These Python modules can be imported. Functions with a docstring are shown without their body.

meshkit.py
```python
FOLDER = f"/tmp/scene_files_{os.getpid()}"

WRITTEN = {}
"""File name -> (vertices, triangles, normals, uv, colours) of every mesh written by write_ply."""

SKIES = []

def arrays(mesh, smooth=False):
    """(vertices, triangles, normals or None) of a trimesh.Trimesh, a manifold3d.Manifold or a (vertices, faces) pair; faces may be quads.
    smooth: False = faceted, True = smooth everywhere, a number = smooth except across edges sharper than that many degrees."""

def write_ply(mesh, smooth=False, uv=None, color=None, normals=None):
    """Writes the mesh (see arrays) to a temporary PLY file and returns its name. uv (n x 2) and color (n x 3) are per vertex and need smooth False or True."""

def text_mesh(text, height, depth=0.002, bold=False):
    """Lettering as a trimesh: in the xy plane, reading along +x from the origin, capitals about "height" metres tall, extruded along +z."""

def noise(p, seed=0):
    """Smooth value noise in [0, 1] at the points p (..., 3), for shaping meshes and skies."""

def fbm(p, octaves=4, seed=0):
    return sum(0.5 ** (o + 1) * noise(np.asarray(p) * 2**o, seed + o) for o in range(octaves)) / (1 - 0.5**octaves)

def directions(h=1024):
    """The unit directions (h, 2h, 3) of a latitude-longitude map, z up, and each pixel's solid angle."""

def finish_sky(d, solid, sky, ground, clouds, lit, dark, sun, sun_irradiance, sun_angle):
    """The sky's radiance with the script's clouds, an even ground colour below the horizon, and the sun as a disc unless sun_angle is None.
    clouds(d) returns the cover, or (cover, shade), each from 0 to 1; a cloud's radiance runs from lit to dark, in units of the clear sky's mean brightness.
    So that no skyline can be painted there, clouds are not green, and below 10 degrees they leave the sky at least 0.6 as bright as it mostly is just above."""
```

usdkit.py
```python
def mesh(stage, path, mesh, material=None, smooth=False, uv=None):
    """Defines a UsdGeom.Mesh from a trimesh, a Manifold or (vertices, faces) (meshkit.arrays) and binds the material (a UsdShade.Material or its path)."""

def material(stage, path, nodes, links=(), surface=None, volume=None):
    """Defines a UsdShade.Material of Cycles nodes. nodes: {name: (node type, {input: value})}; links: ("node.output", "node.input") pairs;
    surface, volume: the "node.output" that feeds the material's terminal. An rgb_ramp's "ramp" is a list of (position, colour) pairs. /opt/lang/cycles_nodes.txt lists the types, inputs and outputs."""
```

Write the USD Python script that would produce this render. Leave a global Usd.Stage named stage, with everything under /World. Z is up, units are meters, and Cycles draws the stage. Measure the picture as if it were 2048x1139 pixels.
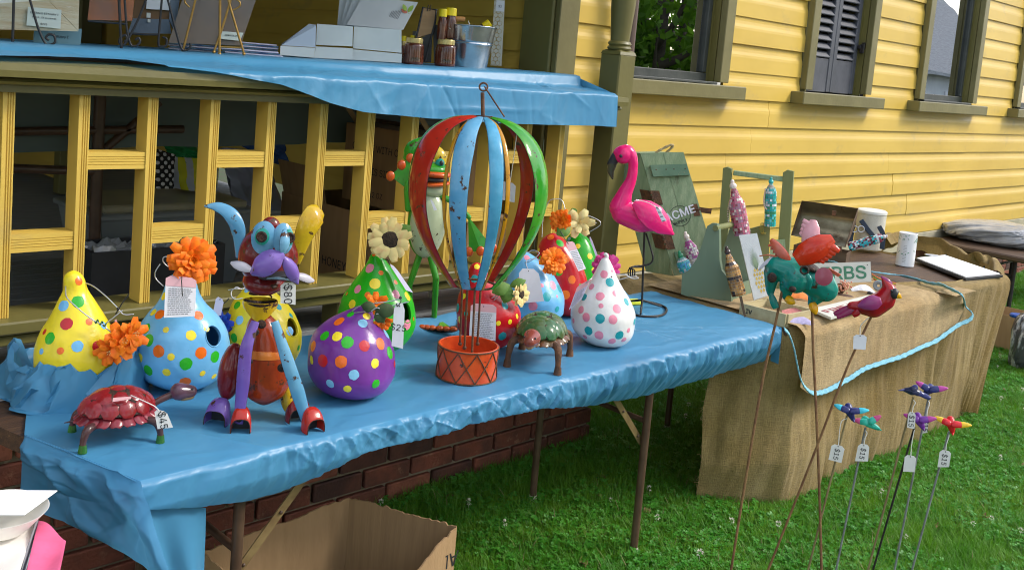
import math, random
import numpy as np, trimesh, usdkit, meshkit
import manifold3d as m3
from pxr import Usd, UsdGeom, UsdLux, UsdShade, Gf, Sdf, Vt
from trimesh.util import concatenate as cat_

stage = Usd.Stage.CreateInMemory()
UsdGeom.SetStageUpAxis(stage, UsdGeom.Tokens.z)
UsdGeom.SetStageMetersPerUnit(stage, 1.0)
UsdGeom.Xform.Define(stage, '/World')
rng = np.random.default_rng(7)
random.seed(7)

# ------------------------------------------------------------------ camera
# solved from the vanishing points of the wall, the railing and the upright trim
M = np.array([[0.71598292, -0.01563585, 0.69794268], [-0.69299154, -0.13685075, 0.70783797], [0.08444633, -0.99046827, -0.10881831]])
FPX, CX, CY, EYE = 1983.0, 1000.0, 342.0, 1.66
cam = UsdGeom.Camera.Define(stage, '/World/camera')
cam.CreateHorizontalApertureAttr(36.0)
cam.CreateVerticalApertureAttr(36.0 * 569 / 1024)
cam.CreateFocalLengthAttr(36.0 * FPX / 2048)
cam.CreateHorizontalApertureOffsetAttr((1024 - CX) * 36 / 2048)
cam.CreateVerticalApertureOffsetAttr((CY - 569.5) * 36 / 2048)
cam.CreateClippingRangeAttr(Gf.Vec2f(0.05, 500))
r_, d_, b_ = M[:, 0], -M[:, 1], -M[:, 2]
cam.AddTransformOp().Set(Gf.Matrix4d(*r_, 0, *d_, 0, *b_, 0, 0, 0, EYE, 1))
cam.CreateExposureAttr(EXPOSURE if 'EXPOSURE' in globals() else 1.0)

# ------------------------------------------------------------------ sky and sun
SUN = np.array([0.95, -0.80, 1.05]); SUN /= np.linalg.norm(SUN)
SEL, SROT = math.asin(SUN[2]), math.atan2(SUN[0], SUN[1])
usdkit.material(stage, '/World/Looks/sky', {
    'sky': ('sky_texture', dict(sky_type='single_scattering', sun_disc=False, sun_elevation=SEL, sun_rotation=SROT, aerosol_density=2.0)),
    'tc': ('texture_coordinate', {}),
    'n': ('noise_texture', dict(scale=2.2, detail=6.0, roughness=0.6)),
    'r': ('rgb_ramp', dict(ramp=[(0.40, (0, 0, 0)), (0.62, (1, 1, 1))])),
    'm': ('mix', dict(mix_type='mix', color2=(6.2, 6.3, 6.5))),
    'f': ('math', dict(math_type='multiply', value2=0.75)),
    'bg': ('background_shader', dict(strength=0.15))},
    [('tc.generated', 'n.vector'), ('n.fac', 'r.fac'), ('r.color', 'f.value1'), ('sky.color', 'm.color1'), ('f.value', 'm.fac'), ('m.color', 'bg.color')], surface='bg.background')
dome = UsdLux.DomeLight.Define(stage, '/World/sky')
UsdShade.MaterialBindingAPI.Apply(dome.GetPrim()).Bind(UsdShade.Material.Get(stage, '/World/Looks/sky'))
dome.GetPrim().SetCustomDataByKey('kind', 'structure')
sun = UsdLux.DistantLight.Define(stage, '/World/sun')
sun.CreateNormalizeAttr(True); sun.CreateIntensityAttr(0.34); sun.CreateAngleAttr(14.0); sun.CreateColorAttr(Gf.Vec3f(1.0, 0.95, 0.86))
z_ = SUN; x_ = np.cross([0, 0, 1], z_); x_ /= np.linalg.norm(x_); y_ = np.cross(z_, x_)
sun.AddTransformOp().Set(Gf.Matrix4d(*x_, 0, *y_, 0, *z_, 0, 0, 0, 0, 1))

# ------------------------------------------------------------------ helpers
EYEP = np.array([0, 0, EYE])
def ray(px, py): return M @ np.array([(px - CX) / FPX, (py - CY) / FPX, 1.0])
def P(px, py, x=None, y=None, z=None):
    """where the sight line through a point of the photograph meets a plane of the place"""
    d = ray(px, py)
    t = x / d[0] if x is not None else y / d[1] if y is not None else (z - EYE) / d[2]
    return EYEP + d * t
def A(*p): return np.array(p, float)
def unit(v): v = np.asarray(v, float); return v / max(np.linalg.norm(v), 1e-12)
def lin(r, g, b, k=1.0):
    c = np.array([r, g, b]) / 255.0
    return tuple(np.where(c <= 0.04045, c / 12.92, ((c + 0.055) / 1.055) ** 2.4) * k)
COUNT = {}
def uniq(parent, name):
    k = COUNT.get((parent, name), 0); COUNT[(parent, name)] = k + 1
    return f'{parent}/{name}' + (f'_{k:03d}' if k else '')
def tag(prim, label=None, category=None, group=None, kind=None):
    for k, v in (('label', label), ('category', category), ('group', group), ('kind', kind)):
        if v: prim.SetCustomDataByKey(k, v)
def tm(v, f): return trimesh.Trimesh(np.asarray(v, float), np.asarray(f, int), process=False)
def moved(m, loc=(0, 0, 0), R=None):
    m = m.copy() if not hasattr(m, 'to_mesh') else from_m(m)
    v = np.asarray(m.vertices)
    if R is not None: v = v @ np.asarray(R).T
    return tm(v + np.asarray(loc), m.faces)
def from_m(m):
    q = m.to_mesh(); return tm(np.array(q.vert_properties[:, :3]), np.array(q.tri_verts))
def rz(a): c, s = math.cos(a), math.sin(a); return np.array([[c, -s, 0], [s, c, 0], [0, 0, 1.0]])
def rx(a): c, s = math.cos(a), math.sin(a); return np.array([[1.0, 0, 0], [0, c, -s], [0, s, c]])
def ry(a): c, s = math.cos(a), math.sin(a); return np.array([[c, 0, s], [0, 1.0, 0], [-s, 0, c]])
def frame(zdir, hint=(0, 0, 1)):
    """columns: x, y, z with z along zdir"""
    z = unit(zdir); h = np.asarray(hint, float)
    if abs(unit(h) @ z) > 0.97: h = np.array([0, 1.0, 0.1])
    x = unit(np.cross(h, z)); return np.stack([x, np.cross(z, x), z], 1)

class Thing:
    def __init__(s, name, label, category, at=(0, 0, 0), face=False, rot=0.0, group=None, kind=None):
        s.loc = np.asarray(at, float)
        if face:
            d = s.loc - EYEP; rot = math.atan2(d[1], d[0]) - math.pi / 2
        s.R = rz(rot); s.path = uniq('/World', name)
        x = UsdGeom.Xform.Define(stage, s.path)
        x.AddTranslateOp().Set(Gf.Vec3d(*map(float, s.loc)))
        if rot: x.AddRotateZOp().Set(math.degrees(rot))
        tag(x.GetPrim(), label, category, group, kind)
        s.sc = np.linalg.norm(s.loc - EYEP)
    def w2l(s, p): return (np.asarray(p, float) - s.loc) @ s.R
    def L(s, px, py, dy=0.0):
        """local point seen at a point of the photograph, dy behind (or before) the plane through the thing's base that faces the viewer"""
        d = ray(px, py); n = s.R[:, 1]
        t = ((s.loc + n * dy - EYEP) @ n) / (d @ n)
        return s.w2l(EYEP + d * t)
    def add(s, name, mesh, mat, smooth=False, world=False, parent=None, label=None, kind=None):
        if hasattr(mesh, 'to_mesh'): mesh = from_m(mesh)
        if isinstance(mesh, tuple): mesh = tm(*mesh)
        if world: mesh = tm(s.w2l(mesh.vertices), mesh.faces)
        p = uniq(parent or s.path, name)
        usdkit.mesh(stage, p, mesh, mat, smooth)
        tag(stage.GetPrimAtPath(p), label, None, None, kind)
        return p
    def node(s, name, parent=None, label=None):
        p = uniq(parent or s.path, name); UsdGeom.Xform.Define(stage, p); tag(stage.GetPrimAtPath(p), label); return p

def solo(name, mesh, mat, label=None, category=None, smooth=False, group=None, kind=None):
    if hasattr(mesh, 'to_mesh'): mesh = from_m(mesh)
    if isinstance(mesh, tuple): mesh = tm(*mesh)
    p = uniq('/World', name); usdkit.mesh(stage, p, mesh, mat, smooth)
    tag(stage.GetPrimAtPath(p), label, category, group, kind); return p

BOXF = np.array([[0, 2, 1], [1, 2, 3], [4, 5, 6], [5, 7, 6], [0, 1, 4], [1, 5, 4], [2, 6, 3], [3, 6, 7], [0, 4, 2], [2, 4, 6], [1, 3, 5], [3, 7, 5]])
def box(x0, x1, y0, y1, z0, z1):
    return tm([(x, y, z) for z in (z0, z1) for y in (y0, y1) for x in (x0, x1)], BOXF)
def cbox(c, s, R=None):
    b = box(-s[0] / 2, s[0] / 2, -s[1] / 2, s[1] / 2, -s[2] / 2, s[2] / 2); return moved(b, c, R)
def bbox(c, s, r=0.004, R=None):
    """box with chamfered edges"""
    h = np.array(s) / 2; r = min(r, *(h * 0.49)); v = []
    for k in range(3):
        for sx in (-1, 1):
            for sy in (-1, 1):
                for sz in (-1, 1):
                    e = h - r; e = e.copy(); e[k] = h[k]; v.append(e * (sx, sy, sz))
    m = trimesh.convex.convex_hull(np.array(v)); return moved(m, c, R)
def prism(poly, x0, x1, axis=0):
    """polygon of (a, b) pairs extruded along an axis (0: a=y b=z, 1: a=x b=z, 2: a=x b=y)"""
    from shapely.geometry import Polygon
    g = trimesh.creation.extrude_polygon(Polygon(poly), x1 - x0, engine='earcut')
    v = np.array(g.vertices); a, b, c = v[:, 0], v[:, 1], v[:, 2] + x0
    if axis == 0: return tm(np.stack([c, a, b], 1), g.faces)
    if axis == 1: return tm(np.stack([a, c, b], 1), g.faces[:, ::-1])
    return tm(np.stack([a, b, c], 1), g.faces)
def smoothline(pts, n=24):
    """Catmull-Rom through the points"""
    p = np.asarray(pts, float)
    if len(p) < 3:
        t = np.linspace(0, 1, n)[:, None]; return p[0] * (1 - t) + p[-1] * t
    q = np.vstack([2 * p[0] - p[1], p, 2 * p[-1] - p[-2]]); out = []
    t = np.linspace(0, len(p) - 1, n); i = np.minimum(t.astype(int), len(p) - 2); u = (t - i)[:, None]
    a, b, c, d = q[i], q[i + 1], q[i + 2], q[i + 3]
    return 0.5 * (2 * b + (c - a) * u + (2 * a - 5 * b + 4 * c - d) * u ** 2 + (3 * b - a - 3 * c + d) * u ** 3)
def lerp_n(vals, n): return np.interp(np.linspace(0, 1, n), np.linspace(0, 1, len(vals)), vals)
def grid_faces(n, m, wrap=False):
    f = []
    i, j = np.meshgrid(np.arange(n - 1), np.arange(m if wrap else m - 1), indexing='ij'); i, j = i.ravel(), j.ravel(); k = (j + 1) % m
    a, b, c, d = i * m + j, i * m + k, (i + 1) * m + k, (i + 1) * m + j
    return np.concatenate([np.stack([a, b, c], 1), np.stack([a, c, d], 1)])
def tube(pts, r, n=8, caps=True, flat=1.0, hint=None):
    """round bar along the points; r one radius or one per point"""
    p = np.asarray(pts, float); m = len(p); r = np.broadcast_to(np.asarray(r, float), (m,)) if np.ndim(r) == 0 or len(r) == m else lerp_n(r, m)
    t = np.gradient(p, axis=0); t /= np.maximum(np.linalg.norm(t, axis=1, keepdims=True), 1e-12)
    h = np.array(hint if hint is not None else ([0, 0, 1.0] if abs(t[0][2]) < 0.9 else [1.0, 0, 0]), float)
    u = h - t[0] * (h @ t[0]); u = unit(u); V = []
    a = np.arange(n) / n * 2 * np.pi
    for k in range(m):
        u = unit(u - t[k] * (u @ t[k])); w = np.cross(t[k], u)
        V.append(p[k] + r[k] * (np.cos(a)[:, None] * u * flat + np.sin(a)[:, None] * w))
    V = np.vstack(V); F = grid_faces(m, n, True)
    if caps:
        V = np.vstack([V, p[0], p[-1]]); j = np.arange(n); k = (j + 1) % n; e = (m - 1) * n
        F = np.vstack([F, np.stack([np.full(n, m * n), k, j], 1), np.stack([np.full(n, m * n + 1), e + j, e + k], 1)])
    return tm(V, F)
def lathe(prof, n=32, c=(0, 0, 0), R=None):
    """profile of (radius, height) turned about z"""
    pr = np.asarray(prof, float); a = np.arange(n) / n * 2 * np.pi
    V = np.stack([pr[:, :1] * np.cos(a), pr[:, :1] * np.sin(a), np.repeat(pr[:, 1:], n, 1)], -1).reshape(-1, 3)
    F = grid_faces(len(pr), n, True); return moved(tm(V, F), c, R)
def ell(c, r, R=None, sub=3):
    s = trimesh.creation.icosphere(subdivisions=sub); s = tm(np.array(s.vertices) * np.asarray(r), s.faces); return moved(s, c, R)
def sheet(G, t=0.0012):
    """grid of points (n, m, 3) given a thickness t"""
    G = np.asarray(G, float); n, m = G.shape[:2]
    du, dv = np.gradient(G, axis=0), np.gradient(G, axis=1)
    N = np.cross(du, dv); N /= np.maximum(np.linalg.norm(N, axis=2, keepdims=True), 1e-12)
    a, b = (G + N * t / 2).reshape(-1, 3), (G - N * t / 2).reshape(-1, 3); F = grid_faces(n, m); k = n * m
    rim = np.concatenate([np.arange(m), np.arange(1, n) * m + m - 1, (n - 1) * m + np.arange(m - 2, -1, -1), np.arange(n - 2, 0, -1) * m]); r2 = np.roll(rim, -1)
    return tm(np.vstack([a, b]), np.vstack([F, F[:, ::-1] + k, np.stack([rim, k + rim, k + r2], 1), np.stack([rim, k + r2, r2], 1)]))
def strip(center, width, normal, camber=0.0, t=0.0012, n=24, m=7):
    """curved strip of sheet metal: centre line, widths, the way it faces (one vector or one per point), camber as a part of the width"""
    c = smoothline(center, n); w = lerp_n(width, n) if np.ndim(width) else np.full(n, width)
    N = np.asarray(normal, float); N = np.stack([lerp_n(N[:, k], n) for k in range(3)], 1) if N.ndim == 2 else np.tile(N, (n, 1))
    T_ = np.gradient(c, axis=0); S = np.cross(T_, N); S /= np.maximum(np.linalg.norm(S, axis=1, keepdims=True), 1e-12)
    N = np.cross(S, T_); N /= np.maximum(np.linalg.norm(N, axis=1, keepdims=True), 1e-12)
    v = np.linspace(-1, 1, m)
    G = c[:, None] + S[:, None] * (w[:, None] / 2 * v)[..., None] + N[:, None] * (camber * w[:, None] * (1 - v ** 2) - 0)[..., None]
    if GRID is not None: GRID.append(G)
    return sheet(G, t)
GRID = None
def edged(t, name, mat_, args, parent=None, r=0.0011, em=None):
    """cut sheet metal: the strip and its dark cut edge"""
    global GRID
    GRID = []; m = args(); G = GRID[0]; GRID = None; p = t.add(name, m, mat_, True, parent=parent)
    t.add('cut_edge', tube(np.vstack([G[:, 0], G[-1, 1:-1], G[::-1, -1]]), r, 5), em or WELD, True, parent=p if parent is None else parent)
    return p
def hull(*pr):
    """hull of spheres (point, radius)"""
    return m3.Manifold.batch_hull([m3.Manifold.sphere(r, 16).translate([float(x) for x in p]) for p, r in pr])
def limb(joints):
    return m3.Manifold.batch_boolean([hull(a, b) for a, b in zip(joints[:-1], joints[1:])], m3.OpType.Add)
def text(s, h, depth=0.0006, bold=False): return meshkit.text_mesh(s, h, depth, bold)
def place_text(s, h, origin, right, up, depth=0.0006, bold=False, center=False):
    m = text(s, h, depth, bold); v = np.array(m.vertices)
    if center: v[:, :2] -= (v[:, :2].max(0) + v[:, :2].min(0)) / 2
    r, u = unit(right), unit(np.asarray(up) - unit(right) * (np.asarray(up) @ unit(right)))
    return tm(np.asarray(origin) + v[:, :1] * r + v[:, 1:2] * u + v[:, 2:] * np.cross(r, u), m.faces)

# ------------------------------------------------------------------ materials
MATS = {}
def mat(name, c, c2=None, scale=6.0, rough=0.5, bump=0.0, bscale=60.0, metal=0.0, coat=0.0, spec=0.5, stretch=None, lo=0.4, hi=0.65, transl=0.0, c3=None, s3=14.0, lo3=0.62, hi3=0.66, sheen=0.0, island=0.0):
    """painted or natural surface: colour varied by noise, a third colour (chips, rust, stains) where a second noise is high, fine relief"""
    if name in MATS: return MATS[name]
    n = {'p': ('principled_bsdf', dict(base_color=c, roughness=rough, metallic=metal, coat_weight=coat, coat_roughness=0.08, specular_ior_level=spec, sheen_weight=sheen)), 'g': ('geometry', {}), 'mp': ('mapping', dict(scale=stretch or (1, 1, 1)))}
    l = [('g.position', 'mp.vector')]; out = None
    if c2 is not None:
        n['n'] = ('noise_texture', dict(scale=scale, detail=5.0, roughness=0.6)); n['r'] = ('rgb_ramp', dict(ramp=[(lo, c), (hi, c2)]))
        l += [('mp.vector', 'n.vector'), ('n.fac', 'r.fac')]; out = 'r.color'
    if c3 is not None:
        n['n3'] = ('noise_texture', dict(scale=s3, detail=6.0, roughness=0.65)); n['r3'] = ('rgb_ramp', dict(ramp=[(lo3, (0, 0, 0)), (hi3, (1, 1, 1))])); n['m3'] = ('mix', dict(mix_type='mix', color1=c, color2=c3))
        l += [('mp.vector', 'n3.vector'), ('n3.fac', 'r3.fac'), ('r3.color', 'm3.fac')]
        if out: l += [(out, 'm3.color1')]
        out = 'm3.color'
    if island:
        n['hv'] = ('hsv', dict(color=c)); n['mr'] = ('map_range', dict(from_min=0.0, from_max=1.0, to_min=1 - island, to_max=1 + island)); l += [('g.random_per_island', 'mr.value'), ('mr.result', 'hv.value')]
        if out: l += [(out, 'hv.color')]
        out = 'hv.color'
    if out: l += [(out, 'p.base_color')]
    if bump:
        n['bn'] = ('noise_texture', dict(scale=bscale, detail=4.0)); n['b'] = ('bump', dict(strength=bump, distance=0.004)); l += [('mp.vector', 'bn.vector'), ('bn.fac', 'b.height'), ('b.normal', 'p.normal')]
    sf = 'p.BSDF'
    if transl:
        n['t'] = ('translucent_bsdf', dict(color=c)); n['mx'] = ('mix_closure', dict(fac=transl)); l += [('p.BSDF', 'mx.closure1'), ('t.BSDF', 'mx.closure2')]; sf = 'mx.closure'
        if out: l += [(out, 't.color')]
    MATS[name] = usdkit.material(stage, '/World/Looks/' + name, n, l, surface=sf); return MATS[name]

YEL = mat('yellow_paint', (0.64, 0.44, 0.085), (0.57, 0.385, 0.070), 2.5, 0.42, 0.12, 22, stretch=(0.5, 0.5, 0.8), c3=(0.44, 0.32, 0.11), s3=6.0, lo3=0.58, hi3=0.76)
OLV = mat('olive_paint', (0.135, 0.120, 0.035), (0.112, 0.100, 0.030), 3.0, 0.42, 0.2, 40)
OLVB = mat('olive_sill_paint', (0.165, 0.145, 0.055), (0.135, 0.118, 0.043), 5.0, 0.45, 0.2, 40)
BLACKP = mat('black_paint', (0.012, 0.013, 0.015), (0.02, 0.022, 0.026), 6, 0.45, 0.2, 50)
SLATE = mat('grey_louvre_paint', (0.075, 0.08, 0.10), (0.055, 0.06, 0.075), 8, 0.5, 0.2, 50)
BRICK = mat('brick_red', (0.20, 0.055, 0.03), (0.10, 0.035, 0.022), 9, 0.85, 0.9, 90, c3=(0.26, 0.12, 0.07), s3=25, lo3=0.58, hi3=0.72)
BRICKD = mat('brick_dark', (0.055, 0.022, 0.016), (0.12, 0.04, 0.025), 9, 0.85, 0.9, 90)
BRICKO = mat('brick_orange', (0.26, 0.085, 0.045), (0.17, 0.05, 0.03), 11, 0.85, 0.9, 90)
MORTAR = mat('mortar', (0.24, 0.19, 0.13), (0.15, 0.12, 0.08), 14, 0.95, 0.8, 120)
CLOTH = mat('blue_plastic', (0.070, 0.275, 0.485), (0.085, 0.305, 0.515), 3, 0.38, 0.25, 30, transl=0.25)
RUST = mat('rusty_steel', (0.075, 0.035, 0.018), (0.16, 0.065, 0.025), 40, 0.75, 0.6, 160)
IRON = mat('dark_iron', (0.012, 0.012, 0.013), (0.03, 0.022, 0.018), 30, 0.5, 0.3, 120, metal=0.3)
BROWNM = mat('brown_leg_enamel', (0.055, 0.030, 0.018), (0.085, 0.05, 0.03), 14, 0.4, 0.2, 80)
WOODD = mat('worn_brown_top', (0.085, 0.042, 0.020), (0.035, 0.018, 0.010), 5, 0.5, 0.5, 40, stretch=(1, 14, 14), c3=(0.20, 0.11, 0.05), s3=7, lo3=0.60, hi3=0.72)
STEELW = mat('galvanised_wire', (0.55, 0.56, 0.58), None, rough=0.35, metal=0.9)
WHITEP = mat('white_paper', (0.78, 0.78, 0.82), (0.72, 0.72, 0.77), 5, 0.7)
TAGP = mat('tag_card', (0.74, 0.73, 0.70), (0.68, 0.66, 0.62), 9, 0.75)
INK = mat('black_ink', (0.012, 0.012, 0.015), None, rough=0.6)
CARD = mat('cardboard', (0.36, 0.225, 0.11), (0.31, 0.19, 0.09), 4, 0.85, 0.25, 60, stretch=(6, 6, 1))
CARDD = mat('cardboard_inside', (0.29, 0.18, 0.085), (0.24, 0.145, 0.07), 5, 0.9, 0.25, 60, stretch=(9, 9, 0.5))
# ------------------------------------------------------------------ ground
GRASSB = mat('lawn_soil', (0.035, 0.06, 0.014), (0.05, 0.045, 0.02), 9, 0.95, 0.6, 60)
gx, gy = np.meshgrid(np.linspace(-60, 90, 76), np.linspace(-70, 60, 66), indexing='ij')
solo('ground', (np.stack([gx, gy, 0 * gx], -1).reshape(-1, 3), grid_faces(76, 66)), GRASSB, 'lawn soil under the grass', None, kind='structure')

# ------------------------------------------------------------------ yellow house
WY = 3.26                                                          # front wall plane
house = Thing('yellow_house', 'yellow clapboard house wall with olive trim and three tall windows', 'house', (3.5, WY, 0))
def lap_profile(z, h=0.1625, t=0.020):
    """drop siding: flat face below, a cove above, tucked under the next board; (outward, z)"""
    return [(0.0, z), (t, z), (t, z + 0.004), (t - 0.001, z + 0.085), (t - 0.003, z + 0.10), (t - 0.0085, z + 0.118), (t - 0.0115, z + 0.135), (t - 0.012, z + h + 0.006), (0.0, z + h + 0.006)]
def board_x(x0, x1, z, y=WY): return prism([(y + 0.020 - o, zz) for o, zz in lap_profile(z)], x0, x1, 0)
def board_y(y0, y1, z, x=3.5):
    m = prism([(x + 0.020 - o, zz) for o, zz in lap_profile(z)], y0, y1, 1); return m
WIN = [(3.98, 4.97), (5.86, 6.79), (7.60, 8.75), (9.72, 10.86)]
courses = [0.585 + 0.1625 * k for k in range(16)]
for k, z in enumerate(courses):
    if z + 0.1625 > 1.60: spans = [(3.632, WIN[0][0])] + [(WIN[i][1], WIN[i + 1][0]) for i in range(3)] + [(WIN[3][1], 13.0)]
    else: spans = [(3.632, 13.0)]
    for a, b in spans:
        cuts = [a]
        if b - a > 3:
            x = a + rng.uniform(0.8, 2.6)
            while x < b - 0.7: cuts.append(x); x += rng.uniform(2.2, 3.6)
        cuts.append(b)
        for u, w in zip(cuts[:-1], cuts[1:]):
            jy = rng.uniform(-0.0015, 0.0015)
            house.add('siding_board', moved(board_x(u + 0.002, w - 0.002, z + rng.uniform(-0.002, 0.002)), (0, jy * 1.8, 0)), YEL, world=True)
for k, z in enumerate(courses[1:]):
    house.add('siding_board', board_y(3.452, 7.2, z + rng.uniform(-0.001, 0.001)), YEL, world=True)
# corner boards and the strip of moulding between
house.add('corner_board', bbox((3.560, 3.2415, 1.8), (0.140, 0.035, 2.4), 0.004), OLVB, world=True)
house.add('corner_board', bbox((3.4815, 3.356, 1.8), (0.03, 0.19, 2.4), 0.004), OLV, world=True)
house.add('corner_moulding', tube([(3.478, 3.262, 0.6), (3.478, 3.262, 3.0)], 0.012, 10), OLV, True, world=True)
house.add('corner_moulding', tube([(3.474, 3.284, 0.6), (3.474, 3.284, 3.0)], 0.007, 10), OLV, True, world=True)
# water table and foundation
house.add('skirt_board', bbox((8.4, WY + 0.012, 0.515), (9.2, 0.04, 0.13), 0.004), mat('weathered_skirt', (0.42, 0.38, 0.26), (0.30, 0.28, 0.2), 6, 0.8, 0.3, 40), world=True)
house.add('foundation_mortar', box(3.5, 13.0, WY + 0.03, WY + 0.2, -0.02, 0.45), MORTAR, world=True)
def brick_run(owner, x0, x1, yface, zs, L=0.205, h=0.062, gap=0.011, seed=1):
    r = np.random.default_rng(seed)
    for i, z in enumerate(zs):
        x = x0 - (L + gap) * (0.5 if i % 2 else 0)
        while x < x1:
            a, b = max(x, x0), min(x + L, x1)
            if b - a > 0.03:
                d = r.uniform(0.0, 0.004)
                owner.add('brick', bbox(((a + b) / 2, yface + 0.03 - d, z + h / 2), (b - a - r.uniform(0, 0.003), 0.06, h - r.uniform(0, 0.004)), 0.004, rx(r.uniform(-0.01, 0.01))), [BRICK, BRICK, BRICKD, BRICKO, BRICK][r.integers(5)], world=True)
            x += L + gap
brick_run(house, 7.3, 11.2, WY + 0.0215, [0.006 + 0.073 * k for k in range(6)], seed=5)

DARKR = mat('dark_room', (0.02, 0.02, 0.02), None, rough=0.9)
PANE = usdkit.material(stage, '/World/Looks/window_glass', {'t': ('transparent_bsdf', dict(color=(0.75, 0.8, 0.8))), 'g': ('glossy_bsdf', dict(color=(0.95, 0.97, 1.0), roughness=0.004)), 'f': ('fresnel', dict(IOR=8.0)), 'ge': ('geometry', {}), 'n': ('noise_texture', dict(scale=2.2, detail=1.0)), 'b': ('bump', dict(strength=0.10, distance=0.01)), 'm': ('mix_closure', {})},
    [('ge.position', 'n.vector'), ('n.fac', 'b.height'), ('b.normal', 'g.normal'), ('f.fac', 'm.fac'), ('t.BSDF', 'm.closure1'), ('g.BSDF', 'm.closure2')], surface='m.closure')
SASH = mat('dark_sash', (0.03, 0.036, 0.033), (0.05, 0.055, 0.05), 9, 0.45, 0.2, 50)
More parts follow.
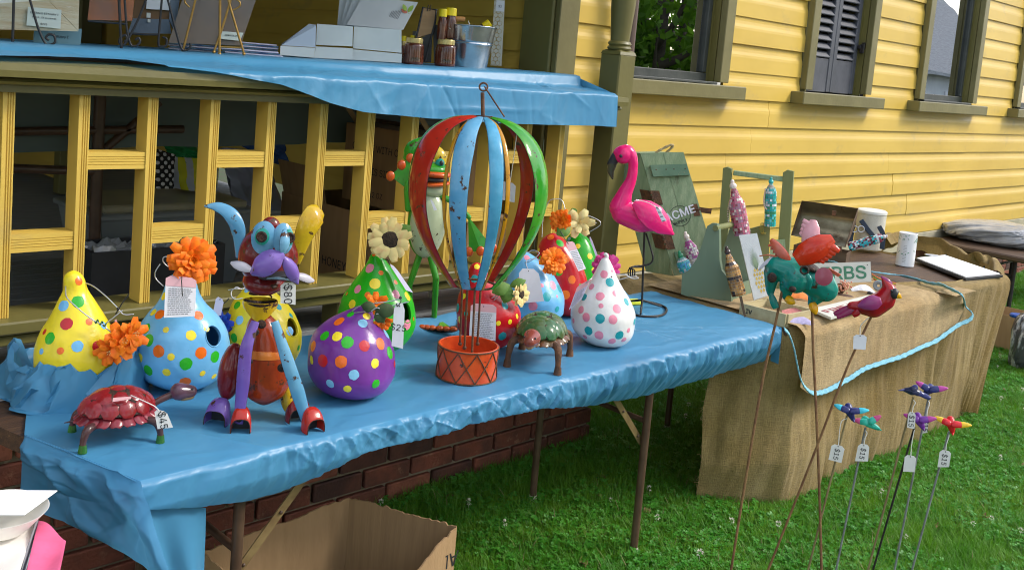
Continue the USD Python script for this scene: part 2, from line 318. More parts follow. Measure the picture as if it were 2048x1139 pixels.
for i, (a, b) in enumerate(WIN):
    w = house.node('window')
    fy = WY - 0.030                                                # front of the casing
    house.add('casing', bbox((a + 0.045, fy + 0.0125, 2.33), (0.09, 0.045, 1.36), 0.004), OLVB, world=True, parent=w)
    house.add('casing', bbox((b - 0.045, fy + 0.0125, 2.33), (0.09, 0.045, 1.36), 0.004), OLVB, world=True, parent=w)
    house.add('jamb', box(a + 0.075, a + 0.0905, fy + 0.037, WY + 0.20, 1.638, 3.0), OLV, world=True, parent=w)
    house.add('jamb', box(b - 0.0905, b - 0.075, fy + 0.037, WY + 0.20, 1.638, 3.0), OLV, world=True, parent=w)
    house.add('jamb', box(b - 0.112, b - 0.092, WY + 0.045, WY + 0.20, 1.638, 3.0), OLV, world=True, parent=w)
    house.add('sill', bbox(((a + b) / 2, WY + 0.05, 1.596), (b - a + 0.22, 0.29, 0.078), 0.005), OLVB, world=True, parent=w)
    x0, x1 = a + 0.0915, b - 0.113
    if i != 1:
        sy = WY + 0.062
        house.add('sash', cat_([bbox(((x0 + x1) / 2, sy, 1.668), (x1 - x0, 0.04, 0.058), 0.004), bbox((x0 + 0.02, sy, 2.35), (0.038, 0.036, 1.30), 0.004), bbox((x1 - 0.02, sy, 2.35), (0.038, 0.036, 1.30), 0.004)]), SASH, world=True, parent=w)
        house.add('pane', box(x0 + 0.035, x1 - 0.035, sy + 0.006, sy + 0.010, 1.695, 3.0), PANE, world=True, parent=w)
        house.add('lower_track', bbox(((x0 + x1) / 2, WY + 0.02, 1.644), (x1 - x0, 0.12, 0.014), 0.003), SASH, world=True, parent=w)
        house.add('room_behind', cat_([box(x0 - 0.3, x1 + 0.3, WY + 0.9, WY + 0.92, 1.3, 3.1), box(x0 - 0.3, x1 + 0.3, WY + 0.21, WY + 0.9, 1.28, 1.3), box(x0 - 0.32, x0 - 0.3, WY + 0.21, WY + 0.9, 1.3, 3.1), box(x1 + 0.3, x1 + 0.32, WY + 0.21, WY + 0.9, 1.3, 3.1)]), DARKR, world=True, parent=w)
    else:
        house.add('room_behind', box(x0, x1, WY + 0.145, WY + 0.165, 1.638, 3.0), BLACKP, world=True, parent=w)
        mid = (x0 + x1) / 2 + 0.02
        for s0, s1 in ((x0 + 0.004, mid - 0.002), (mid + 0.002, x1 - 0.004)):
            sh = house.node('shutter'); yy = WY + 0.06; sw = 0.05
            house.add('stile', bbox((s0 + sw / 2, yy, 2.32), (sw, 0.034, 1.35), 0.004), SLATE, world=True, parent=sh)
            house.add('stile', bbox((s1 - sw / 2, yy, 2.32), (sw, 0.034, 1.35), 0.004), SLATE, world=True, parent=sh)
            house.add('lower_panel', bbox(((s0 + s1) / 2, yy + 0.002, 1.755), (s1 - s0 - 2 * sw + 0.002, 0.028, 0.225), 0.003), SLATE, world=True, parent=sh)
            for q in range(20):
                house.add('louvre_slat', bbox(((s0 + s1) / 2, yy, 1.895 + 0.056 * q), (s1 - s0 - 2 * sw + 0.003, 0.052, 0.011), 0.003, rx(0.85)), SLATE, world=True, parent=sh)
            hx = s0 - 0.004 if s0 < mid - 0.1 else s1 + 0.004
            house.add('latch', cat_([bbox((hx, yy - 0.03, 1.975), (0.05, 0.028, 0.03), 0.006), bbox((hx - 0.012, yy - 0.05, 1.965), (0.016, 0.03, 0.065), 0.006), bbox((hx + 0.016, yy - 0.045, 1.985), (0.012, 0.024, 0.05), 0.005)]), IRON, world=True, parent=sh)
# nearer ell of the house seen through the railing, with its door
ell_ = Thing('house_ell', 'low yellow clapboard wall with olive door at the back of the porch', 'house wing', (2.25, 5.6, 0.66))
for z in courses[1:]:
    ell_.add('siding_board', board_y(5.98, 9.5, z, 2.23), YEL, world=True)
ell_.add('corner_board', bbox((2.25, 5.93, 1.85), (0.10, 0.09, 2.35), 0.004), OLV, world=True)
ell_.add('back_wall', box(2.3, 3.5, 7.2, 7.3, 0.66, 3.0), YEL, world=True)
ell_.add('door', bbox((2.62, 7.16, 1.75), (0.62, 0.06, 2.1), 0.006), OLV, world=True)
ell_.add('door_panel', bbox((2.62, 7.125, 1.25), (0.36, 0.02, 0.6), 0.006), OLVB, world=True)
ell_.add('door_casing', bbox((3.02, 7.15, 1.8), (0.14, 0.09, 2.25), 0.006), YEL, world=True)

# ------------------------------------------------------------------ porch
porch = Thing('porch', 'porch with grey floor on a brick base in front of the yellow side wall', 'porch', (1.6, 2.72, 0))
DECK = mat('grey_floor_paint', (0.19, 0.20, 0.205), (0.14, 0.148, 0.15), 5, 0.55, 0.4, 50, stretch=(1, 10, 10))
y = 2.70
while y < 7.15:
    porch.add('floor_board', bbox((1.13, y + 0.0445, 0.647), (4.7, 0.088, 0.026), 0.003), DECK, world=True); y += 0.090
porch.add('brick_backing', box(-1.2, 3.395, 2.752, 2.9, -0.02, 0.632), MORTAR, world=True)
porch.add('brick_backing', box(3.3, 3.372, 2.9, 3.29, -0.02, 0.632), MORTAR, world=True)
brick_run(porch, -0.6, 3.405, 2.735, [0.006 + 0.0775 * k for k in range(8)], L=0.208, h=0.066, gap=0.0115, seed=3)
porch.add('roof', cat_([box(-2.3, 3.8, 2.30, 9.6, 3.06, 3.18), box(-2.3, 3.8, 2.35, 2.50, 2.80, 3.06)]), mat('porch_ceiling_paint', (0.55, 0.55, 0.50), None, rough=0.7), world=True)

ell_.add('rear_wall', box(-2.2, 2.2, 9.5, 9.6, 0.3, 3.05), YEL, world=True)  # wall added to keep sky light out of the porch interior
ell_.add('end_wall', box(-2.3, -2.2, 4.3, 9.6, 0.3, 3.05), YEL, world=True)  # unseen, added to shut out light from the left
porch.add('floor_edge', box(-2.2, 2.2, 7.1, 9.5, 0.60, 0.655), DECK, world=True)
rail = Thing('porch_railing', 'porch railing with olive rails and fluted yellow balusters', 'railing', (1.6, 2.85, 0.66))
capp = [(2.775, 1.512), (2.772, 1.53), (2.775, 1.549), (2.98, 1.557), (2.98, 1.512), (2.955, 1.512), (2.955, 1.468), (2.832, 1.468), (2.832, 1.488), (2.815, 1.4905), (2.806, 1.4985), (2.815, 1.5065), (2.822, 1.5085), (2.80, 1.512)]
rail.add('top_rail', prism(capp, -0.6, 3.50, 0), OLV, world=True)
rail.add('base_rail', bbox((1.45, 2.89, 0.820), (4.1, 0.18, 0.036), 0.005), OLV, world=True)
rail.add('base_rail', bbox((1.45, 2.895, 0.782), (4.1, 0.15, 0.034), 0.005), OLV, world=True)
for bx_ in (0.2, 2.12): rail.add('block', bbox((bx_, 2.90, 0.7125), (0.13, 0.10, 0.104), 0.004), OLV, world=True)
bw, bd = 0.0315, 0.072
fl = [(0, 0), (0, bd), (bw, bd), (bw, 0)]
face = [(bw, 0)]
for g in (0.026, 0.0195, 0.013): face += [(g + 0.0018, 0), (g + 0.0008, 0.0035), (g - 0.0012, 0.0035), (g - 0.002, 0)]
face += [(0, 0)]
bpoly = [(0, bd), (bw, bd)] + face
bars = []
for k in range(-4, 12):
    xr = 0.942 + 0.2035 * k
    rail.add('baluster', prism([(xr - bw + a, 2.85 + b) for a, b in bpoly], 0.8385, 1.4675, 2), YEL, world=True)
    if k < 11:
        zt, zb = (1.073, 1.021) if k % 2 == 0 else (1.302, 1.252)
        hh = zt - zb; pf = [(2.853, zb), (2.853, zb + 0.010)]
        for g in (0.013, 0.021, 0.029, 0.036): pf += [(2.853, zb + g - 0.0014), (2.8562, zb + g), (2.853, zb + g + 0.0014)]
        pf += [(2.853, zt), (2.918, zt), (2.918, zb)]
        rail.add('cross_bar', prism(pf, xr + 0.0005, xr + 0.2035 - bw - 0.0005, 0), YEL, world=True)

post = Thing('porch_post', 'olive turned porch post at the right end of the railing', 'post', (3.563, 2.908, 0.66))
pc = A(3.563, 2.908, 0)
post.add('square_base', bbox(pc + A(0, 0, 1.20), (0.116, 0.116, 1.08), 0.006), OLV, world=True)
top = trimesh.convex.convex_hull(np.array([(sx * w, sy * w2, z) for w, w2, z in ((0.058, 0.058, 1.738), (0.053, 0.053, 1.752), (0.042, 0.042, 1.760)) for sx in (-1, 1) for sy in (-1, 1)]))
post.add('square_base', moved(top, pc), OLV, world=True)
post.add('turned_ring', lathe([(0.03, 1.757), (0.050, 1.760), (0.057, 1.768), (0.050, 1.777), (0.047, 1.779), (0.055, 1.787), (0.050, 1.797), (0.045, 1.800)], 40, pc), OLV, 40, world=True)
post.add('turned_shaft', lathe([(0.043, 1.798), (0.046, 1.84), (0.055, 1.95), (0.062, 2.1), (0.062, 2.9), (0.0, 2.9)], 40, pc), OLV, 40, world=True)
solo('downspout', cat_([tube([(3.945, 3.165, 0.3), (3.945, 3.165, 3.1)], 0.034, 20)]), mat('brown_gutter', (0.10, 0.060, 0.045), (0.08, 0.05, 0.04), 5, 0.4), 'brown round downspout running up the house wall behind the olive post', 'downspout', 40)

# ------------------------------------------------------------------ table and cloth builders
def fold_table(name, label, x0, x1, y0, y1, z, topm, legm, leg_in=0.62, zground=0.0, z1=None, brace=True, group=None, leg_in2=None):
    """folding table: top, two U frames of tube legs, braces"""
    t = Thing(name, label, 'table', ((x0 + x1) / 2, (y0 + y1) / 2, zground), group=group)
    z1 = z if z1 is None else z1
    tp = bbox(((x0 + x1) / 2, (y0 + y1) / 2, 0), (x1 - x0, y1 - y0, 0.028), 0.004)
    v = np.array(tp.vertices); v[:, 2] += z - 0.014 + (v[:, 0] - x0) / (x1 - x0) * (z1 - z); tp = tm(v, tp.faces)
    t.add('tabletop', tp, topm, world=True)
    for xx, sgn in ((x0 + leg_in, 1), (x1 - (leg_in2 or leg_in), -1)):
        zz = z + (xx - x0) / (x1 - x0) * (z1 - z) - 0.03
        for yy in (y0 + 0.06, y1 - 0.06):
            t.add('leg', tube([(xx, yy, zground + 0.012), (xx, yy, zz)], 0.0135, 14), legm, 40, world=True)
            t.add('foot_cap', lathe([(0, 0), (0.016, 0), (0.017, 0.02), (0.015, 0.03), (0, 0.03)], 14, (xx, yy, zground + 0.002)), mat('foot_rubber', (0.55, 0.52, 0.45), None, rough=0.7), 40, world=True)
        t.add('cross_bar', tube([(xx, y0 + 0.06, zz - 0.22), (xx, y1 - 0.06, zz - 0.22)], 0.010, 10), legm, 40, world=True)
        if brace:
            for yy in (y0 + 0.075, y1 - 0.075):
                p0, p1 = A(xx, yy, zz - 0.30), A(xx + sgn * 0.27, yy, zz)
                m = cbox((p0 + p1) / 2, (np.linalg.norm(p1 - p0), 0.004, 0.022), ry(-math.atan2(p1[2] - p0[2], p1[0] - p0[0])))
                t.add('brace', m, mat('brass_brace', (0.28, 0.20, 0.09), (0.2, 0.13, 0.06), 20, 0.4, metal=0.5), world=True)
                t.add('rivet', cat_([ell(p0 + (p1 - p0) * f + A(0, -0.004, 0), (0.005, 0.004, 0.005), sub=1) for f in (0.1, 0.45, 0.8)]), legm, True, world=True)
    return t
def interp_path(poly, s):
    """points at arc lengths s along a polyline of (y, z)"""
    p = np.asarray(poly, float); d = np.r_[0, np.cumsum(np.linalg.norm(np.diff(p, axis=0), axis=1))]
    return np.stack([np.interp(s, d, p[:, k]) for k in range(p.shape[1])], -1), d
def fb(x, y, z=0.0, seed=0, o=4):
    x, y = np.broadcast_arrays(np.asarray(x, float), np.asarray(y, float)); return meshkit.fbm(np.stack([x, y, np.full(x.shape, z)], -1), o, seed) - 0.5
def creases(U, V, n, seed, box_, wid, amp, ln, ang=None):
    """sharp fold lines: displacement with a cusp along n random lines"""
    g = np.random.default_rng(seed); out = np.zeros(np.broadcast(U, V).shape)
    for _ in range(n):
        u0, v0 = g.uniform(box_[0], box_[1]), g.uniform(box_[2], box_[3]); t = g.uniform(0, np.pi) if ang is None else g.normal(ang[0], ang[1])
        w, a, l = g.uniform(*wid), g.uniform(*amp) * g.choice([-1, 1], p=[0.35, 0.65]), g.uniform(*ln)
        x, y = U - u0, V - v0; d = np.abs(-x * math.sin(t) + y * math.cos(t)); s = x * math.cos(t) + y * math.sin(t)
        out += a * np.exp(-d / w) * np.exp(-(s / l) ** 2)
    return out
def ridge(x, y, seed=0): return 1 - np.abs(fb(x, y, 0.3, seed, 3)) * 4

# ------------------------------------------------------------------ front blue table
FT = fold_table('folding_table', 'long folding table under the blue plastic cloth on the grass', 0.89, 3.40, 1.88, 2.49, 0.733, WOODD, BROWNM, leg_in=0.27, leg_in2=0.68)
FT.add('tabletop', trimesh.convex.convex_hull(np.array([(x, y, z) for x, y in ((0.93, 2.02), (0.93, 2.489), (0.752, 2.489), (0.752, 2.34), (0.778, 2.245)) for z in (0.694, 0.735)])), WOODD, world=True)
TX0, TX1, TY0, TY1, TZ = 0.880, 3.412, 1.868, 2.503, 0.740
hemp = [(296, 1024), (400, 1023), (512, 1018), (590, 995), (640, 965), (690, 935), (745, 907), (800, 893), (900, 868), (1024, 834), (1090, 820), (1200, 822), (1310, 806), (1380, 786), (1470, 758), (1540, 736)]
hq = np.array([P(a, b, y=TY0 - 0.012) for a, b in hemp])
n, m1, m2 = 520, 70, 36
X = np.linspace(TX0, TX1 + 0.012, n)
hz = np.interp(X, hq[:, 0], hq[:, 2])
G = np.zeros((n, m1 + m2, 3))
for j in range(m1):                                                # the top, back to front
    v = j / (m1 - 1); yy = TY1 - 0.012 + (TY0 + 0.010 - TY1 + 0.012) * v
    cre = 0.0030 * np.clip(ridge(X * 2.6 - yy * 1.5, yy * 7 + X, 15) - 0.8, 0, 1) * 4 + 0.0045 * np.clip(ridge(X * 1.3 + yy * 2.0, yy * 5 - X * 0.6, 3) - 0.72, 0, 1) * 3 + 0.0035 * fb(X * 3, yy * 4, 0, 5) + 0.002 * np.clip(ridge(X * 4.0, yy * 1.2, 9) - 0.8, 0, 1) * 4
    cre = cre * min(1, (1 - v) * 12) * np.clip((X - TX0) * 20, 0, 1); XL = np.interp(yy, [1.868, 2.1, 2.23, 2.45, 2.5], [0.88, 0.818, 0.778, 0.86, 0.87]); Xs = X + (XL - TX0) * np.clip(1 - (X - TX0) / 0.8, 0, 1)
    back = 0.045 * np.exp(-((v) / 0.09) ** 2) * (0.35 + 1.3 * np.clip(fb(X * 2.2, 0.4, 0, 12) + 0.35, 0, 1)) * (X < 3.2)
    G[:, j] = np.stack([Xs, np.full(n, yy) + 0.02 * back, TZ + 0.0025 + np.maximum(cre, -0.002) + back], -1)
for j in range(m2):                                                # round the edge and down the skirt
    s = (j + 1) / m2
    drop = (TZ - hz) * s ** 1.15
    ar = np.clip(drop / 0.014, 0, 1)
    gath = (0.012 * np.clip(ridge(X * 11 + s * 0.8, s * 0.25, 25) - 0.45, 0, 1) * (1.2 - s) + 0.016 * fb(X * 30 + s * 1.5, s * 0.5, 0, 21, 3) + 0.012 * fb(X * 75 + s * 3, s * 0.5, 0, 22, 2) + 0.012 * fb(X * 9, s * 1.0, 0, 23, 3)) * np.clip(drop / 0.03, 0, 1) * np.interp(X, [0.9, 1.3, 1.7], [0.45, 0.6, 1.0])
    inward = 0.055 * np.clip((drop - 0.06) / 0.09, 0, 1.4) ** 1.3
    G[:, m1 + j] = np.stack([X + 0.003 * fb(X * 30, s * 4, 0, 31), TY0 + 0.010 - 0.012 * np.sin(ar * np.pi / 2) - gath * 1.1 + inward, TZ + 0.002 - drop + 0.003 * fb(X * 24, s, 0, 24)], -1)
U_, V_ = G[..., 0], np.concatenate([G[:, :m1, 1], np.repeat(TY0 - np.linspace(0, 0.12, m2)[None], n, 0)], 1)
k_ = creases(U_[:, :m1], V_[:, :m1], 70, 5, (0.9, 3.4, 1.9, 2.5), (0.006, 0.02), (0.001, 0.0035), (0.05, 0.35)) * np.clip((V_[:, :m1] - TY0) / 0.03, 0.15, 1)
G[:, :m1, 2] += np.maximum(k_, -0.002)
k_ = creases(U_[:, m1:], V_[:, m1:], 300, 6, (1.15, 3.42, TY0 - 0.10, TY0), (0.003, 0.012), (0.002, 0.0070), (0.03, 0.10), (1.571, 0.32)) * np.clip(np.linspace(0, 1, m2) * 7, 0, 1)
G[:, m1:, 1] -= k_; G[:, m1:, 2] += 0.25 * k_
blue = Thing('blue_tablecloth', 'blue plastic tablecloth with gathered skirt on the front table', 'tablecloth', (2.1, 2.1, TZ))
blue.add('cloth', (G.reshape(-1, 3), grid_faces(n, m1 + m2)), CLOTH, True, world=True)
# right end: short fall behind the corner
ys = np.linspace(TY0 - 0.004, TY1 - 0.01, 60); q = np.linspace(0, 1, 14); h0 = TZ - hz[-1]
GR = np.zeros((60, 14, 3))
for j, s in enumerate(q):
    GR[:, j] = np.stack([TX1 + 0.010 + 0.010 * np.sin(min(1, s * 4) * np.pi / 2) + 0.010 * fb(ys * 14, s * 2, 0, 41) * s, ys, TZ + 0.003 - s * h0 * (1 - 0.4 * (ys - TY0) / 0.6)], -1)
blue.add('end_fall', (GR.reshape(-1, 3), grid_faces(60, 14)), CLOTH, True, world=True)
# left end: the long piece hanging from the table's end
def bez(a, b, c, t): t = np.asarray(t)[:, None]; return (1 - t) ** 2 * a + 2 * t * (1 - t) * b + t ** 2 * c
tt = np.linspace(0, 1, 70); cor = A(TX0, TY0, TZ + 0.003); bk = A(TX0, TY1 - 0.01, TZ + 0.004)
e_top = np.stack([0.004 + np.interp(tt, [0, 0.65, 1], [TX0, 0.818, 0.776]), np.interp(tt, [0, 0.65, 1], [TY0, 2.1, 2.232]), np.full(70, TZ + 0.0045)], 1)
c_bot = P(352, 1165, x=0.90); l_bot = P(40, 1000, x=0.775)
e_bot = c_bot + (l_bot - c_bot) * tt[:, None] + A(0.03, 0, 0) * np.sin(tt * np.pi)[:, None]
q = np.linspace(0, 1, 60); GL = np.zeros((70, 60, 3))
for j, s in enumerate(q):
    bow = -0.008 * np.sin(s * np.pi / 2) * np.sin(tt * np.pi) ** 0.5
    row = e_top * (1 - s) + e_bot * s
    w = np.clip(s * 6, 0, 1)
    fold = 0.034 * (ridge(tt * 2.0 + s * 0.8, s * 1.1 - tt * 0.4, 51) - 0.6) * w + 0.004 * fb(tt * 9, s * 7, 0, 52) * w + w * creases(tt, np.full(70, s), 26, 53, (0, 1, 0, 1), (0.02, 0.07), (0.003, 0.011), (0.15, 0.6), (1.2, 0.5))
    row = row + np.stack([bow - (fold + 0.012 * w) * (0.15 + 0.85 * np.sin(tt * np.pi) ** 0.35), 0 * bow, 0.004 * np.sin(s * 3.1) * np.sin(tt * 9)], -1)
    GL[:, j] = row
blue.add('hanging_end', (GL.reshape(-1, 3), grid_faces(70, 60)), CLOTH, True, world=True)
# the piece that turns the corner behind the skirt
pa, pb, pc_, pd = P(280, 985, y=TY0 + 0.012), P(412, 1015, y=TY0 + 0.03), P(345, 1170, y=TY0 + 0.01), P(416, 1170, y=TY0 + 0.06)
u = np.linspace(0, 1, 30); G2 = np.zeros((30, 30, 3))
for j, s in enumerate(u):
    G2[:, j] = (pa * (1 - s) + pc_ * s) * (1 - u[:, None]) + (pb * (1 - s) + pd * s) * u[:, None] + np.stack([0 * u, 0.02 * np.sin(u * 7 + s) * s, 0 * u], -1)
blue.add('hanging_end', (G2.reshape(-1, 3), grid_faces(30, 30)), CLOTH, True, world=True)
# bunched end round the yellow gourd
bc = P(160, 783, z=TZ); a = np.linspace(0, 2 * np.pi, 61); q = np.linspace(0, 1, 15); GB = np.zeros((61, 15, 3)); gj = np.random.default_rng(66)
for j, s in enumerate(q):
    rad = 0.113 + 0.056 * s ** 0.8 + 0.022 * fb(3 * np.cos(a), 3 * np.sin(a), s * 2, 61) * s * 3 + 0.03 * s * np.exp(-((np.abs(np.angle(np.exp(1j * (a - 2.6)))) / 0.3) ** 2))
    hgt = (0.118 + 0.030 * np.exp(-((np.abs(np.angle(np.exp(1j * (a + 1.2)))) / 0.8) ** 2)) + 0.012 * np.sin(a * 5 + 1) + 0.05 * np.exp(-((np.abs(np.angle(np.exp(1j * (a - 2.7)))) / 0.3) ** 2)) + 0.03 * np.exp(-((np.abs(np.angle(np.exp(1j * (a + 0.9)))) / 0.35) ** 2))) * np.sin(np.clip(s * 1.25, 0, 1) * np.pi / 2) * (0.85 + 0.8 * np.clip(fb(1.8 * np.cos(a), 1.8 * np.sin(a), 0, 63) + 0.1, -0.3, 0.4)) - np.clip(s - 0.5, 0, 1) * 0.34
    GB[:, j] = np.stack([bc[0] + rad * np.cos(a) * 1.05, bc[1] + rad * np.sin(a), TZ + 0.006 + hgt + 0.012 * (ridge(2.5 * np.cos(a) + s, 2.5 * np.sin(a) - s * 2, 64) - 0.6) * s], -1) + gj.normal(0, 0.0045, (61, 3)) * (s > 0.05)
GB[-1] = GB[0]; GB[..., 2] = np.maximum(GB[..., 2], TZ + 0.004); GB = GB[:, ::-1]
blue.add('bunched_end', (GB.reshape(-1, 3), grid_faces(61, 15)), CLOTH, 35, world=True)
# ------------------------------------------------------------------ upper table on the porch
def uz(x): return 1.585 + 0.016 * (x - 0.9)
UT = fold_table('folding_table', 'brown legged folding table on the porch behind the railing', 0.2, 3.30, 3.0, 3.66, uz(0.2) - 0.006, WOODD, BROWNM, leg_in=0.62, zground=0.66, z1=uz(3.30) - 0.006, brace=True)
for _t in [tube([(1.475, 3.585, 0.675), (1.475, 3.585, 1.55)], 0.021, 14), tube([(1.08, 3.585, 1.28), (1.80, 3.585, 1.30)], 0.016, 10), tube([(1.475, 3.585, 1.20), (1.70, 3.585, 1.40)], 0.016, 10), tube([(0.9, 3.585, 1.10), (1.10, 3.585, 1.30)], 0.014, 10), tube([(0.9, 3.585, 1.17), (1.475, 3.585, 1.14)], 0.016, 10), tube([(2.35, 3.4, 1.46), (3.2, 3.4, 1.46)], 0.014, 10), tube([(2.28, 3.4, 1.52), (2.50, 3.4, 1.40)], 0.012, 10)]: UT.add('frame_tube', _t, BROWNM, 40, world=True)
hempix = [(-40, 112), (100, 118), (250, 126), (400, 143), (510, 156), (560, 172), (610, 190), (655, 208), (720, 226), (850, 238), (1000, 248), (1100, 251), (1228, 255)]
zt0 = 1.0
n = 420; X = np.linspace(0.45, 3.405, n)
path = lambda x: [(3.70, uz(x) - 0.03), (3.695, uz(x) - 0.02), (3.68, uz(x) + 0.002), (3.02, uz(x) + 0.003), (2.99, uz(x) - 0.002), (2.972, 1.578), (2.955, 1.570), (2.786, 1.562), (2.766, 1.552), (2.762, 1.30)]
hx, hs = [], []
for (a_, b_) in hempix:                                            # hem: on the cap's top at the left, down its front at the right
    if a_ <= 520:
        p = P(a_, b_, z=1.563); hx.append(p[0]); hs.append((0, np.clip(p[1], 2.775, 2.97)))
    else:
        p = P(a_, b_, y=2.764); hx.append(p[0]); hs.append((1, p[2]))
o = np.argsort(hx); hx = np.array(hx)[o]; hs = [hs[i] for i in o]
def s_of(x, h):
    p = np.asarray(path(x)); d = np.r_[0, np.cumsum(np.linalg.norm(np.diff(p, axis=0), axis=1))]
    return d[6] + (2.955 - h[1]) if h[0] == 0 else d[8] + (1.552 - h[1])
ss = np.interp(X, hx, [s_of(x, h) for x, h in zip(hx, hs)])
m = 150; G = np.zeros((n, m, 3))
for i, x in enumerate(X):
    yz, d = interp_path(path(x), np.linspace(0, ss[i], m)); G[i, :, 0] = x; G[i, :, 1:] = yz
S = np.linspace(0, 1, m)[None] * ss[:, None]; XX = np.repeat(X[:, None], m, 1)
front = np.clip((S - 0.73) / 0.06, 0, 1); hang = np.clip((S - ss[:, None] + 0.28) / 0.28, 0, 1) * front
G[..., 1] -= (0.020 * fb(XX * 7, S * 3, 0, 71) + 0.010 * fb(XX * 22, S * 2, 0, 72)) * hang + 0.006 * hang
G[..., 2] += 0.012 * np.clip(ridge(XX * 1.7 + S * 2.5, S * 3.5 - XX * 0.5, 77) - 0.62, 0, 1) * front * (1 - hang); G[..., 1] -= 0.016 * np.clip(ridge(XX * 4.5, S * 0.8, 70) - 0.5, 0, 1) * hang
G[..., 2] += (0.010 * fb(XX * 3.0 + S * 5, S * 6, 0, 73) + 0.005 * (ridge(XX * 2.2 + S * 3, S * 5 - XX, 74) - 0.6)) * front * (1 - hang * 0.5) * np.clip((XX - 0.6) * 2, 0.3, 1) + 0.004
G[..., 1] += 0.012 * fb(XX * 5, S * 2, 0, 76) * (S < -1)
k_ = creases(XX, S, 120, 7, (0.5, 3.4, 0.65, 1.25), (0.006, 0.024), (0.003, 0.010), (0.04, 0.30)) * np.clip((S - 0.55) / 0.1, 0, 1)
G[..., 2] += np.maximum(k_, -0.003) * front * (1 - hang); G[..., 1] -= k_ * hang
upc = Thing('blue_tablecloth', 'blue plastic tablecloth on the porch table, hem hanging over the railing', 'tablecloth', (2.0, 3.3, 1.6))
upc.add('cloth', (G.reshape(-1, 3), grid_faces(n, m)), CLOTH, True, world=True)
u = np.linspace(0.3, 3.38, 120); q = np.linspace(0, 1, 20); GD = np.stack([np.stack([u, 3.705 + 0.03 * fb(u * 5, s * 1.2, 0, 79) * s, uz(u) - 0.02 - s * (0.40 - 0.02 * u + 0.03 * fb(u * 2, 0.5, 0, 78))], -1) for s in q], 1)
bdr = solo('backdrop_cloth', (GD.reshape(-1, 3), grid_faces(120, 20)), mat('grey_green_cloth', (0.105, 0.15, 0.14), (0.09, 0.13, 0.125), 4, 0.6), 'cloth hanging behind the porch table, its shade put into a grey green colour, seen through the balusters', 'cloth', True)  # drape in shade: the shade is put into the grey green colour
u = np.linspace(0, 1, 40); q = np.linspace(0, 1, 16)
GE = np.array([[A(3.405 + 0.01 * math.sin(1.5 * s), 3.69 - 0.93 * w, np.interp(w, [0, 0.72, 0.98, 1], [uz(3.4) + 0.002, uz(3.4), 1.563, 1.55]) - s * 0.13 * (0.3 + 0.7 * w)) for s in q] for w in u])
upc.add('end_fall', (GE.reshape(-1, 3), grid_faces(40, 16)), CLOTH, True, world=True)

# ------------------------------------------------------------------ burlap table
def burlap(name, ca, cb): return usdkit.material(stage, '/World/Looks/' + name, {'g': ('geometry', {}), 'm1': ('mapping', dict(scale=(30, 30, 420))), 'm2': ('mapping', dict(scale=(420, 420, 30))), 'm3': ('mapping', dict(scale=(26, 26, 5))), 'a': ('noise_texture', dict(scale=1.0, detail=2.0)), 'c': ('noise_texture', dict(scale=1.0, detail=2.0)), 'd': ('noise_texture', dict(scale=1.0, detail=4.0)),
    'n': ('noise_texture', dict(scale=3.0, detail=6.0)), 'r': ('rgb_ramp', dict(ramp=[(0.35, ca), (0.65, cb)])), 's': ('math', dict(math_type='add')), 's2': ('math', dict(math_type='add')), 'mr': ('map_range', dict(from_min=1.15, from_max=1.85, to_min=0.66, to_max=1.12, clamp=True)), 'dk': ('mix', dict(mix_type='multiply', fac=1.0)), 'b': ('bump', dict(strength=0.9, distance=0.004)), 'p': ('principled_bsdf', dict(roughness=0.95, specular_ior_level=0.1, sheen_weight=0.15)), 't': ('translucent_bsdf', dict(color=(0.30, 0.20, 0.08))), 'ms': ('mix_closure', dict(fac=0.12))},
    [('g.position', 'm1.vector'), ('g.position', 'm2.vector'), ('g.position', 'm3.vector'), ('m1.vector', 'a.vector'), ('m2.vector', 'c.vector'), ('m3.vector', 'd.vector'), ('g.position', 'n.vector'), ('n.fac', 'r.fac'), ('a.fac', 's.value1'), ('c.fac', 's.value2'), ('s.value', 's2.value1'), ('d.fac', 's2.value2'), ('s2.value', 'mr.value'), ('r.color', 'dk.color1'), ('mr.result', 'dk.color2'), ('dk.color', 'p.base_color'), ('s.value', 'b.height'), ('b.normal', 'p.normal'), ('p.BSDF', 'ms.closure1'), ('t.BSDF', 'ms.closure2')], surface='ms.closure')
BURL = burlap('burlap', (0.26, 0.175, 0.055), (0.40, 0.295, 0.13)); RUNM = burlap('shaggy_burlap', (0.44, 0.30, 0.135), (0.56, 0.41, 0.215))
BZ = 0.735
BT = fold_table('folding_table', 'brown folding table under the burlap with its top showing at the clipboard', 3.46, 5.72, 1.86, 2.66, BZ - 0.004, WOODD, BROWNM, leg_in=0.35, brace=False)
hemb = [(1385, 985), (1400, 1004), (1500, 1022), (1560, 1028), (1605, 1026), (1650, 1003), (1690, 992), (1720, 990), (1752, 956), (1800, 950), (1850, 902), (1900, 880), (1950, 818)]
hb = np.array([P(a_, b_, y=np.interp(a_, [1385, 1500, 1560], [2.08, 1.90, 1.80])) for a_, b_ in hemb]); hb[:, 2] = np.maximum(hb[:, 2], 0.012)
n, m1, m2 = 360, 46, 80; X = np.linspace(hb[0, 0], 5.745, n); yf = np.interp(X, [3.25, 3.52], [2.10, 1.835]); hz = np.interp(X, hb[:, 0], hb[:, 2], right=hb[-1, 2])
G = np.zeros((n, m1 + m2, 3)); t0 = P(1740, 545, z=BZ)[0]
yb = np.where(X < 4.30, 2.70, np.interp(X, [4.30, 4.75, 5.2, 5.745], [2.70, 2.02, 1.90, 1.885]))
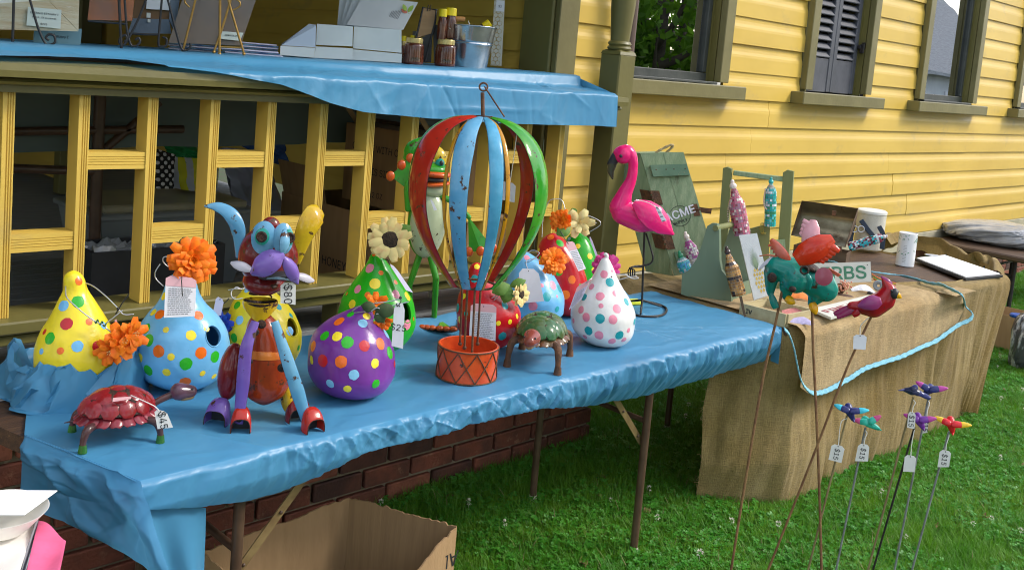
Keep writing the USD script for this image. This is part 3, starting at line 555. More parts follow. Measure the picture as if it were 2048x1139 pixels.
for j in range(m1):
    v = j / (m1 - 1); yy = yb + (yf - yb) * v
    zz = BZ + 0.006 + 0.010 * (fb(X * 4, yy * 4, 0, 81) + 0.2) * min(1, (1 - v) * 8) + 0.018 * np.exp(-(v / 0.06) ** 2) * (0.5 + fb(X * 5, 1.0, 0, 82))
    G[:, j] = np.stack([X, yy, np.where(X < 3.47, np.minimum(zz, BZ + 0.006 - (3.47 - X) * 0.8), zz)], -1)
for j in range(m2):
    s = (j + 1) / m2; drop = (BZ + 0.006 - hz) * s; z0_ = np.where(X < 3.47, BZ + 0.006 - (3.47 - X) * 0.8, BZ + 0.006)
    w = np.clip(drop / 0.06, 0, 1)
    fold = (0.10 * fb(X * 4.0, s * 0.7, 0, 83, 3) + 0.050 * fb(X * 13 + s, s * 0.9, 0, 84, 3)) * w * (0.6 + 0.4 * s)
    hol = 0.05 * np.exp(-((s - 0.42) / 0.25) ** 2) * np.exp(-((X - 4.0) / 0.6) ** 2)
    tuck = 0.07 * np.clip(s - 0.75, 0, 1) * 4 * np.clip(fb(X * 3.2, 0.2, 0, 85) + 0.25, 0, 1)
    G[:, m1 + j] = np.stack([X + 0.012 * fb(X * 6, s * 5, 0, 86) - np.clip((X - 5.3) / 0.44, 0, 1) * 0.36 * s, yf - 0.022 * np.sin(np.clip(drop / 0.03, 0, 1) * np.pi / 2) - fold + hol + tuck, z0_ - (z0_ - hz) * s], -1)
burl = Thing('burlap_tablecloth', 'tan burlap cloth hanging in folds down to the grass', 'tablecloth', (4.6, 2.1, 0))
burl.add('cloth', (G.reshape(-1, 3), grid_faces(n, m1 + m2)), BURL, True, world=True)
u = np.linspace(0, 1, 50); q = np.linspace(0, 1, 40); ex = G[-1, m1:, :]
GE = np.zeros((50, 40, 3)); fr = np.array([[np.interp(s, np.linspace(0, 1, m2), ex[:, k]) for k in range(3)] for s in q])
for i, w in enumerate(u):
    GE[i] = fr + np.stack([(5.745 - fr[:, 0]) * w * 0.9 + 0.03 * fb(w * 6, q * 1.0, 0, 88) * q, w * 0.80 + 0 * q, 0 * q + 0.012 * math.exp(-((w - 0.6) / 0.3) ** 2)], -1)
burl.add('end_fall', (GE.reshape(-1, 3), grid_faces(50, 40)), BURL, True, world=True)
gt = np.random.default_rng(87); th_ = []
for _ in range(170):
    i = gt.integers(0, n - 1); p = G[i, -1] if gt.random() < 0.75 else G[0, m1 + gt.integers(0, m2)]
    q = p + gt.normal(0, 0.016, 3) * A(1, 0.6, 0.6) + A(0, -0.006, -0.004); q[2] = max(q[2], 0.004); th_.append(tube(smoothline([p, (p + q) / 2 + gt.normal(0, 0.006, 3), q], 6), 0.0006, 4, False))
burl.add('loose_threads', cat_(th_), RUNM, world=True, kind='stuff')
rim = [P(a_, b_, z=BZ + 0.012) for a_, b_ in ((1770, 478), (1800, 470), (1850, 478), (1900, 490), (1945, 512), (1975, 516), (1990, 522), (1996, 545))]
rp = smoothline(rim, 50); pk = smoothline(np.array([(-0.05, -0.006), (-0.03, 0.012), (-0.01, 0.03), (0.012, 0.034), (0.03, 0.02), (0.04, -0.06)]), 16); rp = rp + A(0, 0, -0.02); G4 = np.array([[p + A(0.25 * dy, dy, dz * (1 + 0.35 * math.sin(i * 0.45) + 0.2 * math.sin(i * 1.1)) + 0.004 * math.sin(i * 0.9)) for dy, dz in pk] for i, p in enumerate(rp)])
burl.add('back_edge', (G4.reshape(-1, 3), grid_faces(50, 16)), BURL, True, world=True)
# runner with crochet edge
edge_top = [(1640, 520), (1700, 536), (1745, 545), (1800, 553), (1850, 566), (1885, 576), (1910, 592)]
edge_fr = [(1919, 612), (1921, 630), (1905, 652), (1870, 675), (1825, 694), (1790, 712), (1755, 722), (1715, 735), (1690, 753), (1660, 768), (1635, 780), (1612, 785), (1596, 772), (1585, 750), (1577, 715), (1572, 690), (1562, 665), (1548, 655)]
fp = [P(a_, b_, y=1.792) for a_, b_ in edge_fr]; bp = [P(a_, b_, z=BZ + 0.02) for a_, b_ in edge_top]
ed = smoothline(bp + fp, 160)
XR = np.linspace(3.47, max(p[0] for p in fp) - 0.01, 120)
fx = np.array(fp); order = np.argsort(fx[:, 0]); bxs = np.array(bp)
lo = np.array([np.interp(x, fx[2:-6][::-1, 0], fx[2:-6][::-1, 2]) for x in XR]); lo = np.where(XR < fx[11, 0], np.interp(XR, np.sort(fx[11:, 0]), fx[11:, 2][np.argsort(fx[11:, 0])]), lo)
yk = np.interp(XR, bxs[:, 0], bxs[:, 1], left=2.55)
G = np.zeros((120, 60, 3))
for j in range(30):
    v = j / 29; G[:, j] = np.stack([XR, yk + (1.828 - yk) * v, BZ + 0.019 + 0.004 * fb(XR * 7, v * 3, 0, 91)], -1)
for j in range(30):
    s = (j + 1) / 30; d_ = (BZ + 0.019 - lo) * s
    G[:, 30 + j] = np.stack([XR, 1.828 - 0.036 * np.sin(np.clip(d_ / 0.04, 0, 1) * np.pi / 2) - 0.012 - 0.02 * fb(XR * 8, s, 0, 92), BZ + 0.019 - d_], -1)
run = Thing('burlap_runner', 'shaggy tan burlap runner with a light blue crochet edge', 'table runner', (4.4, 1.9, BZ))
run.add('cloth', (G.reshape(-1, 3), grid_faces(120, 60)), RUNM, True, world=True)
CROC = mat('crochet_blue', (0.17, 0.42, 0.55), (0.24, 0.52, 0.62), 60, 0.9, 0.8, 200)
ww = ed + np.stack([0 * ed[:, 0], np.where(np.arange(160) > 48, -0.030, 0), 0.006 + 0.002 * np.sin(np.arange(160) * 1.9)], -1)
ii = np.arange(160); ww[:, 1] -= np.where((ii > 38) & (ii <= 56), 0.024, 0); ww[:, 2] += np.where((ii > 30) & (ii < 66), 0.010, 0)
ww = smoothline(ww[::4], 200); ii = np.arange(200)
dn_ = np.cross(np.gradient(ww, axis=0), A(0.35, -0.75, 0.55)); dn_ /= np.linalg.norm(dn_, axis=1, keepdims=True)
bw_ = np.linspace(-1, 1, 7); wv = 0.009 + 0.0016 * np.sin(ii * 1.9); fn_ = np.cross(dn_, np.gradient(ww, axis=0)); fn_ /= np.linalg.norm(fn_, axis=1, keepdims=True)
run.add('crochet_edge', sheet(ww[:, None] + dn_[:, None] * (bw_ * wv[:, None])[..., None] + fn_[:, None] * (0.0012 * np.sin(ii[:, None] * 2.3 + bw_ * 5))[..., None], 0.0045), CROC, True, world=True)
# ------------------------------------------------------------------ lawn: grass blades, clover leaves and clover heads
def visible(p, m=140):
    q = (p - EYEP) @ M; x, y = q[:, 0] / q[:, 2] * FPX + CX, q[:, 1] / q[:, 2] * FPX + CY
    return (q[:, 2] > 0.3) & (x > -m) & (x < 2048 + m) & (y > -m) & (y < 1139 + m * 1.6)
GR1 = mat('grass_blade', (0.11, 0.37, 0.012), (0.20, 0.46, 0.022), 3.5, 0.55, transl=0.35, island=0.35, c3=(0.20, 0.17, 0.06), s3=5, lo3=0.66, hi3=0.75)
GR2 = mat('clover_leaf', (0.06, 0.33, 0.02), (0.10, 0.42, 0.03), 4, 0.5, transl=0.30, island=0.30)
GR3 = mat('clover_head', (0.62, 0.60, 0.50), None, rough=0.8)
GR4 = mat('dry_blade', (0.30, 0.24, 0.11), None, rough=0.8, island=0.3)
def blade(x, y, a, h, w, bend):
    d, s = np.array([math.cos(a), math.sin(a), 0]), np.array([-math.sin(a), math.cos(a), 0]); v = []
    for t, k in ((0, 1.0), (0.5, 0.85), (1.0, 0.0)):
        c = np.array([x, y, 0]) + d * bend * t * t + A(0, 0, h * t * (1 - 0.25 * t * bend / h)); v += [c - s * w * k / 2, c + s * w * k / 2]
    return tm(v, [[0, 1, 3], [0, 3, 2], [2, 3, 5], [2, 5, 4]])
def tuft(seed, n=16, hmin=0.025, hmax=0.065, r=0.045):
    g = np.random.default_rng(seed)
    return cat_([blade(g.normal(0, r * 0.6), g.normal(0, r * 0.6), g.uniform(0, 6.28), g.uniform(hmin, hmax), g.uniform(0.0016, 0.0032), g.uniform(0.005, 0.05)) for _ in range(n)])
def clover(seed, n=9, r=0.05):
    g = np.random.default_rng(seed); out = []
    for _ in range(n):
        c = A(g.normal(0, r * 0.6), g.normal(0, r * 0.6), g.uniform(0.018, 0.045)); t = g.normal(0, 0.3, 2); R = rx(t[0]) @ ry(t[1]) @ rz(g.uniform(0, 6.28)); s = g.uniform(0.007, 0.0115)
        for k in range(3):
            a = k * 2.094; q = [(0, 0, 0)] + [(s * (0.95 + 0.75 * math.cos(b)) * math.cos(a) - s * 0.78 * math.sin(b) * math.sin(a), s * (0.95 + 0.75 * math.cos(b)) * math.sin(a) + s * 0.78 * math.sin(b) * math.cos(a), 0.002) for b in np.linspace(-2.6, 2.6, 6)]
            out.append(tm(np.array(q) @ R.T + c, [[0, i, i + 1] for i in range(1, 6)]))
    return cat_(out)
def head_mesh(seed):
    g = np.random.default_rng(seed); out = [tube([(0, 0, 0), (0.002, 0, 0.02), (0.004, 0.002, 0.040)], 0.0006, 5)]
    for _ in range(34):
        d = unit(g.normal(size=3) + A(0, 0, 0.5)); p = A(0.004, 0.002, 0.046) + d * 0.006
        F = frame(d); out.append(tm([p - F[:, 0] * 0.0016, p + F[:, 0] * 0.0016, p + d * 0.006 + F[:, 1] * 0.001], [[0, 1, 2]]))
    return cat_(out)
def scatter(name, protos, m, count, seed, label, category, region, smin, smax, keep=None, path=None):
    g = np.random.default_rng(seed); p = np.stack([g.uniform(region[0], region[1], count), g.uniform(region[2], region[3], count), np.zeros(count)], 1)
    p = p[visible(p)]
    if keep is not None: p = p[keep(p, g)]
    pth = uniq('/World', name); pi = UsdGeom.PointInstancer.Define(stage, pth); tg = []
    for k, q in enumerate(protos):
        usdkit.mesh(stage, f'{pth}/shape_{k:03d}', q, m[k % len(m)] if isinstance(m, list) else m); tg.append(Sdf.Path(f'{pth}/shape_{k:03d}'))
    pi.CreatePrototypesRel().SetTargets(tg); nn = len(p)
    pi.CreateProtoIndicesAttr(Vt.IntArray.FromNumpy(g.integers(0, len(protos), nn).astype(np.int32)))
    pi.CreatePositionsAttr(Vt.Vec3fArray.FromNumpy(p.astype(np.float32)))
    a = g.uniform(0, np.pi, nn); q = np.zeros((nn, 4)); q[:, 2], q[:, 3] = np.sin(a), np.cos(a)
    pi.CreateOrientationsAttr(Vt.QuathArray([Gf.Quath(float(w[3]), Gf.Vec3h(0, 0, float(w[2]))) for w in q]))
    s = g.uniform(smin, smax, nn); pi.CreateScalesAttr(Vt.Vec3fArray.FromNumpy(np.repeat(s[:, None], 3, 1).astype(np.float32)))
    tag(pi.GetPrim(), label, category, None, 'stuff'); return nn
def lawnkeep(p, g): return (p[:, 1] < 2.72) | (p[:, 0] > 3.4) & (p[:, 1] < 3.25)
def cloverkeep(p, g): return lawnkeep(p, g) & (fb(p[:, 0] * 1.6, p[:, 1] * 1.6, 0, 201, 3) > -0.10 + 0.12 * g.uniform(-1, 1, len(p)))
LR = (1.0, 13.0, -0.6, 3.25)
scatter('grass', [tuft(900 + k) for k in range(8)], GR1, 150000, 11, 'short green lawn grass in front of the tables', 'grass', LR, 0.6, 1.15, lawnkeep)
scatter('clover', [clover(950 + k) for k in range(6)], GR2, 36000, 12, 'clover leaves growing through the lawn', 'clover', LR, 0.5, 0.85, cloverkeep)
scatter('clover_flowers', [head_mesh(980 + k) for k in range(3)], GR3, 420, 13, 'white clover heads dotted over the lawn', 'clover flowers', LR, 0.8, 1.3, lawnkeep)
scatter('dry_grass', [tuft(990 + k, 3, 0.03, 0.07, 0.05) for k in range(4)], GR4, 5000, 14, 'straw coloured dry blades lying in the lawn', 'dry grass', LR, 0.6, 1.2, lawnkeep)

def dead_leaf(seed):
    g = np.random.default_rng(seed); u = np.linspace(-1, 1, 7); G = np.array([[A(0.022 * a, 0.011 * b * (1 - a * a) ** 0.7, 0.020 + 0.006 * math.sin(3 * a + b) + 0.004 * b * b) for b in (-1, 0, 1)] for a in u]); return tm(G.reshape(-1, 3), grid_faces(7, 3))
scatter('fallen_leaves', [dead_leaf(k) for k in range(3)], mat('dead_leaf', (0.20, 0.11, 0.045), (0.30, 0.19, 0.08), 30, 0.8, island=0.3), 420, 15, 'small brown fallen leaves lying in the grass', 'fallen leaves', LR, 0.6, 1.4, lawnkeep)

# ------------------------------------------------------------------ across the lawn: seen in the window panes, plus unseen trees added for reflections
LEAF = mat('tree_leaf', (0.22, 0.46, 0.03), (0.12, 0.30, 0.02), 0.8, 0.5, transl=0.75, island=0.4)
BARK = mat('bark', (0.09, 0.07, 0.05), (0.05, 0.04, 0.03), 6, 0.95, 0.8, 20)
def tree(x, y, h, r, seed, label):
    t = Thing('broadleaf_tree', label, 'tree', (x, y, 0)); g = np.random.default_rng(seed)
    t.add('trunk', cat_([tube(smoothline([(0, 0, -0.1), (0.1, 0.05, h * 0.3), (0, 0.1, h * 0.6), (0.1, 0, h * 0.9)], 12), [0.15, 0.12, 0.09, 0.03], 10)] + [tube(smoothline([(0, 0, h * f), (math.cos(a) * r * 0.4, math.sin(a) * r * 0.4, h * f + 0.5), (math.cos(a) * r * 0.8, math.sin(a) * r * 0.8, h * f + 1.3)], 8), [0.10, 0.06, 0.02], 6) for a, f in zip(g.uniform(0, 6.28, 8), np.linspace(0.25, 0.8, 8))]), BARK, True)
    cl = g.normal(size=(70, 3)); cl /= np.linalg.norm(cl, axis=1, keepdims=True); cl *= g.uniform(0.35, 1.0, (70, 1)) ** 0.5
    cl = cl * A(r, r, h * 0.46) + A(0, 0, h * 0.54); n = 7000
    c = cl[g.integers(0, 70, n)] + g.normal(0, r * 0.13, (n, 3)); c[:, 2] = np.maximum(c[:, 2], 0.4)
    u = g.normal(size=(n, 3)); u /= np.linalg.norm(u, axis=1, keepdims=True); w = np.cross(u, g.normal(size=(n, 3))); w /= np.linalg.norm(w, axis=1, keepdims=True)
    s = g.uniform(0.06, 0.14, (n, 1)); V = np.stack([c - u * s, c + w * s * 0.6, c + u * s, c - w * s * 0.6], 1).reshape(-1, 3); i = np.arange(n)[:, None] * 4
    t.add('crown', (V, np.vstack([i + [[0, 1, 2]], i + [[0, 2, 3]]])), LEAF)
for k, (x, y, h, r) in enumerate(((19.5, -7.5, 7.5, 3.0), (17.3, -6.4, 5.5, 2.3), (24.0, -10.5, 8.5, 3.2), (23.0, -15.0, 9.0, 3.4), (15.5, -9.5, 7.0, 2.6), (7.5, -13.0, 9.0, 3.2), (0.5, -11.5, 8.0, 3.0), (-6.0, -9.0, 8.5, 3.2), (-10.5, -2.5, 8.0, 3.0), (-11.0, 5.0, 8.5, 3.2))):  # the later ones are unseen, added to vary reflections and shade the low sky
    tree(x, y, h, r, 300 + k, ['bushy green tree across the lawn, mirrored in the window by the post', 'low round tree across the lawn beside the bushy one', 'tall green tree across the lawn, behind the bushy one', 'largest green tree at the far edge of the lawn', 'small green tree across the lawn, nearest the tables', 'unseen tree added for reflections straight across the lawn from the burlap table', 'unseen tree added for reflections across the lawn facing the gourds', 'unseen tree added for reflections at the left corner of the lawn', 'unseen tree added for reflections beyond the left end of the porch, nearer the street side', 'unseen tree added for reflections beyond the left end of the porch, close to the house'][k])
nb = Thing('neighbouring_house', 'pale house with grey shingle roof across the lawn, mirrored in a window', 'house', (36, -9.0, 0))
nb.add('wall', box(33, 44, -16, -8.5, 0, 2.55), mat('pale_siding', (0.70, 0.72, 0.74), (0.62, 0.64, 0.67), 2, 0.7), world=True)
nb.add('roof', prism([(-16.5, 2.5), (-12.2, 6.3), (-7.9, 2.5), (-7.9, 2.62), (-12.2, 6.45), (-16.5, 2.62)], 32.6, 44.4, 0), mat('shingle_grey', (0.38, 0.39, 0.40), (0.28, 0.29, 0.30), 4, 0.9, 0.6, 30, stretch=(1, 1, 8)), world=True)
for wx in (35, 38.2, 41.4): nb.add('window', bbox((wx, -8.47, 1.4), (1.0, 0.08, 1.2), 0.01), WHITEP, world=True)
# ------------------------------------------------------------------ shared pieces for the craft goods
def gloss(name, c, c2=None, chips=0.0, rough=0.16, sc=9):
    return mat(name, c, c2 if c2 is not None else tuple(np.array(c) * 0.72), sc, rough, 0.45, 22, coat=0.0, lo=0.42, hi=0.75, c3=(0.06, 0.028, 0.015) if chips else None, s3=34, lo3=0.70 - chips * 0.1, hi3=0.74 - chips * 0.1)
C_ = dict(red=(0.50, 0.010, 0.016), orange=(0.80, 0.15, 0.008), yellow=(0.85, 0.68, 0.03), green=(0.02, 0.40, 0.012), blue=(0.16, 0.47, 0.78), purple=(0.16, 0.035, 0.27), white=(0.78, 0.78, 0.76), pink=(0.78, 0.26, 0.36), teal=(0.01, 0.33, 0.37), black=(0.01, 0.01, 0.01), sky=(0.24, 0.56, 0.80))
GOURD = {k: mat('gourd_' + k, v, tuple(np.array(v) * 0.86), 11, 0.24, 0.35, 28, lo=0.4, hi=0.7, c3=tuple(np.array(v) * 0.7), s3=30, lo3=0.66, hi3=0.74) for k, v in C_.items()}
DOT = {k: mat('dot_' + k, v, tuple(np.array(v) * 0.93), 30, 0.32, 0.15, 200, coat=0.3) for k, v in C_.items()}
WELD = mat('burnt_weld', (0.02, 0.014, 0.012), (0.07, 0.03, 0.018), 60, 0.55, 0.9, 220, metal=0.4)
LEAFG = mat('cloth_leaf', (0.10, 0.24, 0.03), (0.17, 0.30, 0.05), 30, 0.6, transl=0.25)
LEAFD = mat('dark_cloth_leaf', (0.045, 0.09, 0.03), (0.08, 0.11, 0.04), 30, 0.6, transl=0.2)
PET_O = mat('orange_petal', (1.0, 0.30, 0.006), (0.98, 0.18, 0.004), 40, 0.6, transl=0.25)
PET_C = mat('cream_petal', (0.90, 0.78, 0.36), (0.88, 0.55, 0.26), 45, 0.6, transl=0.3, lo=0.5, hi=0.8)
PET_B = mat('blue_petal', (0.02, 0.05, 0.45), (0.03, 0.12, 0.60), 40, 0.6, transl=0.2)
PET_P = mat('pink_petal', (0.75, 0.05, 0.30), (0.70, 0.10, 0.38), 40, 0.6, transl=0.3)
SEED = mat('seed_head', (0.02, 0.012, 0.008), (0.05, 0.03, 0.015), 90, 0.9, 0.9, 300)
PINKC = mat('pink_card', (0.72, 0.42, 0.46), None, rough=0.75)
LAVC = mat('lavender_card', (0.60, 0.58, 0.74), None, rough=0.75)
PRINT = mat('grey_print', (0.22, 0.22, 0.24), None, rough=0.8)
TIE = mat('black_tie', (0.012, 0.012, 0.012), None, rough=0.4)
STRING = mat('white_string', (0.75, 0.74, 0.70), None, rough=0.9)
def mpp(t): return ((t.loc - EYEP) @ M)[2] / FPX
def plate(pts, t=0.0008):
    """flat card or metal cut to a convex outline"""
    p = np.asarray(pts, float); n = unit(np.cross(p[1] - p[0], p[2] - p[0])); k = len(p); a, b = p + n * t / 2, p - n * t / 2; i = np.arange(k); j = (i + 1) % k
    F = [[0, q, q + 1] for q in range(1, k - 1)] + [[k, k + q + 1, k + q] for q in range(1, k - 1)]
    return tm(np.vstack([a, b]), np.vstack([F, np.stack([i, k + i, k + j], 1), np.stack([i, k + j, j], 1)]))
def leafm(base, tip, w, nrm, curl=0.15, camber=0.12, shape=(0.15, 0.8, 1.0, 0.8, 0.05), n=12, m=5, t=0.0008):
    base, tip, nrm = A(*base), A(*tip), unit(nrm); L_ = np.linalg.norm(tip - base)
    pts = [base, base + (tip - base) * 0.5 + nrm * curl * L_ * 0.5, tip + nrm * (-curl) * L_ * 0.2]
    return strip(pts, np.array(shape) * w, nrm, camber, t, n, m)
def flower(t, kind, c, r, facing, seed=0, matp=None, parent=None, leaves=()):
    """a cloth flower: petals in rings round a centre, each petal its own piece"""
    g = np.random.default_rng(seed); F = frame(facing); c = A(*c)
    rings = {'dahlia': [(13, 1.0, 0.05, 0.42), (12, 0.92, 0.25, 0.40), (11, 0.78, 0.50, 0.36), (9, 0.60, 0.78, 0.30), (7, 0.42, 1.05, 0.22), (5, 0.28, 1.35, 0.14)], 'daisy': [(11, 1.0, 0.08, 0.42), (11, 0.92, 0.22, 0.40)], 'lily': [(6, 1.0, 0.30, 0.50), (6, 0.8, 0.55, 0.42)]}[kind]
    p = t.node('flower', parent)
    for n, L_, lift, w in rings:
        a0 = g.uniform(0, 6.28)
        for k in range(n):
            a = a0 + k * 2 * np.pi / n + g.normal(0, 0.08); li = lift + g.normal(0, 0.07); d = F @ A(math.cos(a) * math.cos(li), math.sin(a) * math.cos(li), math.sin(li)); up = F @ A(-math.cos(a) * math.sin(li), -math.sin(a) * math.sin(li), math.cos(li))
            l = L_ * r * g.uniform(0.9, 1.05)
            t.add('petal', leafm(c + d * r * 0.06, c + d * l, w * r, up, g.uniform(-0.15, 0.25), 0.14, (0.3, 0.75, 1.0, 1.0, 0.62), 8, 4, 0.0006), matp, True, parent=p)
    if kind == 'daisy': t.add('seed_head', ell(c + F[:, 2] * r * 0.08, (r * 0.40, r * 0.40, r * 0.16), F, 3), SEED, True, parent=p)
    elif kind == 'lily': t.add('stamen', cat_([tube([c, c + F[:, 2] * r * 0.5 + F[:, 0] * r * 0.12 * math.cos(k * 1.3) + F[:, 1] * r * 0.12 * math.sin(k * 1.3)], 0.0009, 5) for k in range(5)]), PET_C, True, parent=p)
    for lp in leaves: t.add('leaf', lp[0], lp[1], True, parent=p)
def card(t, name, quad, m, txt=None, th=0.0, dy=0.0, lines=0, band=None, turn=0, hole=True, parent=None, dys=None, bold=False, tmat=None):
    """hanging tag or card: photo corners TL TR BR BL at depth dy; optional writing, print lines and a coloured upper band"""
    q = [t.L(x, y, dy if dys is None else dys[i]) for i, (x, y) in enumerate(quad)]
    tl, tr, br, bl = q; ex, ey = tr - tl, tl - bl; nn = unit(np.cross(ex, ey))
    if nn[1] > 0: nn = -nn
    at = lambda u, v: bl + (br - bl) * u + ((tl - bl) * (1 - u) + (tr - br) * u) * v
    sh = 0.10
    if name == 'price_tag': out = [at(0, 0), at(1, 0), at(1, 0.86), at(0.78, 1), at(0.22, 1), at(0, 0.86)]
    else: out = [at(0, 0), at(1, 0), at(1, 1), at(0, 1)]
    p = t.add(name, plate(out, 0.0007), m, parent=parent)
    if band: t.add('band', plate([at(0.0, 1 - band[0]) + nn * 0.0008, at(1, 1 - band[0]) + nn * 0.0008, at(1, 0.93) + nn * 0.0008, at(0.85, 1) + nn * 0.0008, at(0.15, 1) + nn * 0.0008, at(0, 0.93) + nn * 0.0008], 0.0004), band[1], parent=p)
    if lines:
        g = np.random.default_rng(int(abs(quad[0][0] * 7 + quad[0][1]))); ms = []
        v1 = (1 - band[0] - 0.05) if band else 0.92
        for k in range(lines):
            v = v1 - (v1 - 0.08) * k / max(1, lines - 1); u = 0.10; e = g.uniform(0.75, 0.92)
            while u < e:
                w = min(e, u + g.uniform(0.03, 0.11)); hgt = (v1 - 0.08) / lines * 0.38
                ms.append(plate([at(u, v - hgt) + nn * 0.0008, at(w, v - hgt) + nn * 0.0008, at(w, v) + nn * 0.0008, at(u, v) + nn * 0.0008], 0.0002)); u = w + 0.02
        t.add('print', cat_(ms), PRINT, parent=p, kind='stuff')
    if txt:
        r, u = (ex, ey) if turn == 0 else (-ey, ex) if turn == 1 else (ey, -ex)
        m_ = place_text(txt, th, A(0, 0, 0), r, u, 0.0003, bold, True); off = at(0.5, 0.45) + nn * 0.0009; t.add('lettering', tm(m_.vertices + off, m_.faces), tmat or INK, parent=p)
    if hole: t.add('eyelet', cbox(at(0.5, 0.93) + nn * 0.0009, (0.003, 0.0006, 0.003)), TIE, parent=p)
    return at, nn

class Gourd(Thing):
    def __init__(s, label, prof, body, dots, rear=None, hole=None, seed=0):
        x, y = prof[0][:2]; yb = y - 2
        super().__init__('painted_gourd', label, 'gourd', P(x, yb, z=TZ + 0.006), True, group='painted gourds on the blue table')
        k = mpp(s); pts = np.array([list(s.L(a, b)[[0, 2]]) + [h * k] for a, b, h in prof]); pts[0, 1] = 0.0
        o = np.argsort(pts[:, 1]); pts = pts[o]; pts[:, 1] = np.maximum(pts[:, 1], 0.003 * np.arange(len(pts)))
        d = np.r_[0, np.cumsum(np.hypot(np.diff(pts[:, 1]), np.diff(pts[:, 2])))]; u = np.linspace(0, d[-1], 60)
        from scipy.interpolate import PchipInterpolator
        c = PchipInterpolator(d, pts)(u); s.zc, s.xc, s.rc = c[:, 1], c[:, 0], np.maximum(c[:, 2], 0.0004); s.seed = seed
        prof_ = [(0.0, s.zc[0])] + list(zip(s.rc, s.zc)) + [(0.0, s.zc[-1] + 0.001)]
        m = lathe(prof_, 64); v = np.array(m.vertices); an = np.arctan2(v[:, 1], v[:, 0]); rr = np.hypot(v[:, 0], v[:, 1]); f = 1 + s.wob(an, v[:, 2]); v[:, 0] = rr * f * np.cos(an) + np.interp(v[:, 2], s.zc, s.xc); v[:, 1] = rr * f * np.sin(an)
        m = tm(v, m.faces); m.merge_vertices()
        if hole:
            hp, hn = s.hit(hole[0], hole[1]); Fh = frame(hn); a_, b_ = hole[2] * k / max(0.35, abs(hn[1])), hole[3] * k
            # local axes of the opening: upright and across
            up = unit(A(0, 0, 1) - hn * hn[2]); ac = np.cross(up, hn)
            cyl = m3.Manifold.cylinder(0.10, 1, 1, 40).scale([a_, b_, 1]).translate([0, 0, -0.05]); mt = np.stack([ac, up, hn, hp], 1); cyl = cyl.transform(mt)
            mm = m3.Manifold(m3.Mesh(np.asarray(m.vertices, np.float32), np.asarray(m.faces, np.uint32)))
            inn = v.copy(); cz = s.zc[-1] * 0.42; inn[:, 2] = (inn[:, 2] - cz) * 0.93 + cz; cx_ = np.interp(v[:, 2], s.zc, s.xc); inn[:, 0] = (inn[:, 0] - cx_) * 0.93 + cx_; inn[:, 1] *= 0.93
            mi = tm(inn, lathe(prof_, 64).faces); mi.merge_vertices(); mi = m3.Manifold(m3.Mesh(np.asarray(mi.vertices, np.float32), np.asarray(mi.faces, np.uint32)))
            res = (mm - mi) - cyl
            if not res.is_empty(): m = from_m(res)
            th = np.linspace(0, 2 * np.pi, 41)[:-1]
            ring = [s.onto(hp + ac * a_ * math.cos(q) + up * b_ * math.sin(q), 0.0) for q in th]; s.add('body', m, body, 30)
            s.add('rim', tube(ring + ring[:1], 0.0016, 6, False), GOURD['blue'] if body is GOURD['blue'] else body, True)
            ci = A(s.xc[20], 0, 0); s.add('inside', tm(np.array(mi.to_mesh().vert_properties[:, :3]) * 1.0, np.array(mi.to_mesh().tri_verts)), DARKR) if False else None
        else: s.add('body', m, body, 50)
        by = {}
        for q in dots:
            dx, dyy, r1, cn = q[0], q[1], q[2], q[-1]; r2 = q[3] if len(q) == 5 else r1
            h = s.hit(dx, dyy)
            if h is None: continue
            by.setdefault(cn, []).append(s.patch(h[0], h[1], max(r1, r2) * k))
        g = np.random.default_rng(seed + 40); cols = rear or list(by)
        for _ in range(34):                                        # the far side carries dots too
            z = g.uniform(0.08, 0.75) * s.zc[-1]; a = g.uniform(0.35, np.pi - 0.35); r = np.interp(z, s.zc, s.rc)
            p = A(np.interp(z, s.zc, s.xc) + r * math.cos(a), r * math.sin(a), z)
            by.setdefault(cols[g.integers(len(cols))], []).append(s.patch(p, A(math.cos(a), math.sin(a), 0), g.uniform(5, 10) * k))
        for cn, ms in by.items(): s.add('painted_dots', cat_(ms), DOT[cn], True, label=f'{cn} dots', kind='stuff')
    def wob(s, a, z): return 0.026 * np.sin(2 * a + s.seed) + 0.016 * np.sin(a * 1 + z * 14 + s.seed * 3) + 0.012 * np.sin(3 * a + s.seed * 2.1 + z * 30) + 0.004 * np.sin(7 * a + z * 60 + s.seed)
    def rad(s, a, z): return np.interp(z, s.zc, s.rc) * (1 + s.wob(a, z))
    def hit(s, px, py):
        o = s.w2l(EYEP); d = unit(ray(px, py) @ s.R); t = np.arange(s.sc - 0.35, s.sc + 0.35, 0.0007); p = o + t[:, None] * d
        x = p[:, 0] - np.interp(p[:, 2], s.zc, s.xc); ins = (np.hypot(x, p[:, 1]) < s.rad(np.arctan2(p[:, 1], x), p[:, 2])) & (p[:, 2] > s.zc[0]) & (p[:, 2] < s.zc[-1])
        if not ins.any():
            j = np.argmin(np.abs(np.hypot(x, p[:, 1]) - s.rad(np.arctan2(p[:, 1], x), p[:, 2])))
        else: j = np.argmax(ins)
        q = p[j]; a = math.atan2(q[1], q[0] - np.interp(q[2], s.zc, s.xc)); e = 0.004
        dr = (np.interp(q[2] + e, s.zc, s.rc) - np.interp(q[2] - e, s.zc, s.rc)) / (2 * e)
        return s.onto(q, 0), unit([math.cos(a), math.sin(a), -dr])
    def onto(s, q, off):
        z = np.clip(q[2], s.zc[0] + 1e-4, s.zc[-1] - 1e-4); cx = np.interp(z, s.zc, s.xc); a = math.atan2(q[1], q[0] - cx); r = s.rad(a, z) + off
        return A(cx + r * math.cos(a), r * math.sin(a), z)
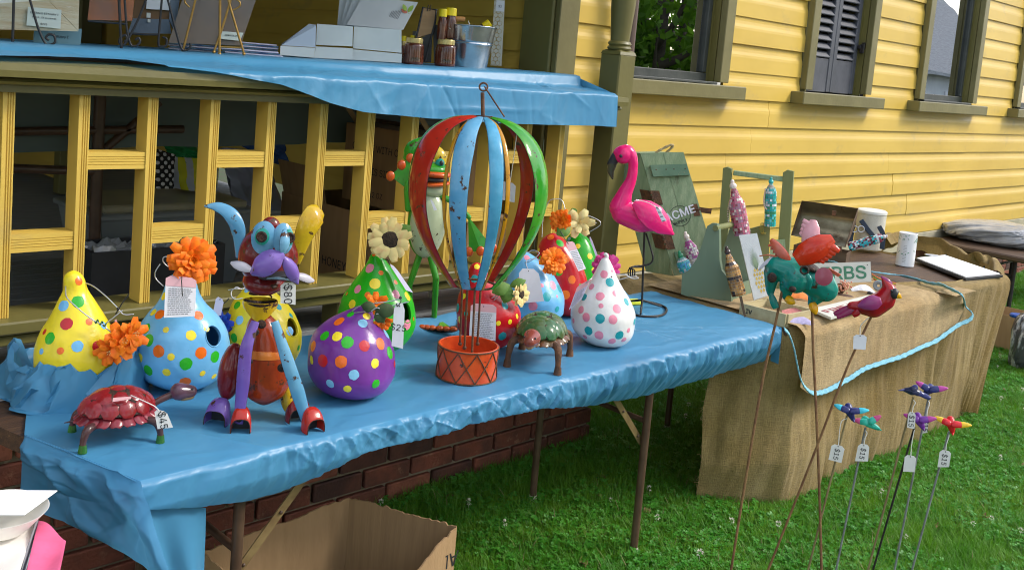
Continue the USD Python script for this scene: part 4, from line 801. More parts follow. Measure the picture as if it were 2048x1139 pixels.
    def patch(s, p, n, r):
        F = frame(n); V = [s.onto(p, 0.0007)]; rg = np.random.default_rng(int(abs(p[0] * 1e5 + p[2] * 1e4)) % 9999); w = rg.uniform(0.95, 1.05, 20)
        for k in (0.5, 1.0):
            for j in range(20): a = j / 20 * 2 * np.pi; V.append(s.onto(p + F[:, 0] * r * k * w[j] * math.cos(a) + F[:, 1] * r * k * w[j] * math.sin(a), 0.0007 if k < 1 else 0.0004))
        f = [[0, 1 + j, 1 + (j + 1) % 20] for j in range(20)]
        for j in range(20): a, b = 1 + j, 1 + (j + 1) % 20; f += [[a, a + 20, b + 20], [a, b + 20, b]]
        return tm(V, f)
    def wire(s, pts, m=None, r=0.0016):
        s.add('wire', tube(smoothline([s.L(*q) for q in pts], max(10, 6 * len(pts))), r, 7), m or STEELW, True)
D = lambda txt: [(float(a[0]), float(a[1]), float(a[2]), float(a[3]), a[4]) if len(a) == 5 else (float(a[0]), float(a[1]), float(a[2]), a[3]) for a in (q.split() for q in txt.split(','))]
TOF = lambda t, off=(0, -1, 0.15): A(*off)

g1 = Gourd('yellow dotted gourd with orange flower set in bunched blue plastic', [(160, 792, 38), (160, 772, 66), (159, 740, 79), (157, 705, 78), (155, 668, 68), (155, 637, 52), (153, 600, 33), (151, 575, 21), (148, 557, 18.5), (147, 546, 12), (147, 541, 3)], GOURD['yellow'],
    D('158 562 6 8 orange,156 603 12 green,127 611 8 11 blue,133 647 12 red,178 643 7 orange,99 676 8 12 green,155 692 11 blue,195 692 11 red,121 701 7 orange,83 702 6 blue,89 663 6 red,207 650 8 blue,226 716 6 green,221 672 7 orange'), seed=1)
g1.wire([(131, 572, -.02), (133, 593, -.05), (150, 611, -.07), (173, 630, -.08), (194, 644, -.085), (212, 650, -.085)]); g1.wire([(167, 564, 0.0), (187, 572, -.02), (213, 593, -.05), (233, 613, -.07), (247, 628, -.08), (268, 628, -.08)]); g1.wire([(245, 620, -.08), (228, 634, -.083), (210, 650, -.085), (222, 664, -.09)])
g1.add('tie', cat_([tube([g1.L(231, 628, -.082), g1.L(244, 606, -.083), g1.L(258, 587, -.08)], 0.0015, 6), ell(g1.L(236, 617, -.082), (0.004, 0.004, 0.004), sub=2)]), TIE, True)
g1.add('tie', tube(smoothline([g1.L(189 + 3 * k, 641 + 5 * math.sin(k * 2.2) + k * 1.2, -.086 + 0.004 * math.cos(k * 2.2)) for k in range(9)], 50), 0.0016, 6), mat('green_tie', (0.02, 0.12, 0.05), None, rough=0.5), True)
flower(g1, 'lily', g1.L(243, 682, -.09), 0.052, (0.3, -1, 0.35), 5, PET_O, leaves=[(leafm(g1.L(232, 664, -.088), g1.L(208, 690, -.10), 0.022, (0, -1, 0.3)), LEAFD), (leafm(g1.L(245, 690, -.09), g1.L(262, 706, -.09), 0.02, (0, -1, 0.2)), LEAFD)])
flower(g1, 'lily', g1.L(262, 668, -.08), 0.046, (0.7, -0.8, 0.3), 6, PET_O)
flower(g1, 'lily', g1.L(222, 700, -.10), 0.040, (-0.3, -1, -0.1), 61, PET_O)
card(g1, 'price_tag', [(228, 640), (234, 637), (247, 716), (243, 722)], PINKC, dy=-.082, hole=False)

g2 = Gourd('light blue dotted gourd with orange dahlia and a round black hole', [(365, 774, 30), (364, 763, 54), (363, 740, 81), (363, 707, 90), (364, 663, 84), (365, 630, 66), (364, 607, 46), (363, 585, 34), (363, 563, 27), (362, 550, 16), (362, 545, 3)], GOURD['blue'],
    D('292 657 8 11 green,297 680 8 12 green,317 702 12 orange,320 628 9 11 orange,332 659 6 yellow,382 670 10 yellow,397 630 10 orange,402 705 11.5 orange,430 713 8 11 green,342 713 7 yellow,372 727 12 green,280 715 4 9 yellow,296 740 8 11 green,333 744 8 yellow,405 746 6 yellow,370 763 11 orange,328 592 5 8 yellow,413 657 6 yellow,307 624 6 8 yellow,428 752 6 yellow'), hole=(428, 672, 12, 21), seed=2)
g2.wire([(327, 572, .01), (312, 557, .02), (311, 543, .02), (320, 528, .02)]); g2.wire([(350, 537, 0), (335, 532, 0), (326, 522, 0), (328, 514, 0), (338, 514, 0), (352, 522, 0)])
flower(g2, 'dahlia', g2.L(385, 520, -.045), 0.064, (0.12, -1, 0.18), 7, PET_O, leaves=[(leafm(g2.L(378, 545, -.04), g2.L(383, 566, -.05), 0.03, (0, -1, 0.1)), LEAFD), (leafm(g2.L(372, 490, -.02), g2.L(366, 474, -.02), 0.03, (0, -1, 0.1)), LEAFD)])
card(g2, 'price_tag', [(332, 550), (393, 556), (390, 632), (328, 635)], WHITEP, dys=(-.075, -.075, -.105, -.105), lines=13, band=(0.25, PINKC), hole=False)
g2.add('tie', tube([g2.L(364, 552, -.076), g2.L(363, 562, -.088), g2.L(365, 592, -.10)], 0.0014, 6), TIE, True)

g3 = Gourd('yellow dotted gourd with teal dots half hidden behind the metal dog', [(530, 738, 24), (529, 720, 55), (528, 690, 72), (527, 660, 75), (526, 631, 66), (522, 608, 54), (518, 585, 34), (516, 568, 22), (515, 556, 12), (515, 551, 3)], GOURD['yellow'],
    D('494 578 8 sky,474 610 9 green,479 640 9 sky,468 675 9 green,557 613 7 teal,582 631 6 teal,597 695 6 green,580 662 9 sky'), hole=(586, 654, 9, 19), seed=3)
g3.wire([(505, 575, 0), (485, 577, -.02), (470, 577, -.03), (456, 580, -.03)]); g3.wire([(487, 596, -.03), (468, 597, -.04), (462, 585, -.03), (472, 574, -.02), (480, 577, -.02)])
flower(g3, 'lily', g3.L(446, 646, -.05), 0.036, (-0.4, -1, 0.3), 8, PET_B); flower(g3, 'lily', g3.L(455, 662, -.05), 0.032, (0.1, -1, -0.1), 9, PET_B)
card(g3, 'price_tag', [(433, 591), (448, 600), (442, 630), (424, 634)], LAVC, dy=-.055)
g3.add('tie', tube(smoothline([g3.L(430, 624, -.05), g3.L(440, 612, -.052), g3.L(452, 603, -.05), g3.L(458, 596, -.045)], 20), 0.0015, 6), TIE, True)

g4 = Gourd('bright green dotted gourd with a cream sunflower on top', [(752, 702, 24), (753, 692, 44), (754, 668, 68), (754, 637, 79), (754, 603, 73), (755, 573, 55), (756, 540, 31), (755, 522, 19), (753, 510, 11), (752, 504, 3)], GOURD['green'],
    D('739 536 8 10 pink,762 545 5 orange,750 567 11 yellow,791 564 5 orange,715 578 9 pink,792 588 9 pink,815 592 6 10 yellow,694 587 4 orange,704 608 9 yellow,735 589 6 orange,679 607 5 9 pink,827 637 4 orange,815 649 7 10 pink,826 668 6 yellow,748 509 5 orange,690 650 7 orange'), hole=(814, 625, 9, 20), seed=4)
flower(g4, 'daisy', g4.L(779, 480, -.03), 0.068, (0.1, -1, 0.25), 10, PET_C, leaves=[(leafm(g4.L(796, 470, -.02), g4.L(822, 452, -.02), 0.04, (0, -1, 0.2)), LEAFG), (leafm(g4.L(784, 495, -.025), g4.L(787, 515, -.03), 0.045, (0, -1, 0.2)), LEAFG)])
g4.wire([(744, 508, 0), (748, 500, 0), (753, 491, -.01)]); g4.wire([(766, 518, -.02), (776, 520, -.03), (779, 528, -.035)], TIE)
card(g4, 'price_tag', [(777, 526), (790, 533), (826, 585), (812, 580)], LAVC, dys=(-.045, -.03, -.075, -.085), hole=False)

g5 = Gourd('squat purple gourd with many coloured dots near the front edge', [(705, 785, 40), (705, 778, 58), (704, 762, 78), (704, 735, 89), (704, 707, 88), (703, 673, 78), (707, 648, 58), (715, 630, 36), (721, 620, 21), (722, 614, 10), (722, 611, 2)], GOURD['purple'],
    D('678 642 10 8 orange,734 632 8 9 yellow,726 646 10 sky,649 671 9 10 green,674 672 10 yellow,695 684 12 green,729 691 11 red,761 687 9 12 orange,780 705 6 12 green,626 692 6 11 orange,623 719 5 9 yellow,645 721 9 12 red,682 723 12 orange,750 726 9 yellow,708 749 10 sky,660 767 9 sky,752 767 9 green,695 777 8 yellow,773 667 6 11 sky,752 643 6 9 green,789 727 7 red,701 628 7 green'), seed=5)
g5.wire([(704, 622, -.02), (722, 611, -.04), (752, 606, -.05), (780, 602, -.05), (800, 597, -.05)]); g5.wire([(704, 626, -.02), (740, 621, -.05), (772, 614, -.055), (818, 603, -.055)]); g5.wire([(742, 622, -.06), (755, 615, -.06), (765, 624, -.06), (752, 628, -.06)])
flower(g5, 'lily', g5.L(752, 606, -.015), 0.034, (0.0, -1, 0.45), 12, PET_O, leaves=[(leafm(g5.L(750, 618, -.055), g5.L(792, 622, -.06), 0.04, (0, -1, 0.2)), LEAFD), (leafm(g5.L(752, 616, -.055), g5.L(722, 610, -.05), 0.03, (0, -1, 0.2)), LEAFD), (leafm(g5.L(752, 622, -.055), g5.L(768, 645, -.06), 0.032, (0, -1, 0.2)), LEAFD)])
flower(g5, 'lily', g5.L(766, 640, -.02), 0.030, (0.2, -1, -0.3), 13, PET_O)
card(g5, 'price_tag', [(789, 604), (810, 607), (806, 697), (783, 691)], WHITEP, '$25', 0.017, -.065, turn=0)
g5.add('tie', cat_([tube(smoothline([g5.L(800, 592, -.055), g5.L(802, 602, -.064), g5.L(795, 612, -.066), g5.L(793, 606, -.066)], 16), 0.0013, 6), ell(g5.L(801, 595, -.055), (0.004, 0.004, 0.004), sub=2)]), TIE, True)

g6 = Gourd('red gourd with yellow and teal dots behind the balloon basket', [(977, 694, 22), (977, 682, 42), (977, 656, 62), (977, 626, 65), (973, 600, 58), (965, 575, 40), (958, 553, 23), (955, 538, 17), (954, 529, 11), (954, 525, 3)], GOURD['red'],
    D('954 533 6 yellow,949 557 8 teal,927 592 5 7 yellow,920 640 5 8 yellow,915 615 5 9 teal,1005 672 9 teal,997 646 5 yellow,965 682 8 yellow,1010 610 8 teal,1020 643 5 yellow,932 627 5 teal,1034 632 5 yellow'), seed=6)
g6.wire([(965, 560, -.03), (990, 566, -.06), (1003, 580, -.07), (985, 603, -.075), (968, 612, -.075), (970, 603, -.075), (990, 592, -.07), (1008, 570, -.06)])
card(g6, 'price_tag', [(942, 606), (993, 609), (991, 681), (938, 676)], WHITEP, dys=(-.112, -.112, -.122, -.122), lines=14, band=(0.22, PINKC))
flower(g6, 'daisy', g6.L(1040, 588, -.05), 0.040, (0.8, -0.7, 0.1), 14, PET_C, leaves=[(leafm(g6.L(1020, 570, -.06), g6.L(984, 585, -.08), 0.045, (0, -1, 0.4)), LEAFG), (leafm(g6.L(1020, 572, -.06), g6.L(1008, 606, -.08), 0.045, (0, -1, 0.3)), LEAFG), (leafm(g6.L(1020, 572, -.06), g6.L(1052, 560, -.05), 0.03, (0, -1, 0.4)), LEAFG)])

g7 = Gourd('light blue gourd with pink and teal dots behind the white one', [(1066, 642, 24), (1066, 632, 46), (1066, 618, 60), (1067, 597, 62), (1066, 563, 51), (1060, 530, 32), (1050, 510, 17), (1046, 503, 9), (1046, 499, 2)], GOURD['blue'],
    D('1106 570 7 9 pink,1094 593 9 teal,1114 592 3 pink,1066 612 9 pink,1114 618 6 teal,1119 577 5 9 teal,1084 570 4 pink,1054 515 6 pink,1040 560 7 pink'), seed=7)
flower(g7, 'dahlia', g7.L(1105, 522, -.05), 0.052, (0.35, -1, 0.3), 15, PET_O)
card(g7, 'price_tag', [(1037, 536), (1076, 538), (1088, 602), (1042, 606)], WHITEP, dys=(-.115, -.11, -.125, -.125))
g7.wire([(1046, 525, -.04), (1060, 522, -.05), (1074, 512, -.045), (1078, 505, -.04), (1066, 500, -.03), (1055, 505, -.03)]); g7.wire([(1056, 540, -.07), (1052, 525, -.06), (1060, 518, -.05), (1090, 520, -.05)])

g8 = Gourd('red gourd with orange and green dots, tag hanging on its right', [(1132, 629, 20), (1131, 618, 40), (1128, 590, 51), (1122, 550, 49), (1117, 520, 43), (1111, 490, 31), (1108, 476, 19), (1107, 469, 9), (1107, 466, 2)], GOURD['red'],
    D('1101 474 8 orange,1120 486 8 green,1131 517 9 orange,1117 542 9 green,1144 559 7 8 orange,1131 589 7 9 orange,1081 517 6 green,1077 500 5 yellow,1161 572 5 green'), seed=8)
card(g8, 'price_tag', [(1130, 484), (1147, 482), (1172, 537), (1157, 542)], WHITEP, dys=(-.06, -.05, -.075, -.085), lines=11, band=(0.3, PINKC), hole=False)
g8.add('tie', tube([g8.L(1121, 462, -.05), g8.L(1130, 478, -.058), g8.L(1137, 488, -.065)], 0.0015, 6), TIE, True)
flower(g8, 'dahlia', g8.L(1122, 441, -.02), 0.045, (-0.4, -1, 0.2), 16, PET_O, leaves=[(leafm(g8.L(1140, 452, -.02), g8.L(1114, 470, -.05), 0.05, (0, -1, 0.3)), LEAFG)])
g8.wire([(1084, 474, 0), (1086, 440, .02), (1097, 404, .02), (1112, 398, .02), (1124, 401, .02), (1130, 418, .01), (1133, 442, 0)])

g9 = Gourd('green dotted gourd with a pale lily, behind the red one', [(1166, 614, 18), (1166, 603, 34), (1165, 570, 44), (1163, 530, 40), (1160, 500, 33), (1157, 477, 22), (1156, 467, 12), (1156, 462, 3)], GOURD['green'], D('1180 512 6 yellow,1156 492 5 yellow,1138 478 5 sky,1188 540 6 yellow'), seed=9)
flower(g9, 'lily', g9.L(1158, 445, -.04), 0.062, (0.2, -1, 0.2), 17, mat('pale_yellow_petal', (0.82, 0.74, 0.36), (0.84, 0.55, 0.25), 40, 0.6, transl=0.3, lo=0.5, hi=0.8), leaves=[(leafm(g9.L(1150, 430, -.03), g9.L(1144, 416, -.03), 0.03, (0, -1, 0.2)), LEAFG)])
g9.wire([(1170, 468, -.02), (1185, 460, -.02), (1200, 450, -.02), (1198, 441, -.02), (1176, 431, -.02), (1174, 436, -.02), (1193, 446, -.02)])
card(g9, 'price_tag', [(1178, 474), (1182, 474), (1199, 520), (1195, 522)], LAVC, dy=-.05, hole=False)

g10 = Gourd('white gourd with pink and teal dots and a curled stem', [(1209, 689, 26), (1208, 678, 46), (1206, 656, 63), (1207, 627, 65.5), (1208, 597, 53), (1209, 575, 38), (1210, 555, 26), (1211, 532, 15), (1211, 520, 9), (1212, 515, 4)], GOURD['white'],
    D('1208 548 8 pink,1220 564 8 9 teal,1183 573 7 pink,1200 592 9 pink,1230 586 6 pink,1168 594 7 8 teal,1253 603 6 8 teal,1202 611 5 pink,1234 617 8 9 pink,1162 619 7 8 pink,1172 634 8 9 pink,1200 637 9.5 teal,1226 639 9 pink,1269 643 7 teal,1147 641 5 pink,1177 661 9 teal,1198 670 9 pink,1239 670 9 teal,1257 660 5 pink,1170 673 5 pink,1224 682 8 pink,1248 679 6 pink,1223 553 1.7 black,1224 541 3 pink'), seed=10)
g10.add('stem', tube(smoothline([g10.L(1211, 520), g10.L(1214, 512), g10.L(1211, 508), g10.L(1208, 510)], 14), [0.008, 0.006, 0.005, 0.004], 10), GOURD['white'], True)
flower(g10, 'dahlia', g10.L(1212, 533, .03), 0.050, (-0.1, -1, 0.4), 18, PET_P)
g10.wire([(1184, 556, -.05), (1178, 560, -.06), (1172, 566, -.06)]); g10.wire([(1232, 548, 0), (1250, 549, -.01), (1264, 556, -.01), (1276, 556, -.01), (1268, 552, .0), (1234, 560, 0)])
card(g10, 'price_tag', [(1155, 572), (1181, 558), (1163, 598), (1138, 619)], LAVC, dys=(-.055, -.055, -.085, -.09), lines=9, band=(0.3, PINKC), hole=False)
# ------------------------------------------------------------------ metal dog
def hx(t, x, y, dy=0.0): return t.L(x, y, dy)
DOGP = {k: gloss('enamel_' + k, tuple(np.array(v[0]) * 0.72), tuple(np.array(v[1]) * 0.72), chips=1.05) for k, v in dict(maroon=((0.16, 0.012, 0.016), (0.30, 0.035, 0.03)), rust=((0.36, 0.05, 0.012), (0.20, 0.022, 0.010)), purple=((0.22, 0.12, 0.52), (0.30, 0.19, 0.60)), blue=((0.12, 0.38, 0.62), (0.24, 0.52, 0.72)), yellow=((0.72, 0.50, 0.02), (0.60, 0.30, 0.015)), red=((0.55, 0.03, 0.015), (0.30, 0.012, 0.012)), teal=((0.015, 0.33, 0.27), (0.04, 0.46, 0.34)), white=((0.70, 0.68, 0.76), (0.60, 0.55, 0.64)), green=((0.03, 0.30, 0.02), (0.09, 0.38, 0.03)), pink=((0.80, 0.03, 0.22), (0.80, 0.10, 0.30)), orange=((0.75, 0.13, 0.02), (0.55, 0.05, 0.015)), cream=((0.52, 0.60, 0.38), (0.60, 0.66, 0.44)), gold=((0.70, 0.34, 0.012), (0.5, 0.2, 0.01)), sky=((0.10, 0.40, 0.70), (0.24, 0.55, 0.80))).items()}
def disc(t, c, nrm, r, th=0.002, dome=0.0, sx=1.0, up=(0, 0, 1)):
    """round or oval plate of sheet metal, domed towards nrm"""
    F = frame(nrm, up); pr = [(0.0, 0.0)] + [(r * q, dome * (1 - q * q) - dome) for q in (0.0, 0.35, 0.7, 0.9, 1.0)][1:] + [(r, -dome - th), (0, -dome - th)]
    pr[0] = (0.0, 0.0)
    m = lathe(pr[::-1], 36); v = np.array(m.vertices); v[:, 0] *= sx
    return tm(v @ np.stack([F[:, 0], F[:, 1], F[:, 2]], 1).T + np.asarray(c), m.faces)
def claw(t, name, c, s, m, yaw=0.0, parent=None):
    """bent sheet toe: rounded top, open dark front between two cheeks"""
    w, h, d = s; R = rz(yaw); a = np.linspace(0, np.pi, 13)
    ys = (d * 0.5, d * 0.25, -d * 0.1, -d * 0.42); ws = (0.55, 0.85, 1.0, 0.95); hs = (0.75, 1.0, 0.95, 0.62)
    G = np.array([[A(-w / 2 * k * math.copysign(abs(math.cos(q)) ** 0.6, math.cos(q)), y, h * hh * math.sin(q) ** 0.7) for q in a] for y, k, hh in zip(ys, ws, hs)])
    G = np.array([smoothline(G[:, j], 12) for j in range(13)]).transpose(1, 0, 2)
    p = t.add(name, sheet(G @ R.T + np.asarray(c), 0.0025), m, True, parent=parent)
    t.add('cut_edge', tube(G[-1] @ R.T + np.asarray(c), 0.0013, 5), WELD, True, parent=p)
    back = G[4]; t.add('hollow', plate([q for q in back @ R.T + np.asarray(c)], 0.001), BLACKP, parent=p)  # black plate set inside to stand for shade in the open toe
    return p
dog = Thing('metal_dog', 'tall sitting dog welded from bright painted sheet metal with one blue and one yellow ear', 'dog sculpture', P(532, 838, z=TZ + 0.004), True); k = mpp(dog)
def rings(t, rows, dy=0.0, depth=1.0, n=40):
    q = np.array([list(t.L(x, y, dy)[[0, 2]]) + [w * mpp(t)] for x, y, w in rows])[::-1]
    q = smoothline(q, 40); V = []
    a = np.arange(n) / n * 2 * np.pi
    for x, z, r in q: V.append(np.stack([x + r * np.cos(a), dy + r * depth * np.sin(a), np.full(n, z)], 1))
    V = np.vstack(V + [[[q[0][0], dy, q[0][1]]], [[q[-1][0], dy, q[-1][1]]]]); F = grid_faces(40, n, True); j = np.arange(n); e = 39 * n
    return tm(V, np.vstack([F, np.stack([np.full(n, 40 * n), (j + 1) % n, j], 1), np.stack([np.full(n, 40 * n + 1), e + j, e + (j + 1) % n], 1)]))
dog.add('body', rings(dog, [(524, 630, 17), (526, 645, 29), (530, 668, 38), (532, 700, 44), (533, 735, 47), (533, 765, 46), (530, 788, 37), (528, 802, 18), (527, 809, 3)], 0.0, 0.9), DOGP['rust'], True)
dog.add('belly_band', rings(dog, [(531, 692, 43.0), (532, 700, 44.7), (532, 708, 45.4)], 0.0, 0.9), mat('enamel_band', (0.62, 0.20, 0.03), (0.45, 0.10, 0.02), 12, 0.25, coat=0.4), True)
th = np.linspace(0, 2 * np.pi, 61); cc = dog.L(521, 600); nb_ = dog.node('collar')
GC = np.array([[cc + A(33 * k * math.cos(a) * f, 28 * k * math.sin(a) * f, -v * k * (14 + (22 if math.sin(a) < 0 else 4) * max(0, abs(math.sin(a))) ** 3 * 1.0)) for a in th] for v, f in ((0, 1.0), (0.5, 1.02), (1, 0.95))])
dog.add('neck_band', sheet(GC, 0.0015), DOGP['yellow'], 40, parent=nb_)
dog.add('neck_cup', moved(lathe([(0, -0.03), (20 * k, -0.026), (31 * k, -0.004), (31.5 * k, -0.001)], 36), cc), WELD, True, parent=nb_)
dog.add('spring', tube(smoothline([dog.L(521 + 22 * math.cos(a), 594 - a * 2.4) + A(0, 22 * k * math.sin(a), 0) for a in np.linspace(0, 12.5, 60)], 160), 0.0022, 7), WELD, True)
hc = dog.L(537, 512)
dog.add('head', ell(hc, (58 * k, 50 * k, 62 * k), None, 4), DOGP['maroon'], True)
dog.add('jaw', ell(dog.L(527, 562, -.012), (40 * k, 42 * k, 24 * k), rx(0.2), 3), DOGP['maroon'], True)
dog.add('brow_lobe', ell(dog.L(541, 456, -.045), (19 * k, 15 * k, 22 * k), None, 3), DOGP['maroon'], True)
dog.add('mouth', ell(dog.L(553, 551, -.060), (34 * k, 20 * k, 8 * k), ry(-0.12), 3), BLACKP, True)
dog.add('tongue', strip([dog.L(534, 557, -.085), dog.L(555, 556, -.098), dog.L(580, 560, -.088)], [4 * k, 9 * k, 7 * k], (0, -0.3, 1), 0.1, 0.0015), mat('slate_enamel', (0.10, 0.20, 0.27), (0.16, 0.27, 0.33), 20, 0.3, coat=0.4), True)
for (x, y, rr, sx, nx) in ((526, 476, 32, 0.74, -0.12), (569, 478, 30, 0.66, 0.25)):
    e = dog.L(x, y, -.085); nn = unit(A(nx, -1, 0.12)); E = dog.node('eye')
    dog.add('eye_plate', disc(dog, e, nn, rr * k, 0.002, 0.012, sx), DOGP['blue'], 40, parent=E)
    e2 = dog.L(x - 2 if x < 550 else x + 9, y - 3, -.090)
    dog.add('iris', disc(dog, e2 + nn * 0.004, nn, 16 * k, 0.002, 0.005, 0.85 if x < 550 else 0.6), DOGP['teal'], 40, parent=E)
    dog.add('pupil_washer', cat_([moved(trimesh.creation.torus(8 * k, 2.6 * k, 20, 8), e2 + nn * 0.007, frame(nn)), disc(dog, e2 + nn * 0.008, nn, 7 * k, 0.002)]), WELD, 40, parent=E)
edged(dog, 'nose_plate', DOGP['blue'], lambda: leafm(dog.L(565, 508, -.12), dog.L(570, 460, -.11), 20 * k, (0.5, -1, 0), 0.2, 0.3, (0.3, 0.85, 1, 0.9, 0.3), 16, 7, 0.002))
edged(dog, 'muzzle_plate', DOGP['purple'], lambda: leafm(dog.L(503, 546, -.10), dog.L(568, 507, -.125), 46 * k, (-0.25, -1, 0.35), 0.1, 0.30, (0.2, 0.85, 1, 0.85, 0.12), 18, 9, 0.002))
edged(dog, 'muzzle_plate', DOGP['purple'], lambda: leafm(dog.L(596, 567, -.085), dog.L(566, 512, -.125), 27 * k, (0.45, -1, 0.1), 0.1, 0.30, (0.1, 0.8, 1, 0.8, 0.12), 18, 9, 0.002))
edged(dog, 'whisker_spoon', DOGP['white'], lambda: leafm(dog.L(462, 525, -.07), dog.L(506, 542, -.09), 20 * k, (-0.1, -0.75, 0.7), 0.05, 0.30, (0.25, 0.85, 1, 0.8, 0.2), 14, 7, 0.002))
edged(dog, 'whisker_spoon', DOGP['white'], lambda: leafm(dog.L(627, 561, -.05), dog.L(588, 550, -.08), 19 * k, (0.1, -0.75, 0.7), 0.05, 0.30, (0.3, 0.9, 1, 0.8, 0.2), 14, 7, 0.002))
edged(dog, 'ear', DOGP['blue'], lambda: strip([dog.L(409, 412, .01), dog.L(436, 414, .005), dog.L(462, 430, 0), dog.L(477, 462, 0), dog.L(478, 515, 0)], np.array([3, 20, 28, 27, 12]) * k, [(-0.2, -1, 0.8), (0.1, -1, 0.5), (-0.5, -1, 0)], 0.14, 0.0022, 30, 7))
edged(dog, 'ear', DOGP['yellow'], lambda: strip([dog.L(595, 527, 0), dog.L(602, 490, -.01), dog.L(613, 458, -.012), dog.L(628, 432, 0), dog.L(640, 420, .02)], np.array([10, 27, 36, 44, 44, 26]) * k, [(0.2, -1, 0.2)] * 2, 0.14, 0.0022, 30, 7))
edged(dog, 'foreleg', DOGP['purple'], lambda: strip([dog.L(511, 642, -.062), dog.L(493, 695, -.078), dog.L(486, 765, -.072), dog.L(477, 845, -.062)], np.array([15, 24, 26, 18]) * k, [(-0.35, -1, 0.15)] * 2, 0.20, 0.0022, 30, 7))
edged(dog, 'foreleg', DOGP['blue'], lambda: strip([dog.L(549, 642, -.065), dog.L(573, 715, -.078), dog.L(596, 785, -.070), dog.L(614, 845, -.058)], np.array([14, 23, 26, 18]) * k, [(0.2, -1, 0.15)] * 2, 0.20, 0.0022, 30, 7))
claw(dog, 'forefoot', dog.L(480, 880, -.07) * A(1, 1, 0), (38 * k, 44 * k, 40 * k), DOGP['red']); claw(dog, 'forefoot', dog.L(622, 877, -.07) * A(1, 1, 0), (40 * k, 44 * k, 40 * k), DOGP['red'], 0.5)
dog.add('thigh', ell(dog.L(462, 742, .02), (25 * k, 36 * k, 58 * k), ry(0.12), 3), DOGP['maroon'], True)
dog.add('thigh', ell(dog.L(575, 780, .02), (18 * k, 30 * k, 50 * k), ry(-0.15), 3), DOGP['yellow'], True)
claw(dog, 'hind_foot', dog.L(437, 836, -.02) * A(1, 1, 0), (46 * k, 46 * k, 46 * k), DOGP['purple'], -0.35); claw(dog, 'hind_foot', dog.L(594, 832, .0) * A(1, 1, 0), (48 * k, 46 * k, 44 * k), DOGP['maroon'], 0.35)
for x, y, r_1, d_ in ((523, 648, 9, -.06), (511, 664, 7, -.07), (555, 668, 8, -.065), (564, 735, 9, -.06), (500, 722, 6, -.07), (478, 838, 6, -.068), (613, 838, 6, -.064)): dog.add('weld_spot', ell(dog.L(x, y, d_), (r_1 * k, 3 * k, r_1 * k), None, 2), WELD, True)
card(dog, 'price_tag', [(561, 565), (592, 564), (591, 609), (561, 606)], TAGP, '$80', 15 * k, -.09, turn=1)

